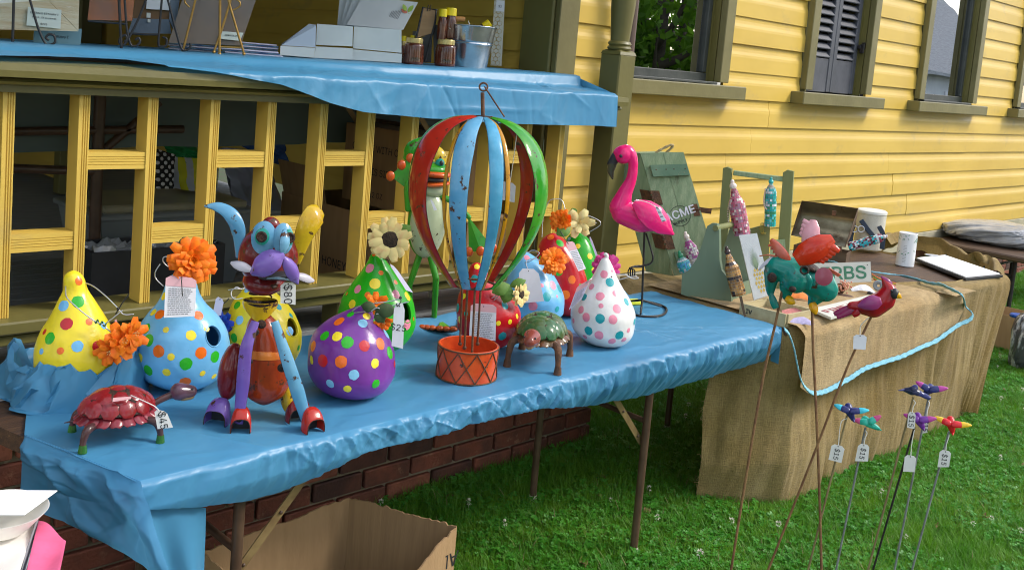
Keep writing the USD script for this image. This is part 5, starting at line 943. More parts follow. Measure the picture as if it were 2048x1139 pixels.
# ------------------------------------------------------------------ turtles
def turtle(name, label, base, S, yaw, shellm, rimm, bodym, legm, footm, headm, neck=0.35, face=True, feet=True, domeh=0.36, lift=0.42, hs=1.65, nx=1.42):
    """body points to local +x before the yaw; S is the shell's half length"""
    t = Thing(name, label, 'turtle sculpture', base, True); R = rz(yaw)
    def put(nm, m, mm, sm=True, parent=None): return t.add(nm, moved(m, (0, 0, 0), R), mm, sm, parent=parent)
    z0 = S * lift; dome = lambda u, v: A(u * S, v * S * 0.72, z0 + S * domeh * 2 * max(0, 1 - u * u - v * v) ** 0.5 * 0.5 + S * 0.06)
    put('body', ell((0, 0, z0), (S * 0.86, S * 0.60, S * 0.26), None, 3), bodym)
    sh = t.node('shell')
    G = [[dome(r * math.cos(a), r * math.sin(a)) for a in np.linspace(0, 2 * np.pi, 41)] for r in np.linspace(0.001, 0.98, 12)]
    put('dome', sheet(np.array(G)[:, ::-1], 0.002), WELD, True, sh)
    cells = [(u, 0, 0.25) for u in (-0.42, 0.0, 0.42)] + [(0.64 * math.cos(a), 0.66 * math.sin(a), 0.25) for a in np.linspace(0, 2 * np.pi, 9)[:-1]] + [(0.95 * math.cos(a), 0.97 * math.sin(a), 0.27) for a in np.linspace(0.15, 2 * np.pi + 0.15, 13)[:-1]]
    for u, v, w in cells:                                          # raised plates
        c = dome(u * 0.93, v * 0.93); e = 0.03; n_ = unit(np.cross(dome(u * 0.93 + e, v * 0.93) - c, dome(u * 0.93, v * 0.93 + e) - c)); F = frame(n_, (0, 1, 0.01))
        q = lathe([(0.0, 0.10 * S * w * 3), (w * S * 0.40, 0.09 * S * w * 3), (w * S * 0.74, 0.06 * S * w * 3), (w * S * 0.93, 0.025 * S * w * 3), (w * S * 0.96, -0.004), (w * S * 0.8, -0.02)][::-1], 7)
        put('shell_plate', moved(q, c - n_ * 0.003, F), shellm, 50, sh)
    for a in np.linspace(0, 2 * np.pi, 19)[:-1]:                   # scalloped rim
        d = A(math.cos(a), math.sin(a) * 0.74, 0); put('rim_scallop', leafm(d * S * 0.82 + A(0, 0, z0 + S * 0.12), d * S * 1.10 + A(0, 0, z0 - S * 0.06), S * 0.36, (d[0] * 0.6, d[1] * 0.6, 1), -0.1, 0.18, (0.9, 1, 1, 0.9, 0.55), 6, 5, 0.002), rimm, True, sh)
    for sx, sy in ((1, 1), (1, -1), (-1, 1), (-1, -1)):
        a = A(sx * S * 0.58, sy * S * 0.42, z0 - S * 0.02); b = A(sx * S * 0.86, sy * S * 0.66, z0 - S * 0.06); c = A(sx * S * 0.98, sy * S * 0.74, 0.02 * S)
        lg = put('leg', tube(smoothline([a, b, (b + c) / 2 + A(sx, sy * 0.5, 0) * S * 0.05, c], 16), [S * 0.10, S * 0.115, S * 0.085, S * 0.075], 10), legm)
        if feet: put('foot', tube([c + A(0, 0, S * 0.19), c - A(0, 0, S * 0.015)], [S * 0.095, S * 0.12], 10), footm, 40, lg)
    hp = A(S * nx, 0, z0 + S * neck)
    put('neck', tube(smoothline([(S * 0.78, 0, z0 + S * 0.06), (S * 1.05, 0, z0 + S * neck * 0.55), hp], 12), [S * 0.12, S * 0.09, S * 0.10], 10), legm)
    h = t.node('head'); put('skull', hull((hp, S * 0.15 * hs), (hp + A(S * 0.20 * hs, 0, -S * 0.03), S * 0.105 * hs)), headm, True, h)
    for s in (-1, 1): put('eye', ell(hp + A(S * 0.20 * hs, s * S * 0.095 * hs, S * 0.05 * hs), (S * 0.03,) * 3, None, 2), BLACKP, True, h)
    put('jaw', hull((hp + A(0.01, 0, -S * 0.07 * hs), S * 0.10 * hs), (hp + A(S * 0.20 * hs, 0, -S * 0.09 * hs), S * 0.07 * hs)), mat('jaw_tan', (0.30, 0.20, 0.07), (0.2, 0.1, 0.05), 40, 0.4), True, h)
    put('tail', tube([(-S * 0.9, 0, z0), (-S * 1.32, 0, z0 - S * 0.04)], [S * 0.06, S * 0.012], 8), legm)
    return t
RSH = gloss('shell_red', (0.20, 0.010, 0.012), (0.24, 0.035, 0.05), chips=0.6, sc=18); RRM = gloss('shell_rim_red', (0.22, 0.03, 0.045), (0.15, 0.010, 0.012), chips=0.5, sc=18)
LEGB = gloss('leg_purple_brown', (0.05, 0.022, 0.022), (0.085, 0.035, 0.035), chips=0.6, sc=25)
t1 = turtle('metal_turtle', 'red shelled metal turtle by the front edge of the blue table', P(232, 874, z=TZ + 0.004), 0.084, 0.22, RSH, RRM, LEGB, LEGB, gloss('foot_green', (0.02, 0.10, 0.015), (0.04, 0.14, 0.02), chips=0.5, sc=30), gloss('head_purple', (0.075, 0.035, 0.05), (0.12, 0.06, 0.11), chips=0.5, sc=25), 0.48, domeh=0.72, lift=0.62, nx=1.62)
card(t1, 'price_tag', [(308, 818), (333, 822), (346, 854), (315, 857)], TAGP, '$45', 0.016, -.075, turn=1)
t1.add('string', tube(smoothline([t1.L(262, 790, -.03), t1.L(285, 800, -.055), t1.L(308, 811, -.072), t1.L(318, 820, -.076)], 16), 0.0012, 6), STRING, True)
t1.add('price_tag', plate([t1.L(225, 803, -.062), t1.L(262, 797, -.055), t1.L(263, 792, -.05), t1.L(226, 795, -.056)]), mat('red_tag', (0.55, 0.30, 0.32), None, rough=0.7))
t2 = turtle('metal_turtle', 'small green shelled metal turtle with a rusty head facing the lawn', P(1078, 722, z=TZ + 0.004), 0.106, -1.75, gloss('shell_green', (0.025, 0.10, 0.035), (0.09, 0.09, 0.03), chips=0.4, sc=18), gloss('rim_rust', (0.13, 0.05, 0.025), (0.10, 0.10, 0.04), chips=0.4, sc=20), gloss('belly_teal', (0.02, 0.24, 0.30), (0.04, 0.30, 0.33), chips=0.7, sc=18), RUST, RUST, gloss('head_rust', (0.22, 0.05, 0.035), (0.12, 0.04, 0.02), chips=0.3, sc=30), 0.30, domeh=0.60, lift=0.78)

# ------------------------------------------------------------------ frog
fr_ = Thing('metal_frog', 'tall green metal frog with cream belly standing behind the balloon', 'frog sculpture', P(872, 655, z=TZ + 0.004), True); k = mpp(fr_)
FG, FO = DOGP['green'], DOGP['orange']
fr_.add('belly', ell(fr_.L(855, 448), (36 * k, 30 * k, 68 * k), ry(0.02), 4), DOGP['cream'], True)
fr_.add('back', ell(fr_.L(853, 446, .012), (38 * k, 30 * k, 70 * k), ry(0.02), 4), FG, True)
hd = fr_.node('head')
fr_.add('upper_lip', ell(fr_.L(868, 346, -.005), (34 * k, 34 * k, 10 * k), ry(0.06), 3), FO, True, parent=hd); fr_.add('skull', ell(fr_.L(864, 338, 0), (33 * k, 32 * k, 15 * k), None, 3), FG, True, parent=hd)
fr_.add('mouth', ell(fr_.L(868, 357, -.002), (30 * k, 30 * k, 9 * k), None, 3), BLACKP, True, parent=hd); fr_.add('lower_lip', ell(fr_.L(867, 367, -.004), (33 * k, 33 * k, 7 * k), ry(-0.1), 3), FO, True, parent=hd)
fr_.add('chin', ell(fr_.L(864, 378, .002), (27 * k, 26 * k, 16 * k), None, 3), DOGP['cream'], True, parent=hd)
for x in (846, 880): fr_.add('eye', ell(fr_.L(x, 326, -.02), (9 * k, 9 * k, 9 * k), None, 3), DOGP['teal'], True, parent=hd); fr_.add('pupil', ell(fr_.L(x + 3, 326, -.034), (4 * k, 4 * k, 5 * k), None, 2), BLACKP, True, parent=hd)
fr_.add('crown_leaf', leafm(fr_.L(812, 320, .01), fr_.L(846, 274, .01), 30 * k, (-0.3, -1, 0.2), 0.3, 0.2, (0.5, 0.9, 1, 0.7, 0.1), 14, 7, 0.002), FG, True); fr_.add('crown_leaf', leafm(fr_.L(886, 330, .0), fr_.L(868, 290, .01), 26 * k, (0.3, -1, 0.2), 0.2, 0.2, (0.4, 0.9, 1, 0.8, 0.2), 14, 7, 0.002), DOGP['yellow'], True)
def frog_hand(c, tips, base, nm):
    h = fr_.add(nm, cat_([plate([fr_.L(*base[0]), fr_.L(*base[1]), fr_.L(*tips[0]), fr_.L(*tips[1])], 0.003), plate([fr_.L(*base[0]), fr_.L(*tips[1]), fr_.L(*tips[-1])], 0.003)]), FG)
    for tp in tips: fr_.add('toe_pad', ell(fr_.L(*tp), (8.5 * k, 6 * k, 10 * k), None, 2), FO, True, parent=h)
fr_.add('arm', limb([(fr_.L(836, 400, 0), 6 * k), (fr_.L(816, 418, -.01), 6 * k), (fr_.L(814, 380, -.02), 6.5 * k), (fr_.L(816, 366, -.02), 6 * k)]), FG, True)
frog_hand(None, [(781, 352, -.03), (803, 330, -.02), (821, 316, -.01)], [(817, 380, -.02), (812, 372, -.02)], 'hand')
fr_.add('arm', limb([(fr_.L(880, 392, 0), 6 * k), (fr_.L(905, 402, -.01), 6 * k), (fr_.L(938, 434, -.03), 5 * k)]), FG, True)
frog_hand(None, [(938, 503, -.04), (961, 502, -.05), (986, 496, -.04)], [(936, 432, -.03), (942, 432, -.03)], 'hand')
fr_.add('leg', limb([(fr_.L(840, 508), 7 * k), (fr_.L(818, 572, -.01), 6 * k), (fr_.L(822, 640, -.0), 5.5 * k)]), FG, True); fr_.add('leg', limb([(fr_.L(860, 508), 7 * k), (fr_.L(872, 556, -.02), 6.5 * k), (fr_.L(868, 640, .01), 5.5 * k)]), FG, True)
rb = fr_.L(872, 655); 
fr_.add('base_ring', tube([(46 * k * math.cos(a), 40 * k * math.sin(a), 0.012) for a in np.linspace(0, 2 * np.pi, 49)], 0.004, 6, False, 3.2, (0, 0, 1)), IRON, 40)
for x0, x1 in ((838, 862), (872, 905)):
    f = fr_.add('foot', plate([fr_.L((x0 + x1) / 2 - 8, 640, .01), fr_.L(x1, 652, -.06) * A(1, 1, 0) + A(0, 0, .018), fr_.L(x0 + 4, 656, -.075) * A(1, 1, 0) + A(0, 0, .018)], 0.003), FG)
    for u in (0.1, 0.5, 0.95): fr_.add('toe_pad', ell(fr_.L(x0 + 4 + (x1 - x0) * u, 656 - 4 * u, -.075) * A(1, 1, 0) + A(0, 0, .020), (8 * k, 7 * k, 5 * k), None, 2), FO, True, parent=f)
card(fr_, 'price_tag', [(860, 398), (866, 402), (874, 420), (868, 421)], WHITEP, dy=-.06, hole=False)

# ------------------------------------------------------------------ balloon
ba = Thing('metal_balloon', 'open hot air balloon of curved painted metal strips over a red basket', 'balloon sculpture', P(932, 752, z=TZ + 0.004), True); k = mpp(ba)
cb = ba.L(932, 752) * A(1, 1, 0); br = 60 * k; bh = 66 * k
bk = ba.node('basket'); ba.add('wall', lathe([(br * 0.97, 0), (br, 0.002), (br, bh), (br * 0.975, bh + 0.0015), (br * 0.95, bh), (br * 0.95, 0.004), (0, 0.004), (0, 0), (br * 0.97, 0)], 56, cb), gloss('basket_orange', (0.60, 0.085, 0.02), (0.42, 0.04, 0.012), chips=0.6, sc=20), 40, parent=bk)
for j in range(20):
    a0 = j / 20 * 2 * np.pi
    for s in (1, -1): ba.add('lattice_strip', tube([cb + A((br + 0.0012) * math.cos(a0 + s * u * 0.62), (br + 0.0012) * math.sin(a0 + s * u * 0.62), 0.006 + u * (bh - 0.012)) for u in np.linspace(0, 1, 8)], 0.0017, 5), RUST, True, parent=bk) if j % 2 == 0 else None
for z in (0.004, bh - 0.002): ba.add('hoop', tube([cb + A((br + 0.001) * math.cos(a), (br + 0.001) * math.sin(a), z) for a in np.linspace(0, 2 * np.pi, 57)], 0.0022, 6, False), RUST, True, parent=bk)
rc, tc = ba.L(946, 568), ba.L(966, 234); rr = 44 * k
ba.add('ring', tube([rc + A(rr * math.cos(a), rr * math.sin(a), 0) for a in np.linspace(0, 2 * np.pi, 49)], 0.0035, 8, False), RUST, True)
for (x, y, dd), (x2, y2, d2) in (((935, 572, -.05), (929, 692, -.045)), ((950, 574, -.065), (944, 704, -.06)), ((925, 564, .05), (920, 684, .05)), ((962, 564, .05), (955, 684, .05))):
    ba.add('upright', tube(smoothline([ba.L(x, y, dd), ba.L((x + x2) / 2, (y + y2) / 2, dd * 1.02), ba.L(x2, y2, d2)], 10), 0.0032, 8), RUST, True)
    ba.add('rivet', ell(ba.L(x2, y2 + 3, d2), (0.006, 0.004, 0.006), None, 2), RUST, True)
ba.add('top_plate', lathe([(0.0, 0.004), (0.022, 0.003), (0.026, 0.0), (0.022, -0.003), (0, -0.003)][::-1], 24, tc), WELD, 40)
ba.add('stem', tube([tc, ba.L(965, 185)], 0.0055, 10), RUST, True); ba.add('loop', tube([ba.L(967 + 8 * math.cos(a), 174 - 8 * math.sin(a)) for a in np.linspace(0, 2 * np.pi, 25)], 0.0026, 8, False), RUST, True)
ba.add('hook_rod', cat_([tube([ba.L(969, 173, -.01), ba.L(1009, 234, -.03)], 0.0024, 8), ]), RUST, True)
def rib(phi, w, m, bulge=1.0, camber=0.10, facing=None):
    a = math.radians(phi - 90); ts = [(0.0, 22), (0.025, 60), (0.08, 92), (0.16, 114), (0.28, 130), (0.42, 136), (0.55, 131), (0.70, 113), (0.85, 84), (1.0, 46)]
    pts = [tc + (rc - tc) * u + A(math.cos(a), math.sin(a), 0) * r * k * (bulge if 0.02 < u < 0.98 else 1) for u, r in ts]
    sl = smoothline(pts, 40); ww = np.interp(np.linspace(0, 1, 40), [0, 0.10, 0.35, 0.6, 1], [0.34, 0.72, 1, 0.88, 0.45]) * w * k
    T_ = np.gradient(sl, axis=0); out = A(math.cos(a), math.sin(a), 0); N = np.array([unit(out - unit(q) * (out @ unit(q))) for q in T_])
    S_ = np.cross(T_, N); S_ /= np.linalg.norm(S_, axis=1, keepdims=True); v = np.linspace(-1, 1, 9)
    G = sl[:, None] + S_[:, None] * (ww[:, None] / 2 * v)[..., None] + N[:, None] * (camber * ww[:, None] * (1 - v ** 2))[..., None]
    q = ba.add('balloon_strip', sheet(G, 0.002), m, True); ba.add('cut_edge', tube(np.vstack([G[:, 0], G[::-1, -1]]), 0.0010, 5), WELD, True, parent=q)
for phi, w, m in ((-57, 74, DOGP['red']), (-15, 38, DOGP['sky']), (14, 27, gloss('enamel_teal_blue', (0.05, 0.26, 0.42), (0.12, 0.40, 0.62), chips=0.5)), (62, 62, DOGP['green']), (-98, 44, DOGP['green']), (134, 40, DOGP['red']), (163, 26, DOGP['sky'])): rib(phi, w, m)
rib(-30, 7, DOGP['gold'], 0.92, 0.1); rib(25, 9, DOGP['gold'], 0.95, 0.1)
ba.add('string', tube(smoothline([ba.L(1034, 262, -.02), ba.L(1028, 310, -.03), ba.L(1020, 364, -.02)], 12), 0.0011, 6), STRING, True)
card(ba, 'price_tag', [(1001, 362), (1032, 367), (1029, 405), (998, 398)], WHITEP, dy=-.015)

# ------------------------------------------------------------------ flamingo
fl_ = Thing('metal_flamingo', 'bright pink metal flamingo standing on a black wire leg', 'flamingo sculpture', P(1286, 618, z=TZ + 0.004), True); k = mpp(fl_)
PK = gloss('flamingo_pink', (0.72, 0.012, 0.15), (0.70, 0.03, 0.20), rough=0.16, sc=7)
L = fl_.L
neck = smoothline([L(1240, 307), L(1254, 303), L(1264, 315), L(1266, 336), L(1261, 362), L(1249, 388), L(1240, 415)], 30); rad = lerp_n([14, 14, 11, 9.5, 11, 15, 22], 30) * k
pts = list(zip(neck, rad)); body = m3.Manifold.batch_boolean([hull(pts[i], pts[i + 1]) for i in range(29)] + [hull((L(1246, 425), 24 * k), (L(1282, 436), 29 * k)), hull((L(1282, 436), 29 * k), (L(1318, 447), 15 * k)), hull((L(1318, 447), 15 * k), (L(1347, 467), 2 * k)), m3.Manifold.sphere(19 * k, 24).translate([float(q) for q in L(1247, 309)])], m3.OpType.Add)
bm = from_m(body.refine_to_length(0.006)); bm.merge_vertices(); trimesh.smoothing.filter_taubin(bm, iterations=14); fl_.add('body', bm, PK, True)
bk_ = fl_.node('beak'); fl_.add('upper_beak', limb([(L(1233, 312), 10 * k), (L(1223, 328), 9 * k)]), BLACKP, True, parent=bk_)
fl_.add('lower_beak', limb([(L(1224, 328), 9.5 * k), (L(1221, 342), 7 * k), (L(1225, 357), 2 * k)]), gloss('beak_grey', (0.05, 0.055, 0.035), (0.02, 0.02, 0.02), chips=0.3), True, parent=bk_)
for s in (-1, 1): fl_.add('eye', ell(L(1242, 312, s * 17 * k), (3.6 * k,) * 3, None, 2), BLACKP, True)
for s in (-1, 1):
    edged(fl_, 'wing', PK, lambda: leafm(L(1268, 404, s * 24 * k), L(1347, 468, s * 8 * k), 52 * k, (0.15, s, 0.45), 0.12, 0.16, (0.25, 0.85, 1.0, 0.75, 0.06), 20, 9, 0.002))
fl_.add('leg', tube([L(1289, 462), L(1287, 520), L(1284, 604)], 0.0042, 10), IRON, True)
fl_.add('leg', tube(smoothline([L(1292, 466, .01), L(1302, 498, .01), L(1306, 516, 0), L(1300, 527, 0), L(1284, 531, -.005), L(1268, 533, -.01)], 30), 0.0036, 9), IRON, True)
for q in range(4): fl_.add('toe', tube(smoothline([L(1284, 531 + q, -.008), L(1268 - 3 * q, 532 + q, -.012 - .006 * q), L(1257 + q * 4, 540, -.012 - .006 * q), L(1257 + 4 * q, 552, -.012 - .006 * q)], 14), 0.0026, 7), IRON, True)
b0 = L(1284, 606) * A(1, 1, 0); st = fl_.node('stand')
fl_.add('ring', tube(smoothline([b0 + A(x * k, y * k, 0.006) for x, y in ((-38, -40), (0, -72), (42, -40), (46, 30), (0, 60), (-40, 30), (-38, -40))], 60), 0.0045, 8), IRON, True, parent=st)
for a in (0.5, 2.6, 4.7): fl_.add('strut', tube([b0 + A(0, 0, 0.036), b0 + A(44 * k * math.cos(a), 58 * k * math.sin(a), 0.008)], 0.0042, 8), IRON, True, parent=st)
card(fl_, 'price_tag', [(1309, 411), (1317, 414), (1333, 441), (1324, 444)], WHITEP, dys=(-.070, -.070, -.062, -.062), lines=4)
fl_.add('string', tube(smoothline([L(1268, 402, -.05), L(1285, 402, -.066), L(1300, 407, -.072), L(1312, 414, -.072)], 14), 0.0013, 6), STRING, True)
nt = Thing('sticky_notes', 'small pad of yellow notes on the blue cloth behind the flamingo leg', 'note pad', P(1268, 606, z=TZ + 0.006), True)
nt.add('pad', bbox((0, 0, 0.006), (0.055, 0.05, 0.012), 0.001, rz(0.5)), mat('note_yellow', (0.75, 0.78, 0.05), None, rough=0.8))
# ------------------------------------------------------------------ goods on the burlap table
GW = mat('green_stained_wood', (0.20, 0.28, 0.15), (0.29, 0.36, 0.21), 9, 0.7, 0.4, 60, stretch=(6, 6, 0.8), c3=(0.10, 0.11, 0.05), s3=3, lo3=0.60, hi3=0.70)
GWD = mat('green_batten', (0.10, 0.19, 0.115), (0.15, 0.24, 0.15), 5, 0.65, 0.4, 40, c3=(0.30, 0.27, 0.16), s3=16, lo3=0.64, hi3=0.72)
GWO = mat('olive_stained_wood', (0.15, 0.17, 0.06), (0.20, 0.21, 0.08), 4, 0.7, 0.4, 40, stretch=(1, 1, 0.25))
PINE = mat('pale_pine', (0.48, 0.42, 0.24), (0.40, 0.33, 0.18), 4, 0.75, 0.3, 40, stretch=(1, 8, 8))
ROPE = mat('rope', (0.42, 0.33, 0.17), (0.33, 0.25, 0.12), 60, 0.9, 0.8, 200)
def on_burlap(x, y, dz=0.02): return P(x, y, z=BZ + dz)
# green chest standing on end and leaning back
ch = Thing('green_wooden_chest', 'green wooden chest with rusty hinges and round emblem, leaning by the flamingo', 'chest', on_burlap(1330, 560, 0.012), True); L = ch.L
fz = [L(1338, 560), L(1462, 548), L(1366, 303), L(1272, 306)]       # front face: bottom left, bottom right, top right, top left
bl, br_, tr, tl = fz[0], fz[1] * A(1, 1, 1), fz[2] + A(0, 0.075, 0), fz[3] + A(0, 0.075, 0)
bl = L(1348, 551, 0.0); br_ = L(1437, 541, 0.02); tr = L(1367, 304, 0.12); tl = L(1281, 306, 0.10)
ex, ey = br_ - bl, tl - bl; nn = unit(np.cross(ex, ey)); nn = nn if nn[1] < 0 else -nn
at = lambda u, v, w=0.0: bl + (br_ - bl) * u + ((tl - bl) * (1 - u) + (tr - br_) * u) * v + nn * w
def slab(c4, th, back):
    """solid between four corners on the face and the same corners pushed back"""
    a = np.array(c4); m = trimesh.convex.convex_hull(np.vstack([a + nn * th, a - nn * back])); return m
for i in range(2):
    u0, u1 = (0.0, 0.515) if i == 0 else (0.522, 1.0)
    ch.add('lid_plank', slab([at(u0, 0), at(u1, 0), at(u1, 1), at(u0, 1)], 0.0, 0.022), GW)
sd = L(1230, 330, 0.05) - tl; sdv = unit(A(-0.75, 0.62, 0) ) * 0.13
ch.add('box_side', trimesh.convex.convex_hull(np.vstack([[at(-0.012, v, -0.003 - w) + q for v in (0, 1) for w in (0, 0.016)] for q in (A(0, 0, 0), A(-0.125, 0.085, -0.012))])), GW)
ch.add('box_end', trimesh.convex.convex_hull(np.vstack([[at(u, v, -0.026) for u in (0, 1) for v in (0.985, 1.0)], [at(u, v, -0.026) + A(-0.125, 0.085, -0.012) for u in (0, 1) for v in (0.985, 1.0)]])), GW)
ch.add('box_back', trimesh.convex.convex_hull(np.vstack([[at(u, v, -0.026) + A(-0.125, 0.085, -0.012) for u in (0, 1) for v in (0, 1)], [at(u, v, -0.040) + A(-0.125, 0.085, -0.012) for u in (0, 1) for v in (0, 1)]])), GW)
for v0, v1 in ((0.80, 0.895), (0.085, 0.185)):
    bt = ch.add('batten', slab([at(0.14, v0), at(0.98, v0), at(0.98, v1), at(0.14, v1)], 0.018, -0.0005), GWD)
    for u in (0.25, 0.48, 0.66, 0.92): ch.add('screw', ell(at(u, (v0 + v1) / 2 + 0.008, 0.0185), (0.003, 0.0015, 0.003), None, 1), RUST, True, parent=bt)
for v in (0.63, 0.27):
    h = ch.node('hinge'); ch.add('leaf_plate', slab([at(0.005, v - 0.06), at(0.19, v - 0.06), at(0.19, v + 0.055), at(0.005, v + 0.06)], 0.003, -0.0005), RUST, parent=h)
    ch.add('leaf_plate', trimesh.convex.convex_hull(np.vstack([[at(-0.016, v + w, 0) + A(-0.003, -0.003, 0) + q for w in (-0.06, 0.06)] for q in (A(0, 0, 0), A(-0.052, 0.045, -0.003), A(-0.002, -0.003, 0))])), RUST, parent=h)
    for q in np.linspace(-0.05, 0.03, 3): ch.add('knuckle', tube([at(-0.008, v + q, 0.004), at(-0.008, v + q + 0.028, 0.004)], 0.006, 10), RUST, 40, parent=h)
hp = ch.node('hasp'); ch.add('plate', slab([at(0.82, 0.46), at(0.96, 0.46), at(0.96, 0.56), at(0.82, 0.56)], 0.003, -0.0005), RUST, parent=hp)
ch.add('strap', cbox(at(1.10, 0.50, 0.0), (0.055, 0.004, 0.024), ry(0.03)), RUST, parent=hp); ch.add('staple', tube([at(0.90, 0.51, 0.004), at(0.90, 0.51, 0.018), at(1.0, 0.51, 0.016)], 0.0035, 7), RUST, True, parent=hp)
ec = at(0.50, 0.47, 0.0012); eu = unit(ex); ev = unit(ey - eu * (ey @ eu)); er = 0.046
ch.add('emblem_ring', cat_([tube([ec + eu * er * math.cos(a) * 1.0 + ev * er * math.sin(a) for a in np.linspace(-2.75, 0.55, 30)], 0.0011, 5), tube([ec + eu * er * math.cos(a) + ev * er * math.sin(a) for a in np.linspace(0.95, 2.6, 20)], 0.0011, 5)]), INK, True)
def word(t, s, h, c, r, u, m, bold=True, name='lettering', depth=0.0005, parent=None): return t.add(name, moved(place_text(s, h, A(0, 0, 0), r, u, depth, bold, True), c), m, parent=parent)
wr = unit(eu + ev * 0.22); wu = unit(ev * 1.0 + eu * 0.12); word(ch, 'ACME', 0.036, ec + ev * 0.012 + nn * 0.001, wr, wu, WHITEP); word(ch, 'SUPPLY', 0.0125, ec - ev * 0.026 + nn * 0.001, wr, wu, INK)
ch.add('rope_handle', tube(smoothline([at(0.30, 0.985, -0.03), at(0.45, 1.02, -0.02), at(0.75, 1.065, -0.02), at(0.80, 1.055, -0.03), at(0.55, 0.99, -0.05)], 40), 0.0058 + 0.001 * np.sin(np.arange(40) * 1.3), 8), ROPE, True)
# green carrying tote, near
to = Thing('wooden_tote', 'grey green wooden tote with curved ends, nearest on the burlap', 'tote', on_burlap(1420, 603, 0.006), True); L = to.L
def endpanel(pts, dy, th, yaw=None): q = [L(x, y, dy) for x, y in pts]; return q
e1 = [L(1362, 588), L(1446, 617), L(1462, 616), L(1462, 570), L(1455, 555), L(1443, 540), L(1439, 520), L(1438, 460), L(1434, 447), L(1424, 446), L(1414, 452), L(1404, 488), L(1392, 520), L(1377, 540), L(1364, 548)]
from shapely.geometry import Polygon as _Pg
def panel(pts, push):
    """upright board cut to an outline; push is its thickness as a vector"""
    p = np.array(pts); x, z = p[:, 0], p[:, 2]; g = trimesh.creation.extrude_polygon(_Pg(np.stack([x, z], 1)).buffer(0), 1.0, engine='earcut'); v = np.array(g.vertices)
    A_ = np.stack([x, z, np.ones(len(x))], 1); co = np.linalg.lstsq(A_, p[:, 1], rcond=None)[0]
    y = co[0] * v[:, 0] + co[1] * v[:, 1] + co[2]; return tm(np.stack([v[:, 0], y, v[:, 1]], 1) + v[:, 2:] * np.asarray(push), g.faces[:, ::-1])
GT = mat('tote_green', (0.13, 0.185, 0.115), (0.175, 0.235, 0.15), 3, 0.65, 0.25, 40, stretch=(1, 1, 0.3))
to.add('end_board', panel(e1, (0.008, 0.016, 0)), GT)
off = L(1470, 560, 0.30) * A(1, 0, 0) + A(0.04, 0.30, 0) - L(1420, 560) * A(1, 0, 0); off = A(0.10, 0.24, 0.0)
to.add('end_board', panel([q + off for q in e1], (0.008, 0.016, 0)), GT)
to.add('handle', tube([L(1432, 456) + A(-0.003, -0.004, 0), L(1432, 456) + off + A(0, 0.01, 0)], 0.0125, 14), GWO, 40)
for q in (L(1368, 585), L(1456, 610)):
    to.add('side_board', trimesh.convex.convex_hull(np.vstack([[q + A(s, 0.016, 0) + o_ for s in (-0.006, 0.006)] + [q + A(s, 0.016, 0.075) + o_ for s in (-0.006, 0.006)] for o_ in (A(0, 0, 0), off)])), GT)
# olive frame tote with a top rail, behind
t3 = Thing('wooden_carrier', 'tall olive wooden carrier with a straight top rail, standing behind the near tote', 'carrier', on_burlap(1510, 583, 0.010), True); L = t3.L
for pts, dy in (([(1427, 600), (1448, 600), (1463, 338), (1454, 334), (1446, 336)], 0.10), ([(1548, 596), (1572, 600), (1587, 343), (1574, 340), (1566, 345)], 0.10)):
    t3.add('upright', panel([L(x, y, dy) for x, y in pts], (0.004, 0.032, 0)), GWO)
t3.add('top_rail', bbox((L(1463, 352, .115) + L(1574, 352, .115)) / 2, (np.linalg.norm(L(1463, 352, .1) - L(1568, 352, .1)), 0.026, 0.022), 0.003, ry(0.02)), GW)
t3.add('front_board', panel([L(1464, 604), L(1534, 606), L(1540, 456), L(1536, 448), L(1482, 462), L(1464, 466)], (0, 0.016, 0)), GWO)
t3.add('lower_rail', panel([L(1540, 512, .06), L(1572, 508, .10), L(1570, 478, .10), L(1540, 482, .06)], (0, 0.016, 0)), GW)
t3.add('rubber_bands', cat_([tube([L(1524 + j * 2.0 + 4 * math.cos(a), 456 + 11 * math.sin(a), -.012 + 0.02 * math.cos(a)) for a in np.linspace(0, 6.3, 21)], 0.0012, 5) for j in range(4)]), mat('rubber_band', (0.55, 0.30, 0.03), (0.03, 0.25, 0.06), 300, 0.5), True)
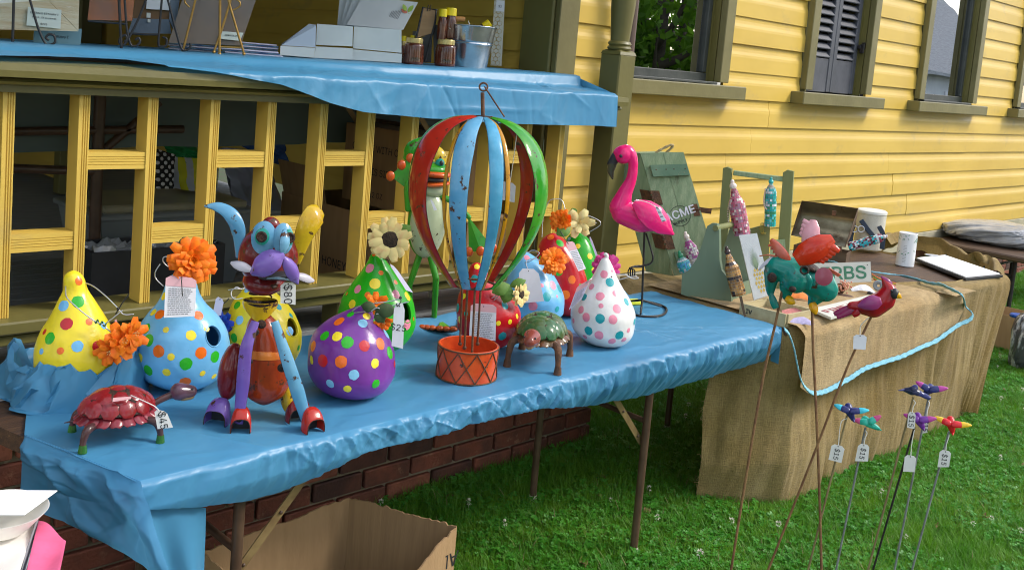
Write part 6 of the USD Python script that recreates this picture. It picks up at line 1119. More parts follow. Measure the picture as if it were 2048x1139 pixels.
# mosaic bottles
def bottle(label, base, top, r, cols, seed, cap=None, dy=(0, 0), neckw=0.45, at_=None, strand=None, shoulder=0.68):
    b = Thing('mosaic_bottle', label, 'mosaic bottle', at_ if at_ is not None else on_burlap(base[0], base[1], 0.02), True, group='mosaic bottles on the burlap table'); k = mpp(b); g = np.random.default_rng(seed)
    p0, p1 = b.L(*base, dy[0]), b.L(*top, dy[1]); ax = unit(p1 - p0); H = np.linalg.norm(p1 - p0); F = frame(ax, (0, 1, 0.01)); r = r * k
    pf = lambda h: r * np.interp(h, [0, 0.03, shoulder, shoulder + 0.10, shoulder + 0.16, 0.93, 1.0], [0.95, 1, 1, 0.72, neckw + 0.1, neckw, neckw * 0.6])
    hs = np.linspace(0, 1, 26); b.add('glass', moved(lathe([(0, 0)] + [(pf(h) * 0.95, h * H) for h in hs] + [(0, H)], 24), p0, F), mat('bottle_grout', (0.30, 0.27, 0.22), None, rough=0.8), True)
    rows = max(8, int(H / 0.011)); groups = {}
    for i in range(rows):
        h0, h1 = i / rows, (i + 0.86) / rows; rad_ = pf((h0 + h1) / 2); n = max(6, int(2 * np.pi * rad_ / 0.0095)); kind = g.integers(0, 10)
        col = cols[(i * 7 + seed) % len(cols)] if kind < 6 else None
        for j in range(n):
            a0, a1 = (j + 0.07) / n * 2 * np.pi, (j + 0.93) / n * 2 * np.pi; c = col if col and g.random() < 0.7 else cols[g.integers(len(cols))]
            q = [A(pf(h) * 0.95 * math.cos(a), pf(h) * 0.95 * math.sin(a), h * H) for h, a in ((h0, a0), (h0, a1), (h1, a1), (h1, a0))]; o = [A(pf(h) * 1.03 * math.cos(a), pf(h) * 1.03 * math.sin(a), h * H) for h, a in ((h0, a0), (h0, a1), (h1, a1), (h1, a0))]
            groups.setdefault(c, []).append(tm(np.array(q + o) @ F.T + p0, [[4, 5, 6], [4, 6, 7], [0, 1, 5], [0, 5, 4], [1, 2, 6], [1, 6, 5], [2, 3, 7], [2, 7, 6], [3, 0, 4], [3, 4, 7]]))
    for c, ms in groups.items(): b.add('tesserae', cat_(ms), TESS(c), kind='stuff')
    if cap: b.add('stopper', cat_([ell(p1 + ax * r * 0.25, (r * 0.45,) * 3, None, 2), ell(p1 + ax * r * 0.75, (r * 0.25, r * 0.25, r * 0.35), None, 2)]), TESS(cap), True)
    if strand:
        b.add('bead_strand', cat_([ell(b.L(x, y, dy[1] - 0.02), (0.0036,) * 3, None, 1) for x, y in smoothline(np.array(strand, float), 26)]), mat('pearl_bead', (0.62, 0.56, 0.46), (0.40, 0.20, 0.18), 300, 0.3, coat=0.5), True, kind='stuff')
    return b
TC = dict(rose=(0.42, 0.10, 0.16), mauve=(0.35, 0.16, 0.26), pearl=(0.60, 0.52, 0.48), wine=(0.20, 0.03, 0.06), teal=(0.01, 0.30, 0.30), aqua=(0.10, 0.50, 0.52), sea=(0.02, 0.22, 0.10), ice=(0.55, 0.62, 0.66), silver=(0.50, 0.48, 0.50), plum=(0.32, 0.06, 0.24), brown=(0.22, 0.11, 0.035), amber=(0.40, 0.22, 0.07), dark=(0.03, 0.015, 0.012), sky=(0.08, 0.35, 0.62), turq=(0.02, 0.36, 0.42), black=(0.012, 0.012, 0.015))
def TESS(c): return mat('tessera_' + c, TC[c], tuple(np.array(TC[c]) * 1.4), 90, 0.18, coat=0.6)
bottle('rose and pearl mosaic bottle with a bead strand, at the left upright of the carrier', (1485, 470), (1467, 376), 16, ['rose', 'mauve', 'pearl', 'wine', 'rose'], 1, 'pearl', at_=on_burlap(1482, 588, 0.02), dy=(0.0, 0.02), strand=[(1464, 396), (1456, 420), (1458, 448), (1464, 452), (1468, 440)])
bottle('tall teal and green mosaic bottle under the top rail of the carrier', (1540, 452), (1542, 366), 11, ['teal', 'aqua', 'sea', 'ice', 'teal'], 2, 'teal', at_=on_burlap(1541, 586, 0.02), strand=[(1531, 378), (1528, 398), (1529, 412), (1533, 418)], shoulder=0.8)
bottle('silver and plum mosaic bottle leaning against the green chest', (1393, 532), (1374, 476), 13, ['silver', 'plum', 'pearl', 'silver', 'plum'], 3, 'pearl', at_=on_burlap(1398, 570, 0.02), dy=(-0.02, 0.0))
bottle('small round blue and aqua mosaic bottle with green tip before the chest', (1372, 542), (1362, 514), 13, ['sky', 'aqua', 'ice', 'turq'], 4, 'sea', at_=on_burlap(1372, 572, 0.02), dy=(-0.05, -0.05), neckw=0.5)
bottle('brown and amber mosaic bottle leaning at the right of the near tote', (1478, 590), (1456, 507), 14, ['brown', 'amber', 'dark', 'brown', 'amber'], 5, 'dark', at_=on_burlap(1480, 607, 0.012), dy=(-0.06, -0.05))
bottle('turquoise and black striped mosaic bottle lying across the metal lunchbox', (1697, 494), (1766, 474), 9, ['turq', 'black', 'ice', 'turq', 'wine'], 6, 'silver', at_=on_burlap(1725, 520, 0.02), dy=(-0.02, 0.0), shoulder=0.9, neckw=0.8)
# pineapple painting on canvas
pp_ = Thing('pineapple_canvas', 'small white canvas with a painted pineapple, leaning in the carrier', 'painting', on_burlap(1510, 605, 0.02), True); L = pp_.L
cq = [L(1478, 470, 0.02), L(1514, 466, 0.03), L(1544, 588, -0.045), L(1508, 600, -0.06)]
pn = unit(np.cross(cq[1] - cq[0], cq[3] - cq[0])); pn = pn if pn[1] < 0 else -pn
pp_.add('canvas', trimesh.convex.convex_hull(np.vstack([cq, np.array(cq) - pn * 0.022])), mat('canvas_white', (0.70, 0.72, 0.70), (0.64, 0.67, 0.66), 5, 0.85, 0.3, 300))
pat = lambda u, v, w=0.0008: cq[3] + (cq[2] - cq[3]) * u + ((cq[0] - cq[3]) * (1 - u) + (cq[1] - cq[2]) * u) * v + pn * w
pa = []
for i in range(6):
    for j in range(4):
        u, v = 0.56 + (j - 1.5) * 0.15 + (0.07 if i % 2 else 0), 0.10 + i * 0.065
        if (u - 0.56) ** 2 / 0.09 + (v - 0.25) ** 2 / 0.045 < 1: pa.append(plate([pat(u - 0.07, v), pat(u, v - 0.035), pat(u + 0.07, v), pat(u, v + 0.035)], 0.0003))
pp_.add('painted_fruit', cat_(pa), mat('fruit_yellow', (0.70, 0.52, 0.13), (0.62, 0.42, 0.10), 60, 0.8), kind='stuff'); lv = []
for i in range(13):
    a = (i - 6) * 0.17; l = 0.36 * (1 - abs(a) * 0.35); b0 = (0.53, 0.44); lv.append(plate([pat(b0[0] - 0.03, b0[1]), pat(b0[0] + 0.03, b0[1]), pat(b0[0] + math.sin(a) * l * 1.3, b0[1] + math.cos(a) * l)], 0.0003))
pp_.add('painted_leaves', cat_(lv), mat('leaf_sage', (0.25, 0.34, 0.20), (0.33, 0.42, 0.27), 60, 0.8), kind='stuff')
# pine tray
tr_ = Thing('pine_tray', 'shallow pale pine tray marked IV in front of the pineapple canvas', 'tray', on_burlap(1530, 640, 0.0), True); L = tr_.L
def rail3(a, b, h, th, m, nm='side_board'):
    a, b = np.asarray(a), np.asarray(b); d = unit(b - a); s = np.cross([0, 0, 1], d) * th / 2; q = [a - s, a + s, b - s, b + s]; return tr_.add(nm, trimesh.convex.convex_hull(np.vstack([q, np.array(q) + A(0, 0, h)])), m)
f0, f1 = L(1482, 598, 0.02) * A(1, 1, 0), L(1570, 654, -0.07) * A(1, 1, 0)
tr_depth = A(0.10, 0.16, 0)
rail3(f0, f1, 0.052, 0.010, PINE); rail3(f0 + tr_depth, f1 + tr_depth, 0.052, 0.010, PINE); rail3(f0 + A(0.005, 0.006, 0.001), f0 + tr_depth, 0.05, 0.009, PINE); rail3(f1 + A(0.005, 0.006, 0.001), f1 + tr_depth - A(0.005, 0.005, 0), 0.05, 0.009, PINE)
tr_.add('floor', trimesh.convex.convex_hull(np.vstack([[f0, f1, f0 + tr_depth, f1 + tr_depth], np.array([f0, f1, f0 + tr_depth, f1 + tr_depth]) + A(0, 0, 0.005)])), PINE)
dn = unit(np.cross(f1 - f0, [0, 0, 1])); dn = dn if dn[1] < 0 else -dn
tr_.add('mark', moved(place_text('IV', 0.018, A(0, 0, 0), f1 - f0, (0, 0, 1), 0.0004, True, True), f0 + (f1 - f0) * 0.22 + A(0, 0, 0.026) + dn * 0.0056), INK)
tr_.add('spike', plate([L(1478, 592, -.07), L(1484, 592, -.07), L(1492, 632, -.08), L(1488, 634, -.08)], 0.003), mat('dark_wood_peg', (0.10, 0.06, 0.03), None, rough=0.7))
# metal lunchbox, open
lb = Thing('metal_lunchbox', 'open old metal lunchbox with domed lid', 'lunchbox', on_burlap(1640, 520, 0.012), True); L = lb.L
TIN = mat('old_tin', (0.30, 0.26, 0.17), (0.16, 0.13, 0.08), 6, 0.28, 0.2, 50, metal=0.85, c3=(0.10, 0.05, 0.025), s3=9, lo3=0.60, hi3=0.70); BRN = mat('brown_tin', (0.10, 0.058, 0.03), (0.06, 0.035, 0.02), 7, 0.45, 0.2, 50)
bq = [L(1584, 524, 0.02), L(1690, 530, -0.05), L(1700, 512, 0.08), L(1600, 505, 0.14)]; bq = [q * A(1, 1, 0) for q in bq]; hB = 0.062
for i in range(4):
    a, b = bq[i], bq[(i + 1) % 4]; d = unit(b - a); s = np.cross([0, 0, 1], d) * 0.0015; lb.add('wall', trimesh.convex.convex_hull(np.vstack([[a - s, a + s, b - s, b + s], np.array([a - s, a + s, b - s, b + s]) + A(0, 0, hB)])), BRN)
lb.add('floor', plate([q + A(0, 0, 0.003) for q in bq], 0.003), TIN)
h0, h1 = bq[3] + A(0, 0, hB), bq[2] + A(0, 0, hB); up3 = L(1603, 402, 0.20) - L(1585, 470, 0.20); lw = h1 - h0
h0 = L(1583, 470, 0.12); h1 = L(1690, 494, 0.06); t0_, t1_ = L(1604, 402, 0.17), L(1716, 417, 0.11)
prof_t = [(0, 0.0), (0.35, 0.055), (0.75, 0.06), (1.0, 0.0)]
ln = unit(np.cross(h1 - h0, t0_ - h0)); ln = ln if ln[1] > 0 else -ln
Gt = np.array([[h0 + (h1 - h0) * u + ((t0_ - h0) * (1 - u) + (t1_ - h1) * u) * v + ln * w for u in np.linspace(0, 1, 8)] for v, w in smoothline(np.array(prof_t), 16)])
lb.add('lid', sheet(Gt, 0.002), TIN, 50)
for u in (0, 7): lb.add('lid_end', plate([Gt[0, u]] + [Gt[i, u] for i in range(2, 16, 2)] + [Gt[15, u]], 0.002), BRN)
lb.add('lid_rim', tube([h0, t0_, t1_, h1], 0.0035, 6, False), BRN, True)
lb.add('clasp', cat_([bbox(L(1668, 426, 0.10), (0.022, 0.006, 0.028), 0.002), bbox(L(1679, 498, -0.045), (0.022, 0.006, 0.03), 0.002)]), RUST)
# cool bag
cbg = Thing('cool_bag', 'cream cylindrical cool bag with navy straps beside the lunchbox', 'bag', on_burlap(1735, 498, 0.010), True); k = mpp(cbg); L = cbg.L
CRM = mat('cream_canvas', (0.55, 0.53, 0.45), (0.47, 0.45, 0.38), 5, 0.85, 0.4, 150); NAVY = mat('navy_strap', (0.03, 0.045, 0.07), None, rough=0.8)
c0 = L(1735, 496); rr_ = 28 * k; hh_ = 76 * k
cbg.add('body', lathe([(0, 0), (rr_ * 0.95, 0), (rr_, 0.01), (rr_ * 0.98, hh_ * 0.5), (rr_, hh_ * 0.9), (rr_ * 0.97, hh_ * 0.95)], 36, c0), CRM, 50)
cbg.add('lid', lathe([(rr_ * 0.98, hh_ * 0.93), (rr_ * 1.03, hh_ * 0.94), (rr_ * 1.03, hh_ * 1.0), (rr_ * 0.9, hh_ * 1.03), (0, hh_ * 1.04)], 36, c0), mat('bag_lid', (0.62, 0.62, 0.58), None, rough=0.7), 50)
for pts in ([(1722, 440), (1738, 462), (1758, 484)], [(1708, 442), (1703, 468), (1700, 492)], [(1758, 452), (1766, 470), (1764, 498)]):
    cbg.add('strap', strip([L(x, y, -rr_ * 1.05) for x, y in pts], 9 * k, (0, -1, 0.1), 0.02, 0.003), NAVY, True)
for x in (1709, 1722): cbg.add('d_ring', moved(trimesh.creation.torus(6 * k, 1.4 * k, 20, 8), L(x, 458, -rr_ * 1.12), frame((0.2, -1, 0.1))), STEELW, 40)
# enamel signs
def sign(label, quad, words, h, col, dys, m, thick=0.010, bold=True, group=None):
    s = Thing('painted_sign', label, 'sign', on_burlap((quad[2][0] + quad[3][0]) / 2, (quad[2][1] + quad[3][1]) / 2, 0.034), True); q = [s.L(x, y, d_) for (x, y), d_ in zip(quad, dys)] if dys else [s.w2l(P(x, y, z=BZ + 0.042)) for x, y in quad]
    n_ = unit(np.cross(q[1] - q[0], q[3] - q[0])); n_ = n_ if n_ @ (s.w2l(EYEP) - q[0]) > 0 else -n_
    s.add('board', trimesh.convex.convex_hull(np.vstack([q, np.array(q) - n_ * thick])), m); c = sum(q) / 4
    mt = place_text(words, h, A(0, 0, 0), (q[1] + q[2] - q[0] - q[3]), (q[0] + q[1] - q[2] - q[3]), 0.0006, bold, True); v = np.array(mt.vertices)
    ew = unit(q[1] + q[2] - q[0] - q[3]); L_ = np.linalg.norm(q[1] - q[0]); sp = v @ ew; f_ = 0.86 * L_ / (sp.max() - sp.min()); v = v + np.outer(sp * (f_ - 1), ew)
    s.add('lettering', tm(v + c + n_ * 0.0008, mt.faces), col); return s, q, n_
SGW = mat('chipped_white', (0.62, 0.62, 0.56), (0.54, 0.54, 0.48), 8, 0.6, 0.2, 60, c3=(0.35, 0.33, 0.27), s3=20, lo3=0.66, hi3=0.70)
s1, q1, n1 = sign('white sign reading HERBS in green letters', [(1604, 527), (1741, 523), (1743, 563), (1608, 570)], 'HERBS', 0.058, mat('sign_green', (0.05, 0.19, 0.11), (0.08, 0.24, 0.15), 40, 0.6), (0.03, 0.03, 0.0, 0.0), SGW)
for u, v in ((0.95, 0.14), (0.95, 0.86)): s1.add('nail_hole', ell(q1[0] + (q1[1] - q1[0]) * u + (q1[3] - q1[0]) * v + n1 * 0.0006, (0.0025, 0.001, 0.0025), None, 1), INK, True)
s2, q2, n2 = sign('white sign reading FINE WINES in red letters, lying flat', [(1622, 617), (1752, 586), (1776, 600), (1662, 634)], 'FINE WINES', 0.030, mat('sign_red', (0.28, 0.05, 0.06), (0.36, 0.08, 0.09), 40, 0.6), None, SGW)
# tin and clipboard
tn = Thing('tall_tin', 'tall white tin with green leafy print standing on the brown tabletop', 'tin', P(1810, 530, z=BZ), True); k = mpp(tn); c0 = tn.L(1809, 530); r_0 = 17.5 * k; h_0 = 66 * k
tn.add('body', lathe([(0, 0), (r_0, 0), (r_0 * 1.02, 0.003), (r_0, 0.006), (r_0, h_0 - 0.006), (r_0 * 1.02, h_0 - 0.002), (r_0 * 0.96, h_0), (r_0 * 0.94, h_0 - 0.004), (0, h_0 - 0.004)], 40, c0), mat('tin_white', (0.70, 0.72, 0.74), None, rough=0.3, coat=0.3), 40)
g = np.random.default_rng(77); lf, tx = [], []
for i in range(34):
    a = g.uniform(-3.0, 0.2); z = h_0 * g.uniform(0.72, 0.97) if i < 24 else h_0 * g.uniform(0.35, 0.6); s_ = g.uniform(0.003, 0.008); w = g.uniform(0, 3)
    lf.append(plate([c0 + A((r_0 + 0.0006) * math.cos(a + x / r_0), (r_0 + 0.0006) * math.sin(a + x / r_0), z + y) for x, y in ((-s_ * math.cos(w), -s_ * math.sin(w)), (s_ * 0.4 * math.sin(w), -s_ * 0.4 * math.cos(w)), (s_ * math.cos(w), s_ * math.sin(w)), (-s_ * 0.4 * math.sin(w), s_ * 0.4 * math.cos(w)))], 0.0003))
for i in range(12): tx.append(plate([c0 + A((r_0 + 0.0006) * math.cos(a), (r_0 + 0.0006) * math.sin(a), h_0 * (0.12 + 0.045 * i) + dz) for a, dz in ((-1.9, 0), (-1.55, 0), (-1.55, 0.0016), (-1.9, 0.0016))], 0.0003))
tn.add('leaf_print', cat_(lf), mat('leaf_print', (0.04, 0.22, 0.11), None, rough=0.4), kind='stuff'); tn.add('print', cat_(tx), PRINT, kind='stuff')
cl_ = Thing('clipboard', 'black clipboard holding white paper at the far right corner of the burlap table', 'clipboard', P(1910, 545, z=BZ + 0.01), True); L = cl_.L
cq4 = [P(a_, b_, z=BZ + 0.022) for a_, b_ in ((1828, 516), (1888, 510), (2006, 550), (1932, 557))]; cq4 = [cl_.w2l(q) for q in cq4]
cl_.add('board', trimesh.convex.convex_hull(np.vstack([cq4, np.array(cq4) - A(0, 0, 0.012)])), BLACKP)
cc4 = sum(cq4) / 4; cl_.add('paper', plate([cc4 + (q - cc4) * 0.93 + A(0, 0, 0.004) for q in cq4], 0.005), mat('bright_paper', (0.85, 0.85, 0.87), None, rough=0.7))
cl_.add('clip', bbox(cq4[0] * 0.45 + cq4[1] * 0.55 + A(0.004, -0.01, 0.010), (0.075, 0.024, 0.010), 0.003, rz(0.25)), STEELW)
# odds and ends between the birds and the signs
def odd(name, label, cat, x, y): return Thing(name, label, cat, on_burlap(x, y, 0.022), True)
o1 = odd('beaded_pendant', 'pendant of red and cream beads on a rusty washer disc', 'pendant', 1690, 588); k = mpp(o1)
o1.add('disc', disc(o1, o1.L(1678, 577), (-0.4, -1, 0.2), 11 * k, 0.004, 0.004), RUST, 40); o1.add('cap', ell(o1.L(1690, 592, -.01), (18 * k, 12 * k, 4 * k), None, 3), mat('brown_hat', (0.10, 0.055, 0.035), None, rough=0.7), True)
g = np.random.default_rng(5); o1.add('beads', cat_([ell(o1.L(1690 + g.normal(0, 7), 571 + g.normal(0, 6), -.01 + g.normal(0, .01)), (0.004,) * 3, None, 1) for _ in range(60)]), mat('red_cream_bead', (0.62, 0.10, 0.05), (0.72, 0.62, 0.45), 260, 0.35, coat=0.3), True, kind='stuff')
o2 = odd('bead_strands', 'tangle of orange, green and yellow bead strands by the HERBS sign', 'beads', 1762, 566)
for j, c in enumerate(((0.70, 0.16, 0.02), (0.05, 0.30, 0.10), (0.65, 0.45, 0.03), (0.45, 0.05, 0.05))): o2.add('strand', tube(smoothline([o2.L(1744 + j, 548 + 3 * j, 0), o2.L(1758, 556 + 3 * j, -.01), o2.L(1775, 562 + 2 * j, -.01), o2.L(1792, 566 + j, 0)], 30), 0.0026 + 0.0006 * np.sin(np.arange(30) * 2.0), 6), mat(f'strand_{"abcd"[j]}', c, None, rough=0.35), True)
o3 = odd('reel_toy', 'small grey wheel on a bent dark bracket behind the cardinal', 'wheel', 1752, 588); k = mpp(o3)
o3.add('wheel', moved(trimesh.creation.torus(7 * k, 4.2 * k, 24, 12), o3.L(1757, 571), frame((-0.3, -1, 0.1))), mat('grey_rubber', (0.20, 0.22, 0.25), (0.30, 0.33, 0.36), 30, 0.5), True); o3.add('bracket', strip([o3.L(1736, 584), o3.L(1752, 590, -.02), o3.L(1772, 583)], 8 * k, (0, -0.5, 1), 0.1, 0.003), IRON, True)
for i, (x, y, lab, c) in enumerate(((1590, 628, 'folded paper with red plaid print under the teal bird', (0.55, 0.20, 0.18)), (1600, 598, 'bright orange painted card under the teal bird', (0.70, 0.20, 0.04)), (1605, 646, 'small lavender paper scrap with a pointed tail on the burlap', (0.40, 0.36, 0.55)), (1728, 583, 'small white paper scrap between the two signs', (0.75, 0.75, 0.78)))):
    o = odd('paper_scrap', lab, 'paper', x, y); o.add('sheet', strip([o.L(x - 26, y - 4, 0), o.L(x, y - 5 - i % 2 * 3, 0.01), o.L(x + 22, y + 3, -0.01)], [0.02, 0.045, 0.012], (0, -0.6, 1), 0.05, 0.001), mat(f'scrap_{"abcd"[i]}', c, tuple(min(1, q * 1.3) for q in c), 60, 0.7), True)
# ------------------------------------------------------------------ birds on stakes in the lawn
HB = {}
def stake(t, pts, m, r=0.0042): t.add('stake', tube(smoothline([t.L(*p) for p in pts], 24), r, 8), m, True)
RST = mat('rusty_rod', (0.15, 0.065, 0.028), (0.26, 0.14, 0.055), 25, 0.7, 0.5, 160)
GAL = mat('grey_rod', (0.26, 0.28, 0.28), (0.16, 0.17, 0.16), 25, 0.5, 0.2, 100, metal=0.4); BRS = mat('brass_rod', (0.28, 0.22, 0.11), (0.20, 0.15, 0.07), 25, 0.5, metal=0.3)
TB = gloss('bird_teal', (0.004, 0.17, 0.14), (0.008, 0.24, 0.17), chips=0.95, sc=10); WO = gloss('wing_orange', (0.50, 0.025, 0.005), (0.52, 0.05, 0.015), chips=0.2, sc=14); WP = gloss('wing_pink', (0.70, 0.36, 0.40), (0.62, 0.26, 0.30), sc=14); YB = gloss('beak_yellow', (0.75, 0.40, 0.01), (0.65, 0.25, 0.01))
def wing(t, name, root, tip, w, nrm, m, n=5, flip=1):
    """bent sheet wing with rounded feather ends along one edge"""
    wb = edged(t, name, m, lambda: leafm(root, tip, w, nrm, 0.10, 0.18, (0.55, 0.95, 1.0, 0.85, 0.35), 18, 9, 0.002))
    root, tip = A(*root), A(*tip); ax = unit(tip - root); s = unit(np.cross(ax, nrm)); L_ = np.linalg.norm(tip - root)
    for i in range(n):
        u = 0.35 + 0.42 * i / max(1, n - 1); c = root + ax * L_ * u; t.add('feather', leafm(c, c - s * flip * w * (0.72 - 0.18 * u) + ax * w * 0.32, w * 0.30, nrm, 0.1, 0.15, (0.8, 1, 1, 0.9, 0.6), 8, 5, 0.002), m, True, parent=wb)
tb = Thing('teal_garden_bird', 'large teal metal bird with orange and pink wings on two rusty stakes', 'garden bird', P(1552, 1190, z=0.0), True); k = mpp(tb); L = tb.L
body = m3.Manifold.batch_boolean([hull((L(1553, 533), 23 * k), (L(1585, 545), 30 * k)), hull((L(1585, 545), 30 * k), (L(1592, 560, -.02), 26 * k)), hull((L(1545, 545), 17 * k), (L(1541, 575), 10 * k)), hull((L(1541, 575), 10 * k), (L(1541, 588), 6 * k)), hull((L(1575, 570), 16 * k), (L(1572, 592), 8 * k)), hull((L(1598, 552), 24 * k), (L(1640, 568), 30 * k)), hull((L(1640, 568), 30 * k), (L(1650, 578), 25 * k)), hull((L(1640, 580), 22 * k), (L(1624, 606), 8 * k))], m3.OpType.Add)
bm = from_m(body.refine_to_length(0.007)); bm.merge_vertices(); trimesh.smoothing.filter_taubin(bm, iterations=16); tb.add('body', bm, TB, True)
tb.add('foot', leafm(L(1541, 586, -.01), L(1552, 616, -.02), 14 * k, (0, -1, 0.2), 0.1, 0.2, (0.5, 0.8, 1, 1, 0.8), 10, 5, 0.002), TB, True)
for x, y, x2, y2 in ((1624, 606, 1632, 628), (1573, 596, 1590, 606)): tb.add('foot', leafm(L(x, y, -.02), L(x2, y2, -.03), 15 * k, (0, -1, 0.2), 0.2, 0.3, (0.8, 1, 1, 0.7, 0.2), 10, 5, 0.003), YB, True)
wing(tb, 'wing', L(1592, 520, -.04), L(1666, 476, -.02), 46 * k, (0.2, -1, 0.3), WO, 5, -1); wing(tb, 'wing', L(1578, 522, -.02), L(1542, 479, .0), 20 * k, (-0.4, -1, 0.3), gloss('wing_coral', (0.50, 0.09, 0.05), (0.50, 0.18, 0.13), sc=14), 4)
wing(tb, 'wing', L(1618, 500, .06), L(1627, 440, .08), 34 * k, (-0.1, -1, 0.1), WP, 4)
tb.add('eye_ring', moved(trimesh.creation.torus(7 * k, 2 * k, 24, 8), L(1609, 540, -.075), frame((0, -1, 0.1))), WELD, 40); tb.add('beak', strip([L(1614, 548, -.08), L(1620, 560, -.085), L(1619, 578, -.08)], np.array([6, 8, 3]) * k, (0, -1, 0.1), 0.3, 0.002), TB, True)
tb.add('crest', strip([L(1560, 515, -.01), L(1538, 510, -.01), L(1519, 512, .0)], np.array([6, 5, 2]) * k, (0, -0.4, 1), 0.2, 0.002), gloss('crest_rust', (0.45, 0.12, 0.05), None), True)
tb.add('back_feather', strip([L(1548, 512, -.01), L(1532, 525, -.02), L(1517, 540, -.02)], np.array([4, 7, 3]) * k, (-0.3, -1, 0.3), 0.2, 0.002), DOGP['white'], True)
tb.add('saddle', ell(L(1622, 535, -.01), (18 * k, 20 * k, 8 * k), ry(0.3), 3), WELD, True); tb.add('hanging_disc', disc(tb, L(1648, 553, -.09), (0.1, -1, 0.15), 17 * k, 0.002, 0.003, 0.95), gloss('disc_rose', (0.22, 0.025, 0.05), (0.30, 0.08, 0.11)), 40)
tb.add('tail_plate', plate([L(1652, 538, -.08), L(1660, 536, -.08), L(1682, 549, -.06), L(1676, 553, -.06)], 0.003), gloss('plate_coral', (0.55, 0.12, 0.07), None))
tb.add('weld_spot', ell(L(1544, 555, -.05), (9 * k, 4 * k, 10 * k), None, 2), WELD, True); tb.add('weld_spot', ell(L(1585, 578, -.085), (7 * k, 4 * k, 6 * k), None, 2), WELD, True)
stake(tb, [(1564, 582, -.01), (1550, 650, -.01), (1525, 760, -.01), (1494, 940, 0), (1462, 1139, 0), (1456, 1178, 0)], RST); stake(tb, [(1624, 605, -.01), (1626, 690, -.01), (1630, 770, 0), (1638, 960, 0), (1643, 1139, 0), (1644, 1180, 0)], RST)
cd_ = Thing('cardinal_garden_bird', 'red metal cardinal with a crest on a slanting rusty stake', 'garden bird', P(1520, 1185, z=0.0), True); k = mpp(cd_); L = cd_.L
CR = gloss('cardinal_red', (0.30, 0.006, 0.010), (0.20, 0.006, 0.03), chips=0.35, sc=16)
body = m3.Manifold.batch_boolean([hull((L(1778, 583), 15 * k), (L(1768, 600), 20 * k)), hull((L(1768, 600), 20 * k), (L(1747, 612), 22 * k)), hull((L(1747, 612), 22 * k), (L(1722, 614), 13 * k)), hull((L(1722, 614), 13 * k), (L(1704, 612), 9 * k)), hull((L(1778, 578), 12 * k), (L(1766, 558), 3 * k))], m3.OpType.Add)
bm = from_m(body.refine_to_length(0.006)); bm.merge_vertices(); trimesh.smoothing.filter_taubin(bm, iterations=12); cd_.add('body', bm, CR, True)
for i, (a, b) in enumerate((((1712, 610), (1668, 628)), ((1714, 616), (1674, 634)), ((1718, 622), (1706, 631)))): cd_.add('tail_feather', leafm(L(*a, -.01 * i), L(*b, -.01 * i), 12 * k, (0, -1, 0.4), 0.05, 0.15, (0.8, 1, 1, 0.9, 0.6), 10, 5, 0.002), gloss('tail_plum', (0.22, 0.02, 0.08), (0.14, 0.02, 0.10), chips=0.3) if i < 2 else CR, True)
cd_.add('wing', leafm(L(1762, 601, -.05), L(1716, 612, -.055), 26 * k, (0, -1, 0.3), 0.1, 0.2, (0.5, 1, 1, 0.7, 0.15), 14, 7, 0.002), gloss('wing_plum', (0.26, 0.03, 0.12), (0.16, 0.04, 0.16), chips=0.4), True)
cd_.add('mask', ell(L(1789, 587, -.018), (8 * k, 9 * k, 10 * k), None, 3), BLACKP, True); cd_.add('beak', limb([(L(1795, 590, -.02), 6 * k), (L(1802, 595, -.02), 1.5 * k)]), YB, True); cd_.add('eye', ell(L(1783, 581, -.034), (2.2 * k,) * 3, None, 2), BLACKP, True)
cd_.add('crest_feather', leafm(L(1782, 570, -.0), L(1762, 552, .0), 11 * k, (0, -1, 0.3), 0.1, 0.2, (0.8, 1, 0.9, 0.6, 0.15), 10, 5, 0.002), gloss('wing_plum', (0.26, 0.03, 0.12)), True)
stake(cd_, [(1742, 634, 0), (1727, 665, 0), (1690, 745, 0), (1625, 915, 0), (1536, 1139, 0), (1519, 1180, 0)], RST, 0.0038)
card(cd_, 'price_tag', [(1707, 668), (1734, 670), (1731, 699), (1706, 697)], WHITEP, dy=-.012); cd_.add('string', tube(smoothline([L(1738, 634, -.02), L(1722, 650, -.016), L(1720, 668, -.013)], 14), 0.0013, 6), STRING, True)
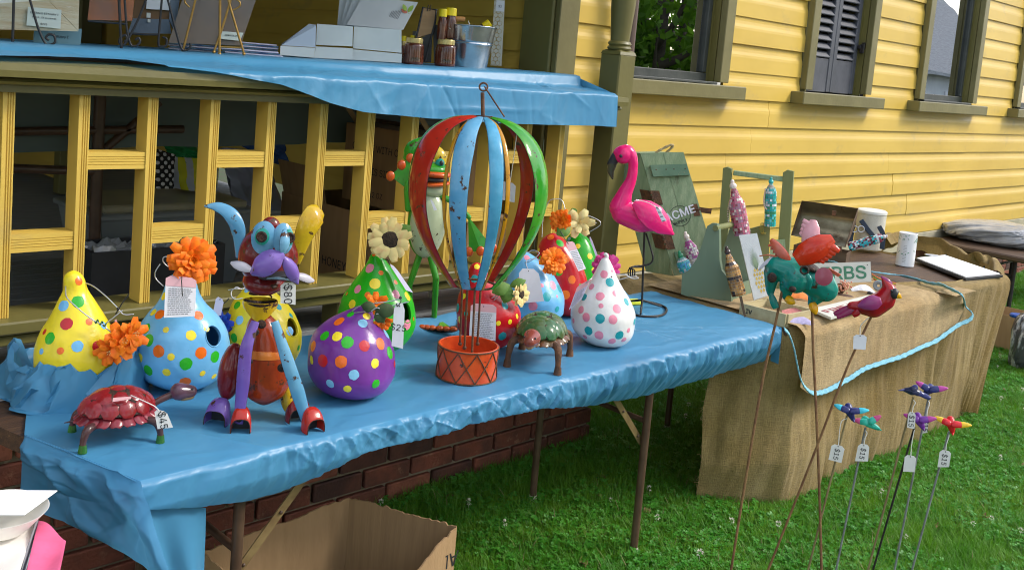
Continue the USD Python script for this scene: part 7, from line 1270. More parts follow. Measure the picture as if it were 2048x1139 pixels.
def humming(label, body_, tip_, wings, c, sk, sm, tagq=None, txt=None, tail=None, bk=None):
    x, y = sk[-1]; sl = (sk[1][0] - sk[0][0]) / (sk[1][1] - sk[0][1]); gx_, gy_ = x + sl * 60, y + 60
    t = Thing('hummingbird_stake', label, 'garden stake', P(gx_, gy_, z=0.0), True, group='hummingbird stakes in the lawn'); k = mpp(t); L = t.L
    cb_, cw, ct = [gloss('hb_' + q, dict(navy=(0.02, 0.025, 0.12), cyan=(0.05, 0.50, 0.65), mint=(0.03, 0.42, 0.30), rose=(0.55, 0.08, 0.22), purple=(0.14, 0.03, 0.26), magenta=(0.42, 0.05, 0.28), red=(0.62, 0.015, 0.02), yellow=(0.80, 0.50, 0.02), ink=(0.015, 0.018, 0.05))[q], None, chips=0.15, sc=60) for q in c]
    b = m3.Manifold.batch_boolean([hull((L(*body_), 8.5 * k), (L(*tip_), 4 * k)), hull((L(*body_), 8.5 * k), (L(body_[0] - (tip_[0] - body_[0]) * 0.35, body_[1] - (tip_[1] - body_[1]) * 0.5 - 2, .01), 7 * k))], m3.OpType.Add); bm = from_m(b.refine_to_length(0.003)); bm.merge_vertices(); trimesh.smoothing.filter_taubin(bm, iterations=8); t.add('body', bm, cb_, True)
    bq = bk or (tip_[0] + (tip_[0] - body_[0]) * 0.35, tip_[1] + (tip_[1] - body_[1]) * 0.35); t.add('beak', limb([(L(*tip_), 3 * k), (L(*bq, -.02), 0.8 * k)]), cb_ if not bk else ct, True)
    for wx, wy in wings:
        r0 = L(*body_, -.01); r1 = L(wx, wy, 0.0); md = r0 + (r1 - r0) * 0.55; w = t.add('wing', leafm(r0, md, 13 * k, (0, -0.8, 0.6), 0.1, 0.22, (0.6, 1, 1, 0.95, 0.85), 10, 5, 0.003), cw, True)
        t.add('wing_tip', leafm(md - (r1 - r0) * 0.06, r1, 11 * k, (0, -0.8, 0.6), 0.05, 0.2, (1.0, 1, 0.8, 0.55, 0.15), 10, 5, 0.0032), ct, True, parent=w)
    if tail: t.add('tail', leafm(L(*body_), L(*tail), 10 * k, (0, -0.8, 0.6), 0.05, 0.2, (0.7, 0.8, 0.9, 1, 0.6), 10, 5, 0.003), ct, True)
    stake(t, [(sk[0][0], sk[0][1], 0)] + [(sk[0][0] + (x - sk[0][0]) * u, sk[0][1] + (y - sk[0][1]) * u, 0) for u in (0.3, 0.6, 1.0)] + [(gx_, gy_, 0)], sm, 0.0033)
    if tagq:
        tx_ = (tagq[0][0] + tagq[1][0]) / 2; card(t, 'price_tag', tagq, TAGP, txt, 9 * k, -.012, turn=1)
        t.add('string', tube(smoothline([L(sk[0][0], sk[0][1] + 6, -.006), L(tx_ + 6, sk[0][1] + 12, -.012), L(tx_ + 2, (sk[0][1] + tagq[0][1]) / 2 + 6, -.013), L(tx_, tagq[0][1] + 3, -.013)], 16), 0.0013, 6), STRING, True)
humming('navy hummingbird stake with cyan wing tips, leftmost over the grass', (1699, 822), (1706, 838), [(1668, 809), (1738, 820)], ('navy', 'navy', 'cyan'), [(1694, 830), (1616, 1139)], BRS, [(1664, 886), (1690, 893), (1683, 925), (1657, 918)], '$15')
humming('mint green hummingbird stake with rose wings', (1737, 845), (1756, 856), [(1706, 839), (1762, 831)], ('mint', 'mint', 'rose'), [(1731, 854), (1672, 1139)], GAL, [(1717, 886), (1739, 889), (1736, 922), (1710, 921)], '$15')
humming('ink blue hummingbird stake with green tail, beak pointing left', (1824, 781), (1810, 779), [(1834, 770), (1850, 790)], ('ink', 'ink', 'navy'), [(1827, 793), (1736, 1139)], BRS, [(1817, 822), (1832, 825), (1829, 857), (1814, 854)], '$15', tail=(1861, 796), bk=(1797, 780))
humming('navy hummingbird stake with magenta wing tips, farthest back', (1858, 779), (1850, 786), [(1832, 763), (1896, 776)], ('navy', 'navy', 'magenta'), [(1857, 795), (1789, 1139)], GAL, [(1848, 832), (1858, 834), (1855, 864), (1845, 866)], '$15')
humming('purple hummingbird stake with magenta wings above a blank tag', (1838, 840), (1846, 855), [(1807, 828), (1873, 836)], ('purple', 'purple', 'magenta'), [(1829, 853), (1746, 1139)], IRON, [(1810, 908), (1833, 912), (1829, 943), (1806, 942)])
humming('red hummingbird stake with yellow wing tips, rightmost', (1902, 848), (1905, 864), [(1869, 833), (1943, 850)], ('red', 'red', 'yellow'), [(1898, 862), (1824, 1139)], GAL, [(1880, 898), (1903, 902), (1898, 933), (1875, 933)], '$15')
# ------------------------------------------------------------------ goods on the porch table
def on_upper(name, label, cat, x, y, Y, group=None):
    p = P(x, y, y=Y); return Thing(name, label, cat, (p[0], Y, uz(p[0]) + 0.005), True, group=group)
def qboard(t, name, pts, th, m, dys, parent=None):
    q = np.array([t.L(x, y, d_) for (x, y), d_ in zip(pts, dys)]); n_ = unit(np.cross(q[1] - q[0], q[-1] - q[0])); n_ = n_ if n_[1] > 0 else -n_
    return t.add(name, trimesh.convex.convex_hull(np.vstack([q, q + n_ * th])), m, parent=parent), q, -n_
def bar(t, name, pts, r, m, parent=None, n=None): return t.add(name, tube(smoothline([t.L(*p) for p in pts], n or max(8, len(pts) * 7)), r, 8), m, True, parent=parent)
WIRE = mat('black_wire', (0.012, 0.012, 0.014), None, rough=0.4); GOLDW = mat('gold_wire', (0.42, 0.25, 0.07), (0.32, 0.18, 0.05), 30, 0.3, metal=0.7)
FRAMEC = mat('washed_frame', (0.50, 0.46, 0.33), (0.42, 0.33, 0.20), 6, 0.7, 0.4, 50, stretch=(1, 1, 8), c3=(0.55, 0.52, 0.42), s3=18, lo3=0.60, hi3=0.70)
a1 = on_upper('picture_back', 'pale washed picture frame seen from behind with a typed price card', 'picture', 100, 86, 3.30)
for q, dd in (([(-60, 12), (96, 0), (157, 63), (-60, 58)], (0, 0, 0, 0)), ([(97, -60), (160, -60), (157, 62), (97, 0)], (0, 0, 0, 0))): qboard(a1, 'frame_rail', q, 0.02, FRAMEC, dd)
qboard(a1, 'backing', [(-60, -60), (98, -60), (98, 2), (-60, 12)], 0.01, mat('white_backing', (0.62, 0.64, 0.60), None, rough=0.8), (0.004,) * 4)
at_, nn_ = card(a1, 'price_card', [(56, 14), (123, 20), (121, 58), (53, 51)], mat('pale_green_card', (0.50, 0.57, 0.53), None, rough=0.8), dy=-.006, hole=False)
for s_, h_, v_ in (('EMERALD ESTUARY I', 0.0058, 0.72), ('8 x 10   Oil on canvas', 0.0050, 0.50), ('$225', 0.0058, 0.16)): mt = place_text(s_, h_, A(0, 0, 0), at_(1, .5) - at_(0, .5), at_(.5, 1) - at_(.5, 0), 0.0003, False, True); a1.add('lettering', tm(mt.vertices + at_(0.5, v_) + nn_ * 0.001, mt.faces), INK)
e1_ = on_upper('easel', 'black wire easel with a scroll foot at the far left', 'easel', 90, 88, 3.24, 'wire easels on the porch table')
bar(e1_, 'leg', [(28, -60), (27, 20), (25, 86)], 0.0042, WIRE); bar(e1_, 'leg', [(45, -60), (60, 0), (76, 55), (90, 86), (100, 90), (110, 84), (108, 72), (98, 69), (92, 76), (98, 81)], 0.0038, WIRE, n=60)
a1b = on_upper('blue_card', 'handwritten card under the pale frame with blue light put into its colour', 'card', 115, 92, 3.36); qboard(a1b, 'card', [(68, 62), (164, 58), (161, 90), (66, 90)], 0.002, mat('card_teal', (0.16, 0.30, 0.36), None, rough=0.8), (0.0,) * 4)  # card lit blue: that light is put into the card colour
word_ = place_text('Estuary I', 0.008, A(0, 0, 0), (1, 0, -0.02), (0, 0, 1), 0.0003, False, True); a1b.add('lettering', tm(word_.vertices + a1b.L(122, 74, -.001), word_.faces), INK)
a2 = on_upper('orange_painting', 'orange brown abstract painting behind clear wrap', 'painting', 220, 90, 3.34); qboard(a2, 'canvas', [(186, -60), (276, -60), (264, 42), (175, 40)], 0.015, mat('rust_orange_paint', (0.32, 0.10, 0.03), (0.20, 0.085, 0.05), 7, 0.25, 0.3, 20, coat=0.5, c3=(0.42, 0.26, 0.12), s3=12, lo3=0.62, hi3=0.66), (0.02, 0.02, 0, 0))
e2_ = on_upper('easel', 'black wire easel with twin scroll feet holding the orange painting', 'easel', 245, 96, 3.22, 'wire easels on the porch table'); bar(e2_, 'leg', [(236, -60), (239, 20), (243, 97)], 0.0045, WIRE); bar(e2_, 'leg', [(246, -60), (252, 40), (256, 70), (262, 90), (272, 92), (280, 84), (277, 76), (270, 80)], 0.0038, WIRE, n=50); bar(e2_, 'leg', [(296, -10), (276, 40), (258, 75), (247, 90), (239, 86), (241, 76), (250, 70), (254, 78), (248, 84)], 0.0038, WIRE, n=50); bar(e2_, 'cross_bar', [(176, 42), (215, 45), (255, 48)], 0.0036, WIRE)
a3 = on_upper('shadow_box', 'grey blue shadow box frame with brown backing and a metal clasp', 'shadow box', 300, 92, 3.38)
SBF = mat('slate_blue_frame', (0.13, 0.17, 0.22), (0.10, 0.13, 0.17), 6, 0.6, 0.3, 50); qboard(a3, 'frame_rail', [(266, 37), (338, 39), (343, 68), (255, 66)], 0.03, SBF, (0,) * 4); qboard(a3, 'frame_rail', [(346, -60), (368, -60), (350, 66), (338, 39)], 0.03, SBF, (0.02, 0.02, 0, 0)); qboard(a3, 'backing', [(280, -60), (348, -60), (338, 40), (264, 38)], 0.008, mat('brown_hardboard', (0.19, 0.11, 0.05), (0.15, 0.085, 0.04), 6, 0.8), (0.03, 0.03, 0.012, 0.012))
qboard(a3, 'note', [(298, -40), (346, -40), (338, 21), (292, 18)], 0.001, mat('note_white', (0.60, 0.63, 0.66), None, rough=0.8), (0.02, 0.02, 0.004, 0.004)); a3.add('clasp', cat_([bbox(a3.L(297, 31, -.002), (0.014, 0.004, 0.018), 0.001), bbox(a3.L(298, 42, -.004), (0.010, 0.004, 0.012), 0.001)]), STEELW)
e3_ = on_upper('easel', 'black wire easel in front of the shadow box', 'easel', 320, 94, 3.26, 'wire easels on the porch table'); bar(e3_, 'leg', [(328, -60), (322, 20), (317, 85), (322, 93), (332, 91), (333, 78), (325, 74)], 0.0038, WIRE, n=50); bar(e3_, 'cross_bar', [(262, 67), (290, 69), (318, 69)], 0.0036, WIRE); bar(e3_, 'leg', [(330, -20), (341, 20), (350, 55), (362, 95), (372, 101), (381, 94), (380, 86)], 0.0038, WIRE, n=40)
a4 = on_upper('slate_board', 'brown grey painted board leaning on a gold easel with a small label', 'painting', 410, 96, 3.26); qboard(a4, 'board', [(383, -60), (532, -60), (481, 91), (337, 86)], 0.006, mat('brown_slate', (0.15, 0.105, 0.07), (0.09, 0.08, 0.07), 3, 0.4, 0.2, 20, coat=0.3), (0.05, 0.05, 0, 0))
at_, nn_ = card(a4, 'label', [(444, 63), (487, 66), (480, 82), (441, 78)], mat('pale_green_card', (0.50, 0.57, 0.53), None), dys=(-.002, -.002, -.006, -.006), hole=False)
mt = place_text('AMBER BLUFF', 0.0052, A(0, 0, 0), at_(1, .5) - at_(0, .5), at_(.5, 1) - at_(.5, 0), 0.0003, False, True); a4.add('lettering', tm(mt.vertices + at_(0.5, 0.55) + nn_ * 0.001, mt.faces), INK)
e4_ = on_upper('easel', 'gold wire easel with round feet', 'easel', 440, 106, 3.18, 'wire easels on the porch table')
bar(e4_, 'leg', [(398, -30), (380, 45), (366, 101)], 0.0040, GOLDW); bar(e4_, 'leg', [(470, -30), (448, 45), (428, 104)], 0.0040, GOLDW); bar(e4_, 'leg', [(440, -60), (440, 30), (439, 108)], 0.0045, GOLDW); bar(e4_, 'leg', [(448, -30), (465, 30), (488, 108)], 0.0042, GOLDW); bar(e4_, 'cross_bar', [(440, 94), (463, 95), (485, 96)], 0.0032, GOLDW)
for x, y in ((366, 101), (428, 104), (439, 108), (488, 108)): e4_.add('foot', ell(e4_.L(x, y, 0), (0.006,) * 3, None, 2), GOLDW, True)
bar(e4_, 'hook', [(371, -5), (370, 5), (376, 12), (379, 15)], 0.003, GOLDW); bar(e4_, 'hook', [(466, -4), (478, 3), (480, 12), (470, 19), (465, 20)], 0.003, GOLDW)
NAVYP = mat('navy_picture', (0.03, 0.07, 0.18), (0.16, 0.30, 0.40), 30, 0.35); LAVP = mat('print_edge', (0.52, 0.52, 0.68), (0.62, 0.62, 0.74), 20, 0.7)
for lab, x0, x1, yb, n_, Y in (('left pile of dark blue picture cards behind the gold easel', 338, 440, 102, 4, 3.42), ('taller pile of picture cards against the first white box', 484, 556, 108, 7, 3.40), ('low pile of picture cards in front of the taller pile', 445, 562, 110, 3, 3.33)):
    s = on_upper('print_stack', lab, 'picture cards', (x0 + x1) / 2, yb, Y); g = np.random.default_rng(n_); w = abs(s.L(x1, yb)[0] - s.L(x0, yb)[0])
    for i in range(n_): c = s.add('picture_card', bbox(A(g.normal(0, 0.004), 0.05 + g.normal(0, 0.004), 0.004 + 0.0065 * i), (w, 0.10, 0.005), 0.001, rz(g.normal(0, 0.03))), LAVP if i % 2 == 0 else NAVYP)
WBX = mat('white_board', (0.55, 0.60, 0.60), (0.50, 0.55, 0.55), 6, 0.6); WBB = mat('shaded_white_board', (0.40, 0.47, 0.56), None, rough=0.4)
b1_ = on_upper('white_box', 'white display box with slanted side holding cards, left of three', 'box', 592, 116, 3.30, 'white display boxes on the porch table')
qboard(b1_, 'front', [(561, 92), (630, 96), (629, 116), (560, 110)], 0.10, WBX, (0,) * 4); b1_.add('slanted_side', trimesh.convex.convex_hull(np.array([b1_.L(*p) for p in ((563, 91, 0.004), (631, 95, 0.004), (632, 52, 0.004), (618, 48, 0.02), (563, 88, 0.08), (632, 50, 0.08))])), WBB)
b2_ = on_upper('white_box', 'white card box with a drawer line, middle of three', 'box', 667, 118, 3.30, 'white display boxes on the porch table'); qboard(b2_, 'upper_front', [(634, 48), (706, 53), (705, 93), (632, 90)], 0.11, WBX, (0,) * 4); qboard(b2_, 'drawer', [(631, 93), (706, 97), (705, 120), (629, 116)], 0.11, WBX, (-.004,) * 4)
b3_ = on_upper('white_box', 'white card box beside the honey jars, right of three', 'box', 754, 124, 3.30, 'white display boxes on the porch table'); qboard(b3_, 'upper_front', [(708, 53), (803, 60), (803, 106), (706, 97)], 0.11, WBX, (0,) * 4); qboard(b3_, 'drawer', [(706, 99), (804, 108), (803, 126), (705, 120)], 0.11, WBX, (-.004,) * 4)
pr = on_upper('card_sheets', 'grey white sheets with a green leaf motif leaning in the white boxes', 'sheets', 760, 124, 3.38)
for i, (sh, dd) in enumerate((((-46, -4), 0.05), ((-30, -2), 0.03), ((-18, -1), 0.018), ((0, 0), 0.0))): qboard(pr, 'sheet', [(726 + sh[0], -8 + sh[1]), (836 + sh[0], 5 + sh[1]), (806 + sh[0], 60), (693 + sh[0] * 0.4, 50)], 0.003, mat('grey_sheet', (0.50, 0.54, 0.57), (0.45, 0.49, 0.53), 5, 0.6), (0.06 + dd, 0.06 + dd, 0.0 + dd, 0.0 + dd))
for j, (x, y, x2, y2) in enumerate(((812, 22, 806, 9), (816, 24, 827, 11), (814, 28, 808, 36), (814, 26, 802, 19), (817, 26, 815, 36))): pr.add('leaf_motif', leafm(pr.L(x, y, .035), pr.L(x2, y2, .037), 0.018, (0, -1, 0.4), 0.02, 0.02, (0.3, 0.9, 1, 0.8, 0.1), 8, 4, 0.0004), mat('leaf_motif_green', (0.25, 0.42, 0.06), (0.42, 0.50, 0.08), 40, 0.6) if j != 3 else mat('leaf_motif_red', (0.55, 0.16, 0.10), None), True)
lnz = [plate([pr.L(775 + i * 3.2 + a, 40 - i * 0.2 - b, 0.020 + 0.0004 * b), pr.L(775 + i * 3.2 + a + 9, 22 - i * 0.2 - b, 0.030 + 0.0004 * b), pr.L(776 + i * 3.2 + a + 9, 22.3 - i * 0.2 - b, 0.030), pr.L(776 + i * 3.2 + a, 40.3 - i * 0.2 - b, 0.020)], 0.0003) for i in range(7) for a, b in ((0, 0),)]; pr.add('print', cat_(lnz), PRINT, kind='stuff')
HONEY = mat('dark_honey', (0.045, 0.010, 0.006), (0.085, 0.022, 0.008), 15, 0.08, coat=0.6); GLID = mat('gold_lid', (0.50, 0.40, 0.16), (0.42, 0.33, 0.14), 20, 0.3, metal=0.6); YCAP = mat('yellow_cap', (0.75, 0.60, 0.01), None, rough=0.4)
def jar(label, x, yb, yt, hw, Y, cap=GLID, ribbed=True, name='honey_jar'):
    t = on_upper(name, label, 'jar', x, yb, Y, 'honey jars on the porch table'); k = mpp(t); H = (yb - yt) * k; r = hw * k
    pf = [(0, 0), (r * 0.9, 0), (r, 0.006), (r, H * 0.12)] + ([(r * (1 - 0.03 * (i % 2) - 0.012 * max(0, i - 6)), H * (0.2 + 0.055 * i)) for i in range(11)] if ribbed else [(r, H * 0.6), (r * 0.8, H * 0.75)]) + [(r * 0.78, H * 0.82), (0, H * 0.82)]
    t.add('glass', lathe(pf, 36), HONEY, 60); t.add('lid', lathe([(r * 0.80, H * 0.81), (r * 0.83, H * 0.82), (r * 0.83, H * 0.97), (r * 0.78, H), (0, H)], 36), cap, 40)
    if ribbed: t.add('label', tm(*[(q.vertices, q.faces) for q in [tube([(r * 1.002 * math.cos(a), r * 1.002 * math.sin(a), H * 0.28) for a in np.linspace(-1.75, -0.8, 12)], H * 0.13, 4, True, 0.02, (0, 0, 1))]][0]), mat('brown_label', (0.14, 0.085, 0.03), (0.20, 0.13, 0.05), 40, 0.3))
    return t
jar('dark honey jar with gold lid next to the white boxes', 826, 129, 76, 20, 3.24); jar('dark honey jar with gold lid in front of the metal bucket', 889, 134, 80, 21, 3.20); jar('honey jar behind the first, half hidden by the white box', 805, 122, 78, 12, 3.36)
jar('small honey bottle with yellow cap behind the left jar', 823, 118, 62, 8, 3.40, YCAP, False, 'honey_bottle'); jar('small honey bottle with yellow cap tight against the white box', 804, 116, 62, 7, 3.42, YCAP, False, 'honey_bottle'); jar('honey bottle with a silver cap beside the tan board', 830, 116, 52, 10, 3.46, mat('silver_cap', (0.5, 0.52, 0.56), None, rough=0.3, metal=0.7), False, 'honey_bottle')
tb_ = on_upper('black_edged_board', 'tan board with black edging leaning between jars and bucket', 'board', 850, 126, 3.34); qboard(tb_, 'panel', [(846, 15), (873, 20), (866, 66), (834, 76)], 0.010, mat('tan_board', (0.40, 0.25, 0.12), (0.34, 0.20, 0.09), 5, 0.6, stretch=(1, 1, 8)), (0.03, 0.03, 0.0, 0.0)); tb_.add('edging', tube([tb_.L(*p) for p in ((832, 78, -.002), (846, 15, .028), (873, 20, .028), (870, 46, .012), (866, 62, .0), (850, 124, -.01))], 0.0045, 8), BLACKP, True); tb_.add('clip', cat_([tube([tb_.L(x, 22, .024), tb_.L(x + 2, 10, .028)], 0.0018, 6) for x in (855, 860)]), WIRE, True)
qboard(tb_, 'support', [(838, 80), (865, 62), (862, 125), (842, 125)], 0.02, BLACKP, (0.004, 0.004, 0.0, 0.0)); qboard(tb_, 'support', [(866, 48), (880, 52), (884, 122), (868, 126)], 0.02, BLACKP, (0.03, 0.03, 0.02, 0.02))
bu = on_upper('metal_bucket', 'galvanised bucket of small honey bottles with a wooden handle', 'bucket', 936, 132, 3.28); k = mpp(bu)
GALV = mat('galvanised_sheet', (0.62, 0.64, 0.66), (0.48, 0.50, 0.53), 14, 0.18, 0.1, 40, metal=0.95); r0_, r1_, Hb = 37 * k, 51 * k, 82 * k
bu.add('wall', lathe([(0, 0.002), (r0_, 0), (r0_ + (r1_ - r0_) * 0.55, Hb * 0.55), (r0_ + (r1_ - r0_) * 0.57 + 0.003, Hb * 0.58), (r0_ + (r1_ - r0_) * 0.6, Hb * 0.61), (r0_ + (r1_ - r0_) * 0.63 + 0.003, Hb * 0.64), (r0_ + (r1_ - r0_) * 0.68, Hb * 0.68), (r1_, Hb), (r1_ * 0.97, Hb), (r0_ * 0.97, 0.01), (0, 0.01)], 48), GALV, 50); bu.add('rim', tube([(r1_ * math.cos(a), r1_ * math.sin(a), Hb) for a in np.linspace(0, 2 * np.pi, 49)], 0.0032, 8, False), GALV, True)
hnd = bu.node('handle'); bu.add('grip', lathe([(0, -0.036), (0.009, -0.036), (0.0115, -0.028), (0.011, 0.0), (0.0115, 0.028), (0.009, 0.036), (0, 0.036)], 20, bu.L(914, 38, -.03), frame(bu.L(936, 40, -.03) - bu.L(892, 37, -.03))), mat('handle_wood', (0.46, 0.24, 0.085), (0.38, 0.19, 0.06), 8, 0.5, stretch=(1, 8, 8)), 40, parent=hnd)
bu.add('bail', tube(smoothline([bu.L(891, 40, -.03), bu.L(892, 48, -.04), bu.L(900, 58, -r1_)], 12), 0.0016, 6), STEELW, True, parent=hnd); bu.add('bail', tube(smoothline([bu.L(937, 42, -.03), bu.L(938, 52, -.04), bu.L(930, 62, -r1_)], 12), 0.0016, 6), STEELW, True, parent=hnd)
for lab, x, y, tl_ in (('yellow capped bottle standing highest in the bucket, left', 886, 30, 0.0), ('wide yellow capped bottle behind the bucket handle', 902, 28, 0.0), ('yellow capped bottle lying over the right rim of the bucket', 968, 50, 0.9)):
    t = on_upper('honey_bottle', lab, 'jar', x, 132, 3.28 if tl_ == 0 else 3.27); c = t.L(x, y); Rr = ry(tl_); wd = 11 if x == 902 else 8
    t.add('cap', moved(lathe([(wd * k, 0), (wd * k, 13 * k), (wd * k * 0.9, 15 * k), (0, 15 * k)], 24), c - A(0, 0, 0.008), Rr), YCAP, 40); t.add('glass', moved(lathe([(0, -44 * k), (wd * k * 1.1, -44 * k), (wd * k * 1.2, -14 * k), (wd * k * 0.9, -4 * k), (wd * k * 0.9, 0)], 24), c - A(0, 0, 0.008), Rr), HONEY, 50)
hcb = on_upper('honeycomb_box', 'tall narrow white box printed with honeycomb and a price note', 'box', 998, 132, 3.46); HX = mat('honeycomb_print', (0.50, 0.33, 0.10), None, rough=0.7)
kq = [(985, -60), (1016, -60), (1000, 131), (981, 130)]; _, q, n_ = qboard(hcb, 'carton', [(992, -60), (1013, -60), (1003, 132), (981, 131)], 0.04, mat('cream_carton', (0.62, 0.58, 0.48), None, rough=0.6), (0, 0, 0, 0)); hexs = []
o_ = q[3]; eu = unit(q[2] - q[3]); ev = unit(q[0] - q[3]); W_ = np.linalg.norm(q[2] - q[3]); hr = W_ / 4.2
for i in range(22):
    for j in range(3):
        c = o_ + eu * (hr * 0.9 + j * hr * 1.75 - (i % 2) * hr * 0.87) + ev * (hr + i * hr * 1.5); u_ = (c - o_) @ eu
        if hr * 0.7 < u_ < W_ - hr * 0.7: hexs.append(tube([c + n_ * 0.0006 + (eu * math.sin(a) + ev * math.cos(a)) * hr * 0.92 for a in np.linspace(0, 2 * np.pi, 7)], 0.0009, 4, False))
hcb.add('honeycomb_print', cat_(hexs), HX, kind='stuff'); card(hcb, 'price_note', [(993, 0), (1009, 2), (1008, 24), (991, 22)], WHITEP, '$2', 0.010, -.003, hole=False)

# ------------------------------------------------------------------ stored under the porch table
DZ = 0.662
def deck(name, label, cat, x, y, Y): p = P(x, y, y=Y); return Thing(name, label, cat, (p[0], Y, DZ), True)
BINM = mat('clear_bin', (0.16, 0.18, 0.18), (0.13, 0.15, 0.15), 4, 0.25, coat=0.3)
bn = Thing('storage_bin', 'large grey translucent plastic storage bin behind the balusters', 'storage bin', (1.82, 3.80, DZ))
zt_ = P(305, 418, y=3.62)[2]; hb_ = zt_ - DZ
bn.add('tub', trimesh.convex.convex_hull(np.vstack([[(1.56, 3.63, DZ), (2.08, 3.63, DZ), (1.56, 3.98, DZ), (2.08, 3.98, DZ)], [(1.50, 3.60, zt_ - 0.03), (2.14, 3.60, zt_ - 0.03), (1.50, 4.02, zt_ - 0.03), (2.14, 4.02, zt_ - 0.03)]])), BINM, world=True)
bn.add('rim', bbox((1.82, 3.81, zt_ - 0.022), (0.67, 0.45, 0.022), 0.006), BINM, world=True); bn.add('lid', bbox((1.82, 3.81, zt_ + 0.004), (0.60, 0.38, 0.03), 0.012), mat('bin_lid', (0.26, 0.24, 0.15), (0.20, 0.19, 0.13), 8, 0.3), world=True)
bc_ = Thing('black_crate', 'low black crate with crumpled clear film below the bin', 'crate', (1.50, 3.40, DZ)); z0 = DZ; zc = P(300, 497, y=3.33)[2]
for a, b, c, d in ((1.36, 1.86, 3.32, 3.335), (1.36, 1.86, 3.535, 3.55), (1.36, 1.375, 3.335, 3.535), (1.845, 1.86, 3.335, 3.535)): bc_.add('side', box(a, b, c, d, z0, zc), BLACKP, world=True)
bc_.add('floor', box(1.375, 1.845, 3.335, 3.535, z0, z0 + 0.01), BLACKP, world=True)
u, v = np.meshgrid(np.linspace(0, 1, 30), np.linspace(0, 1, 22), indexing='ij'); bc_.add('film', tm(np.stack([1.38 + 0.46 * u, 3.34 + 0.19 * v, zc - 0.012 + 0.10 * fb(u * 9, v * 9, 0, 301)], -1).reshape(-1, 3), grid_faces(30, 22)), mat('clear_film', (0.30, 0.32, 0.33), None, rough=0.12, coat=0.5), world=True)
def bag(name, label, px4, Y, m, depth=0.10, bulge=0.02, seed=0):
    """soft bag: front and back sheets that bulge, from photo corners TL TR BR BL at distance Y"""
    t = Thing(name, label, 'bag', P((px4[2][0] + px4[3][0]) / 2, (px4[2][1] + px4[3][1]) / 2, y=Y)); q = [P(x, y, y=Y) for x, y in px4]; n = 26; G = np.zeros((2 * n, 20, 3))
    for j, w in enumerate(np.linspace(0, 1, 20)):
        for i in range(2 * n):
            s = i / n if i < n else 2 - i / n; s = np.clip(s, 0, 1); p = (q[0] * (1 - s) + q[1] * s) * (1 - w) + (q[3] * (1 - s) + q[2] * s) * w; sg = -1 if i < n else 1
            G[i, j] = p + A(0, sg * depth / 2 * (0.25 + 0.75 * w) * min(1, 6 * min(s, 1 - s) + 0.15) + bulge * 1.6 * fb(s * 4 + (0 if i < n else 9), w * 4, 0, seed), 0.0)
    t.add('fabric', (G.reshape(-1, 3), grid_faces(2 * n, 20)), m, True, world=True); return t
POLKA = usdkit.material(stage, '/World/Looks/polka_fabric', {'g': ('geometry', {}), 'mp': ('mapping', dict(scale=(42, 0, 42), rotation=(0, 0.78, 0))), 'v': ('voronoi_texture', dict(feature='f1', scale=1.0, randomness=0.0)), 'r': ('rgb_ramp', dict(ramp=[(0.0, (0.6, 0.6, 0.62)), (0.29, (0.6, 0.6, 0.62)), (0.33, (0.01, 0.01, 0.012)), (1.0, (0.01, 0.01, 0.012))])), 'p': ('principled_bsdf', dict(roughness=0.8))}, [('g.position', 'mp.vector'), ('mp.vector', 'v.vector'), ('v.distance', 'r.fac'), ('r.color', 'p.base_color')], surface='p.BSDF')
STRP = usdkit.material(stage, '/World/Looks/striped_fabric', {'g': ('geometry', {}), 's': ('separate_xyz', {}), 'm': ('math', dict(math_type='multiply', value2=17.0)), 'f': ('math', dict(math_type='fraction')), 'r': ('rgb_ramp', dict(ramp=[(0.0, (0.55, 0.54, 0.02)), (0.45, (0.55, 0.54, 0.02)), (0.5, (0.42, 0.44, 0.50)), (1.0, (0.42, 0.44, 0.50))])), 'p': ('principled_bsdf', dict(roughness=0.8))}, [('g.position', 's.vector'), ('s.x', 'm.value1'), ('m.value', 'f.value1'), ('f.value', 'r.fac'), ('r.color', 'p.base_color')], surface='p.BSDF')
bag('polka_dot_bag', 'black bag with white polka dots on the storage bin', [(308, 296), (353, 310), (343, 374), (300, 374)], 3.86, POLKA, 0.10, 0.015, 311)
bag('striped_bag', 'grey and yellow striped bag beside the polka dot bag', [(352, 314), (440, 318), (432, 385), (342, 374)], 3.90, STRP, 0.10, 0.02, 312)
bag('green_fabric_bundle', 'shiny green bundle stuffed above the striped bag', [(322, 290), (402, 290), (398, 326), (350, 320)], 3.95, mat('green_satin', (0.01, 0.18, 0.05), (0.02, 0.26, 0.08), 12, 0.3), 0.12, 0.05, 313)
bag('white_plastic_bag', 'crumpled white plastic bag behind the railing', [(436, 296), (530, 300), (566, 414), (470, 412)], 4.6, mat('white_bag_film', (0.40, 0.41, 0.50), (0.34, 0.35, 0.43), 8, 0.4, transl=0.2), 0.22, 0.07, 314)
bag('blue_cloth_bundle', 'dark blue cloth hanging from the top of the white plastic bag', [(470, 284), (570, 282), (568, 330), (545, 326)], 4.55, mat('blue_cloth', (0.015, 0.05, 0.16), (0.03, 0.09, 0.24), 12, 0.8), 0.16, 0.06, 315)
bag('clear_plastic_bag', 'clear plastic bag crossed by a black strap on the cardboard boxes', [(748, 285), (800, 283), (806, 332), (744, 334)], 3.75, mat('grey_film', (0.24, 0.25, 0.24), None, rough=0.2, coat=0.4), 0.12, 0.04, 316)
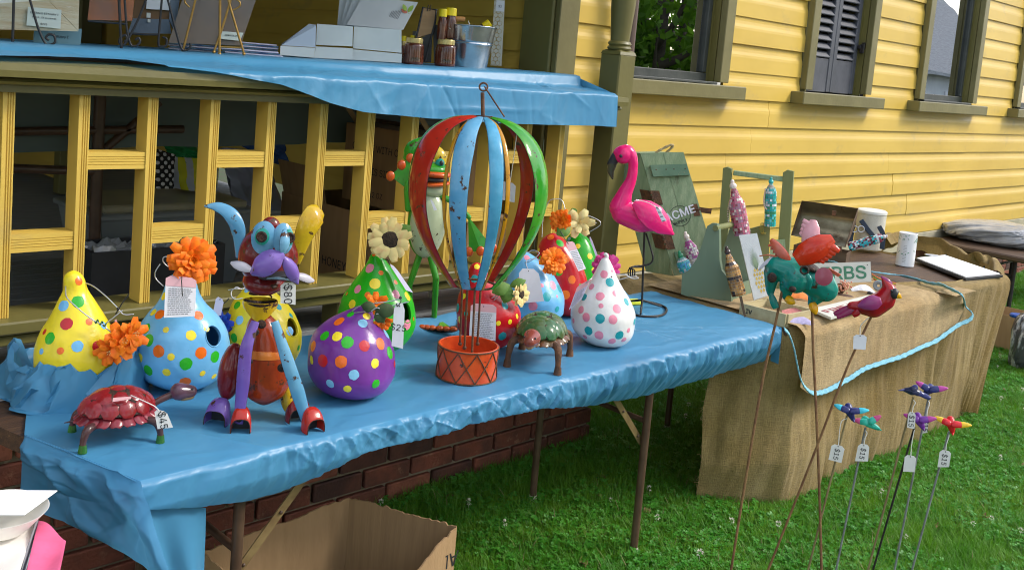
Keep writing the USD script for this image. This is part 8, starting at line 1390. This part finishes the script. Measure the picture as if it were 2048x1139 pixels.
def carton(label, x0, x1, y0, y1, z0, z1, words=(), th=0.004, flaps=True, name='cardboard_box'):
    t = Thing(name, label, 'cardboard box', ((x0 + x1) / 2, (y0 + y1) / 2, z0))
    for nm, b in (('side', (x0, x0 + th, y0, y1)), ('side', (x1 - th, x1, y0, y1)), ('end', (x0 + th, x1 - th, y0, y0 + th)), ('end', (x0 + th, x1 - th, y1 - th, y1))): t.add(nm, box(*b, z0 + 0.001, z1), CARD, world=True)
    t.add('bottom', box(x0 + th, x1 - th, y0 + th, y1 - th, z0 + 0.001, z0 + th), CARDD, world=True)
    if flaps == 'shut': t.add('top_flap', box(x0, x1, y0, (y0 + y1) / 2 - 0.001, z1 + 0.0005, z1 + th), CARD, world=True); t.add('top_flap', box(x0, x1, (y0 + y1) / 2 + 0.001, y1, z1 + 0.0005, z1 + th), CARD, world=True)
    for s_, h_, yy, zz in words: t.add('lettering', place_text(s_, h_, (x0 - 0.0008, yy, zz), (0, -1, 0), (0, 0, 1), 0.0004, False, True), INK, world=True)
    return t
c_a = carton('lower cardboard box printed PURE HONEY with an open flap', 2.47, 2.92, 3.22, 3.92, DZ, 0.985, [('PURE HONEY', 0.038, 3.55, 0.74)])
c_a.add('open_flap', moved(box(-0.002, 0.002, -0.17, 0.17, 0, 0.16), (2.462, 3.72, 0.985), ry(-0.25)), CARDD, world=True)
carton('upper cardboard box printed THIS SIDE, stacked on the honey box', 2.62, 3.04, 3.14, 3.66, 0.99, 1.33, [('GOBBLE WITH CARE', 0.030, 3.40, 1.24), ('THIS SIDE UP', 0.030, 3.37, 1.14), ('24 x 12 OZ', 0.024, 3.45, 1.04)], flaps='shut')
carton('small cardboard box at the foot of the right end of the porch', 2.98, 3.35, 3.2, 3.6, DZ, 0.93, flaps='shut')

# ------------------------------------------------------------------ on the ground
bx = Thing('torn_cardboard_box', 'big torn open cardboard box under the blue table', 'cardboard box', (1.60, 1.98, 0)); zr = 0.33
Bk, Rt, Lf = P(699, 995, z=zr), P(913, 1051, z=zr), P(405, 1102, z=zr); Fr = Rt + Lf - Bk
def wallp(a, b, top, m, nm, seed, th=0.005):
    """box wall with a torn top edge; top: heights along it"""
    n = 40; u = np.linspace(0, 1, n); g = np.random.default_rng(seed); h = lerp_n(top, n) + g.normal(0, 0.0022, n); d = unit(b - a); s = np.cross(d, [0, 0, 1]) * th / 2
    lo = a * A(1, 1, 0) + (b - a) * u[:, None] * A(1, 1, 0) + A(0, 0, 0.005); hi = lo + np.stack([0 * u, 0 * u, h - 0.005], 1); bulge = np.cross(d, [0, 0, 1]) * 0.012 * np.sin(u * np.pi)[:, None]
    V = np.vstack([lo - s, hi - s + bulge, hi + s + bulge, lo + s]); F = []
    for i in range(n - 1):
        for k in range(4): p, q = k * n + i, ((k + 1) % 4) * n + i; F += [[p, p + 1, q + 1], [p, q + 1, q]]
    F += [[0, n, 2 * n], [0, 2 * n, 3 * n], [n - 1, 3 * n - 1, 2 * n - 1], [n - 1, 4 * n - 1, 3 * n - 1]]; return bx.add(nm, (V, F), m, world=True)
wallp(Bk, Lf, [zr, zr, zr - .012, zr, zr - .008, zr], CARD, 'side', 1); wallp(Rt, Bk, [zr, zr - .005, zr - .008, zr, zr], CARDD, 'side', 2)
wallp(Fr, Rt, [0.20, 0.205, 0.19, 0.215, 0.25, 0.30, zr], CARD, 'side', 3); wallp(Lf, Fr, [zr, 0.3, 0.25, 0.22, 0.20], CARD, 'side', 4)
fm = (Fr * 0.16 + Rt * 0.84); bx.add('lettering', place_text('ALDEN', 0.042, fm * A(1, 1, 0) + A(0, 0, 0.235) + unit(np.cross(Rt - Fr, [0, 0, 1])) * 0.0045, -(Rt - Fr), (0, 0, -1), 0.0006, False, True), INK, world=True)
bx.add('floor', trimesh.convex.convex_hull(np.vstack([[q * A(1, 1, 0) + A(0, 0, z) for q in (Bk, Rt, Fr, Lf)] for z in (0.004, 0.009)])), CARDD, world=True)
# bench by the wall with bags
bz_ = 0.53; be = Thing('wall_bench_table', 'dark brown folding table end against the yellow wall', 'table', (8.9, 2.85, 0))
be.add('tabletop', bbox((9.0, 2.83, bz_ - 0.022), (1.9, 0.80, 0.044), 0.01), mat('dark_table_top', (0.060, 0.035, 0.022), (0.09, 0.055, 0.035), 6, 0.4, 0.2, 40), world=True)
for x, y in ((8.16, 2.56), (8.16, 3.10), (9.8, 2.56), (9.8, 3.10)): be.add('leg', tube([(x, y, 0), (x, y, bz_ - 0.04)], 0.016, 10), IRON, 40, world=True)
be.add('cross_bar', tube([(8.16, 2.56, 0.36), (8.16, 3.10, 0.36)], 0.012, 8), IRON, True, world=True); be.add('cross_bar', tube([(8.16, 2.83, 0.36), (9.8, 2.83, 0.36)], 0.012, 8), IRON, True, world=True); be.add('brace', tube([(8.16, 3.1, 0.34), (8.45, 3.1, 0.5)], 0.009, 8), IRON, True, world=True)
def lumpbag(name, label, c, r, R, m, seed):
    s = trimesh.creation.icosphere(subdivisions=5); v = np.array(s.vertices); n = np.sign(v) * np.abs(v) ** 0.75; n = n * np.asarray(r); n = n * (1 + 0.30 * fb(v[:, 0] * 2.2 + seed, v[:, 1] * 2.2 + v[:, 2] * 2, 0, seed)[:, None] + 0.05 * ridge(v[:, 0] * 9, v[:, 1] * 9 + v[:, 2] * 7, seed)[:, None])
    n = n @ np.asarray(R).T; n[:, 2] = np.maximum(n[:, 2], -r[2] * 0.85); t = Thing(name, label, 'bag', np.asarray(c) - A(0, 0, r[2] * 0.85)); t.add('film', tm(n + A(0, 0, r[2] * 0.85), s.faces), m, True); return t
GREYB = mat('grey_bag_film', (0.26, 0.27, 0.29), (0.33, 0.34, 0.37), 12, 0.22, 0.7, 45, coat=0.5); pb = P(1965, 447, x=8.75)
lumpbag('grey_plastic_bag', 'full grey plastic bag lying on the table by the wall', (8.68, 2.86, bz_ + 0.075), (0.34, 0.40, 0.088), rz(0.15), GREYB, 3)
lp = P(2050, 745, z=0.0); lumpbag('mulch_bag', 'black and grey streaked bag standing on the grass at the right edge', lp + A(0.05, 0.0, 0.17), (0.12, 0.12, 0.20), rz(0.3), mat('mulch_film', (0.04, 0.04, 0.045), (0.45, 0.46, 0.50), 16, 0.3, coat=0.4, stretch=(1, 1, 0.3), lo=0.5, hi=0.6), 5)
p0 = P(1985, 700, z=0.0); cb2 = carton('small cardboard box open at the right edge of the grass', p0[0], p0[0] + 0.30, p0[1] - 0.30, p0[1] + 0.10, 0.0, 0.26)
lidb = Thing('blue_plate', 'round blue plastic plate on the open cardboard box at the right edge', 'plate', P(2036, 634, z=0.30)); lidb.add('disc', lathe([(0, 0), (0.05, 0), (0.052, 0.012), (0.046, 0.02), (0, 0.022)], 30), mat('blue_lid', (0.01, 0.06, 0.30), None, rough=0.3), 40)
# left corner: draped stool, striped cloth, paper cone
zs = 0.66; sc_ = P(70, 1215, z=zs); stl = Thing('draped_stool', 'stool draped in ribbed tan burlap at the lower left', 'stool', sc_ * A(1, 1, 0))
a = np.linspace(0, 2 * np.pi, 80); pr_ = [(0.0, zs), (0.10, zs + 0.002), (0.125, zs), (0.145, zs - 0.012), (0.16, zs - 0.05), (0.17, zs - 0.2), (0.19, 0.03)]
G = np.array([[A(r * math.cos(b) * (1 + 0.05 * math.sin(7 * b) * (z < zs - .03)), r * math.sin(b) * (1 + 0.05 * math.sin(7 * b) * (z < zs - .03)), z) for r, z in smoothline(np.array(pr_), 30)] for b in a]); stl.add('burlap_cover', (G.reshape(-1, 3)[:, :], grid_faces(80, 30)), BURL, True)
def onstool(x, y, dz=0.006): return P(x, y, z=zs + dz)
cw_ = Thing('striped_cloth', 'white cloth with a pink band and grey line over the stool', 'cloth', onstool(60, 1090))
def band(pts, m, nm):
    q = [onstool(*p) for p in pts]; n = 12; u = np.linspace(0, 1, n); G = np.array([[(q[0] * (1 - s) + q[1] * s) * (1 - w) + (q[3] * (1 - s) + q[2] * s) * w + A(0, 0, 0.006 * math.sin(5 * s + 4 * w)) for w in u] for s in u]); cw_.add(nm, sheet(G, 0.002), m, True, world=True)
PNK = mat('pink_cloth', (0.72, 0.12, 0.26), (0.66, 0.10, 0.22), 20, 0.8); WHC = mat('white_cloth', (0.78, 0.74, 0.70), (0.72, 0.67, 0.62), 8, 0.85)
band([(-60, 1010), (72, 1040), (30, 1180), (-120, 1200)], WHC, 'weave'); band([(78, 1041), (132, 1076), (112, 1190), (44, 1180)], PNK, 'pink_band'); band([(72.5, 1040), (77.5, 1041), (43.5, 1180), (30.5, 1180)], PRINT, 'grey_line')
pcn = Thing('paper_bowl', 'white paper bowl and napkin catching the light at the left edge', 'bowl', onstool(0, 1065)); pcn.add('bowl', lathe([(0.02, 0.0), (0.05, 0.012), (0.085, 0.05), (0.087, 0.05), (0.05, 0.008), (0.0, 0.004)], 40), mat('bowl_paper', (0.82, 0.80, 0.74), None, rough=0.8), 50)
pcn.add('napkin', plate([A(-0.10, 0.02, 0.058), A(0.02, -0.07, 0.060), A(0.105, -0.005, 0.062), A(-0.02, 0.09, 0.058)], 0.002), mat('bright_paper', (0.85, 0.85, 0.87), None))
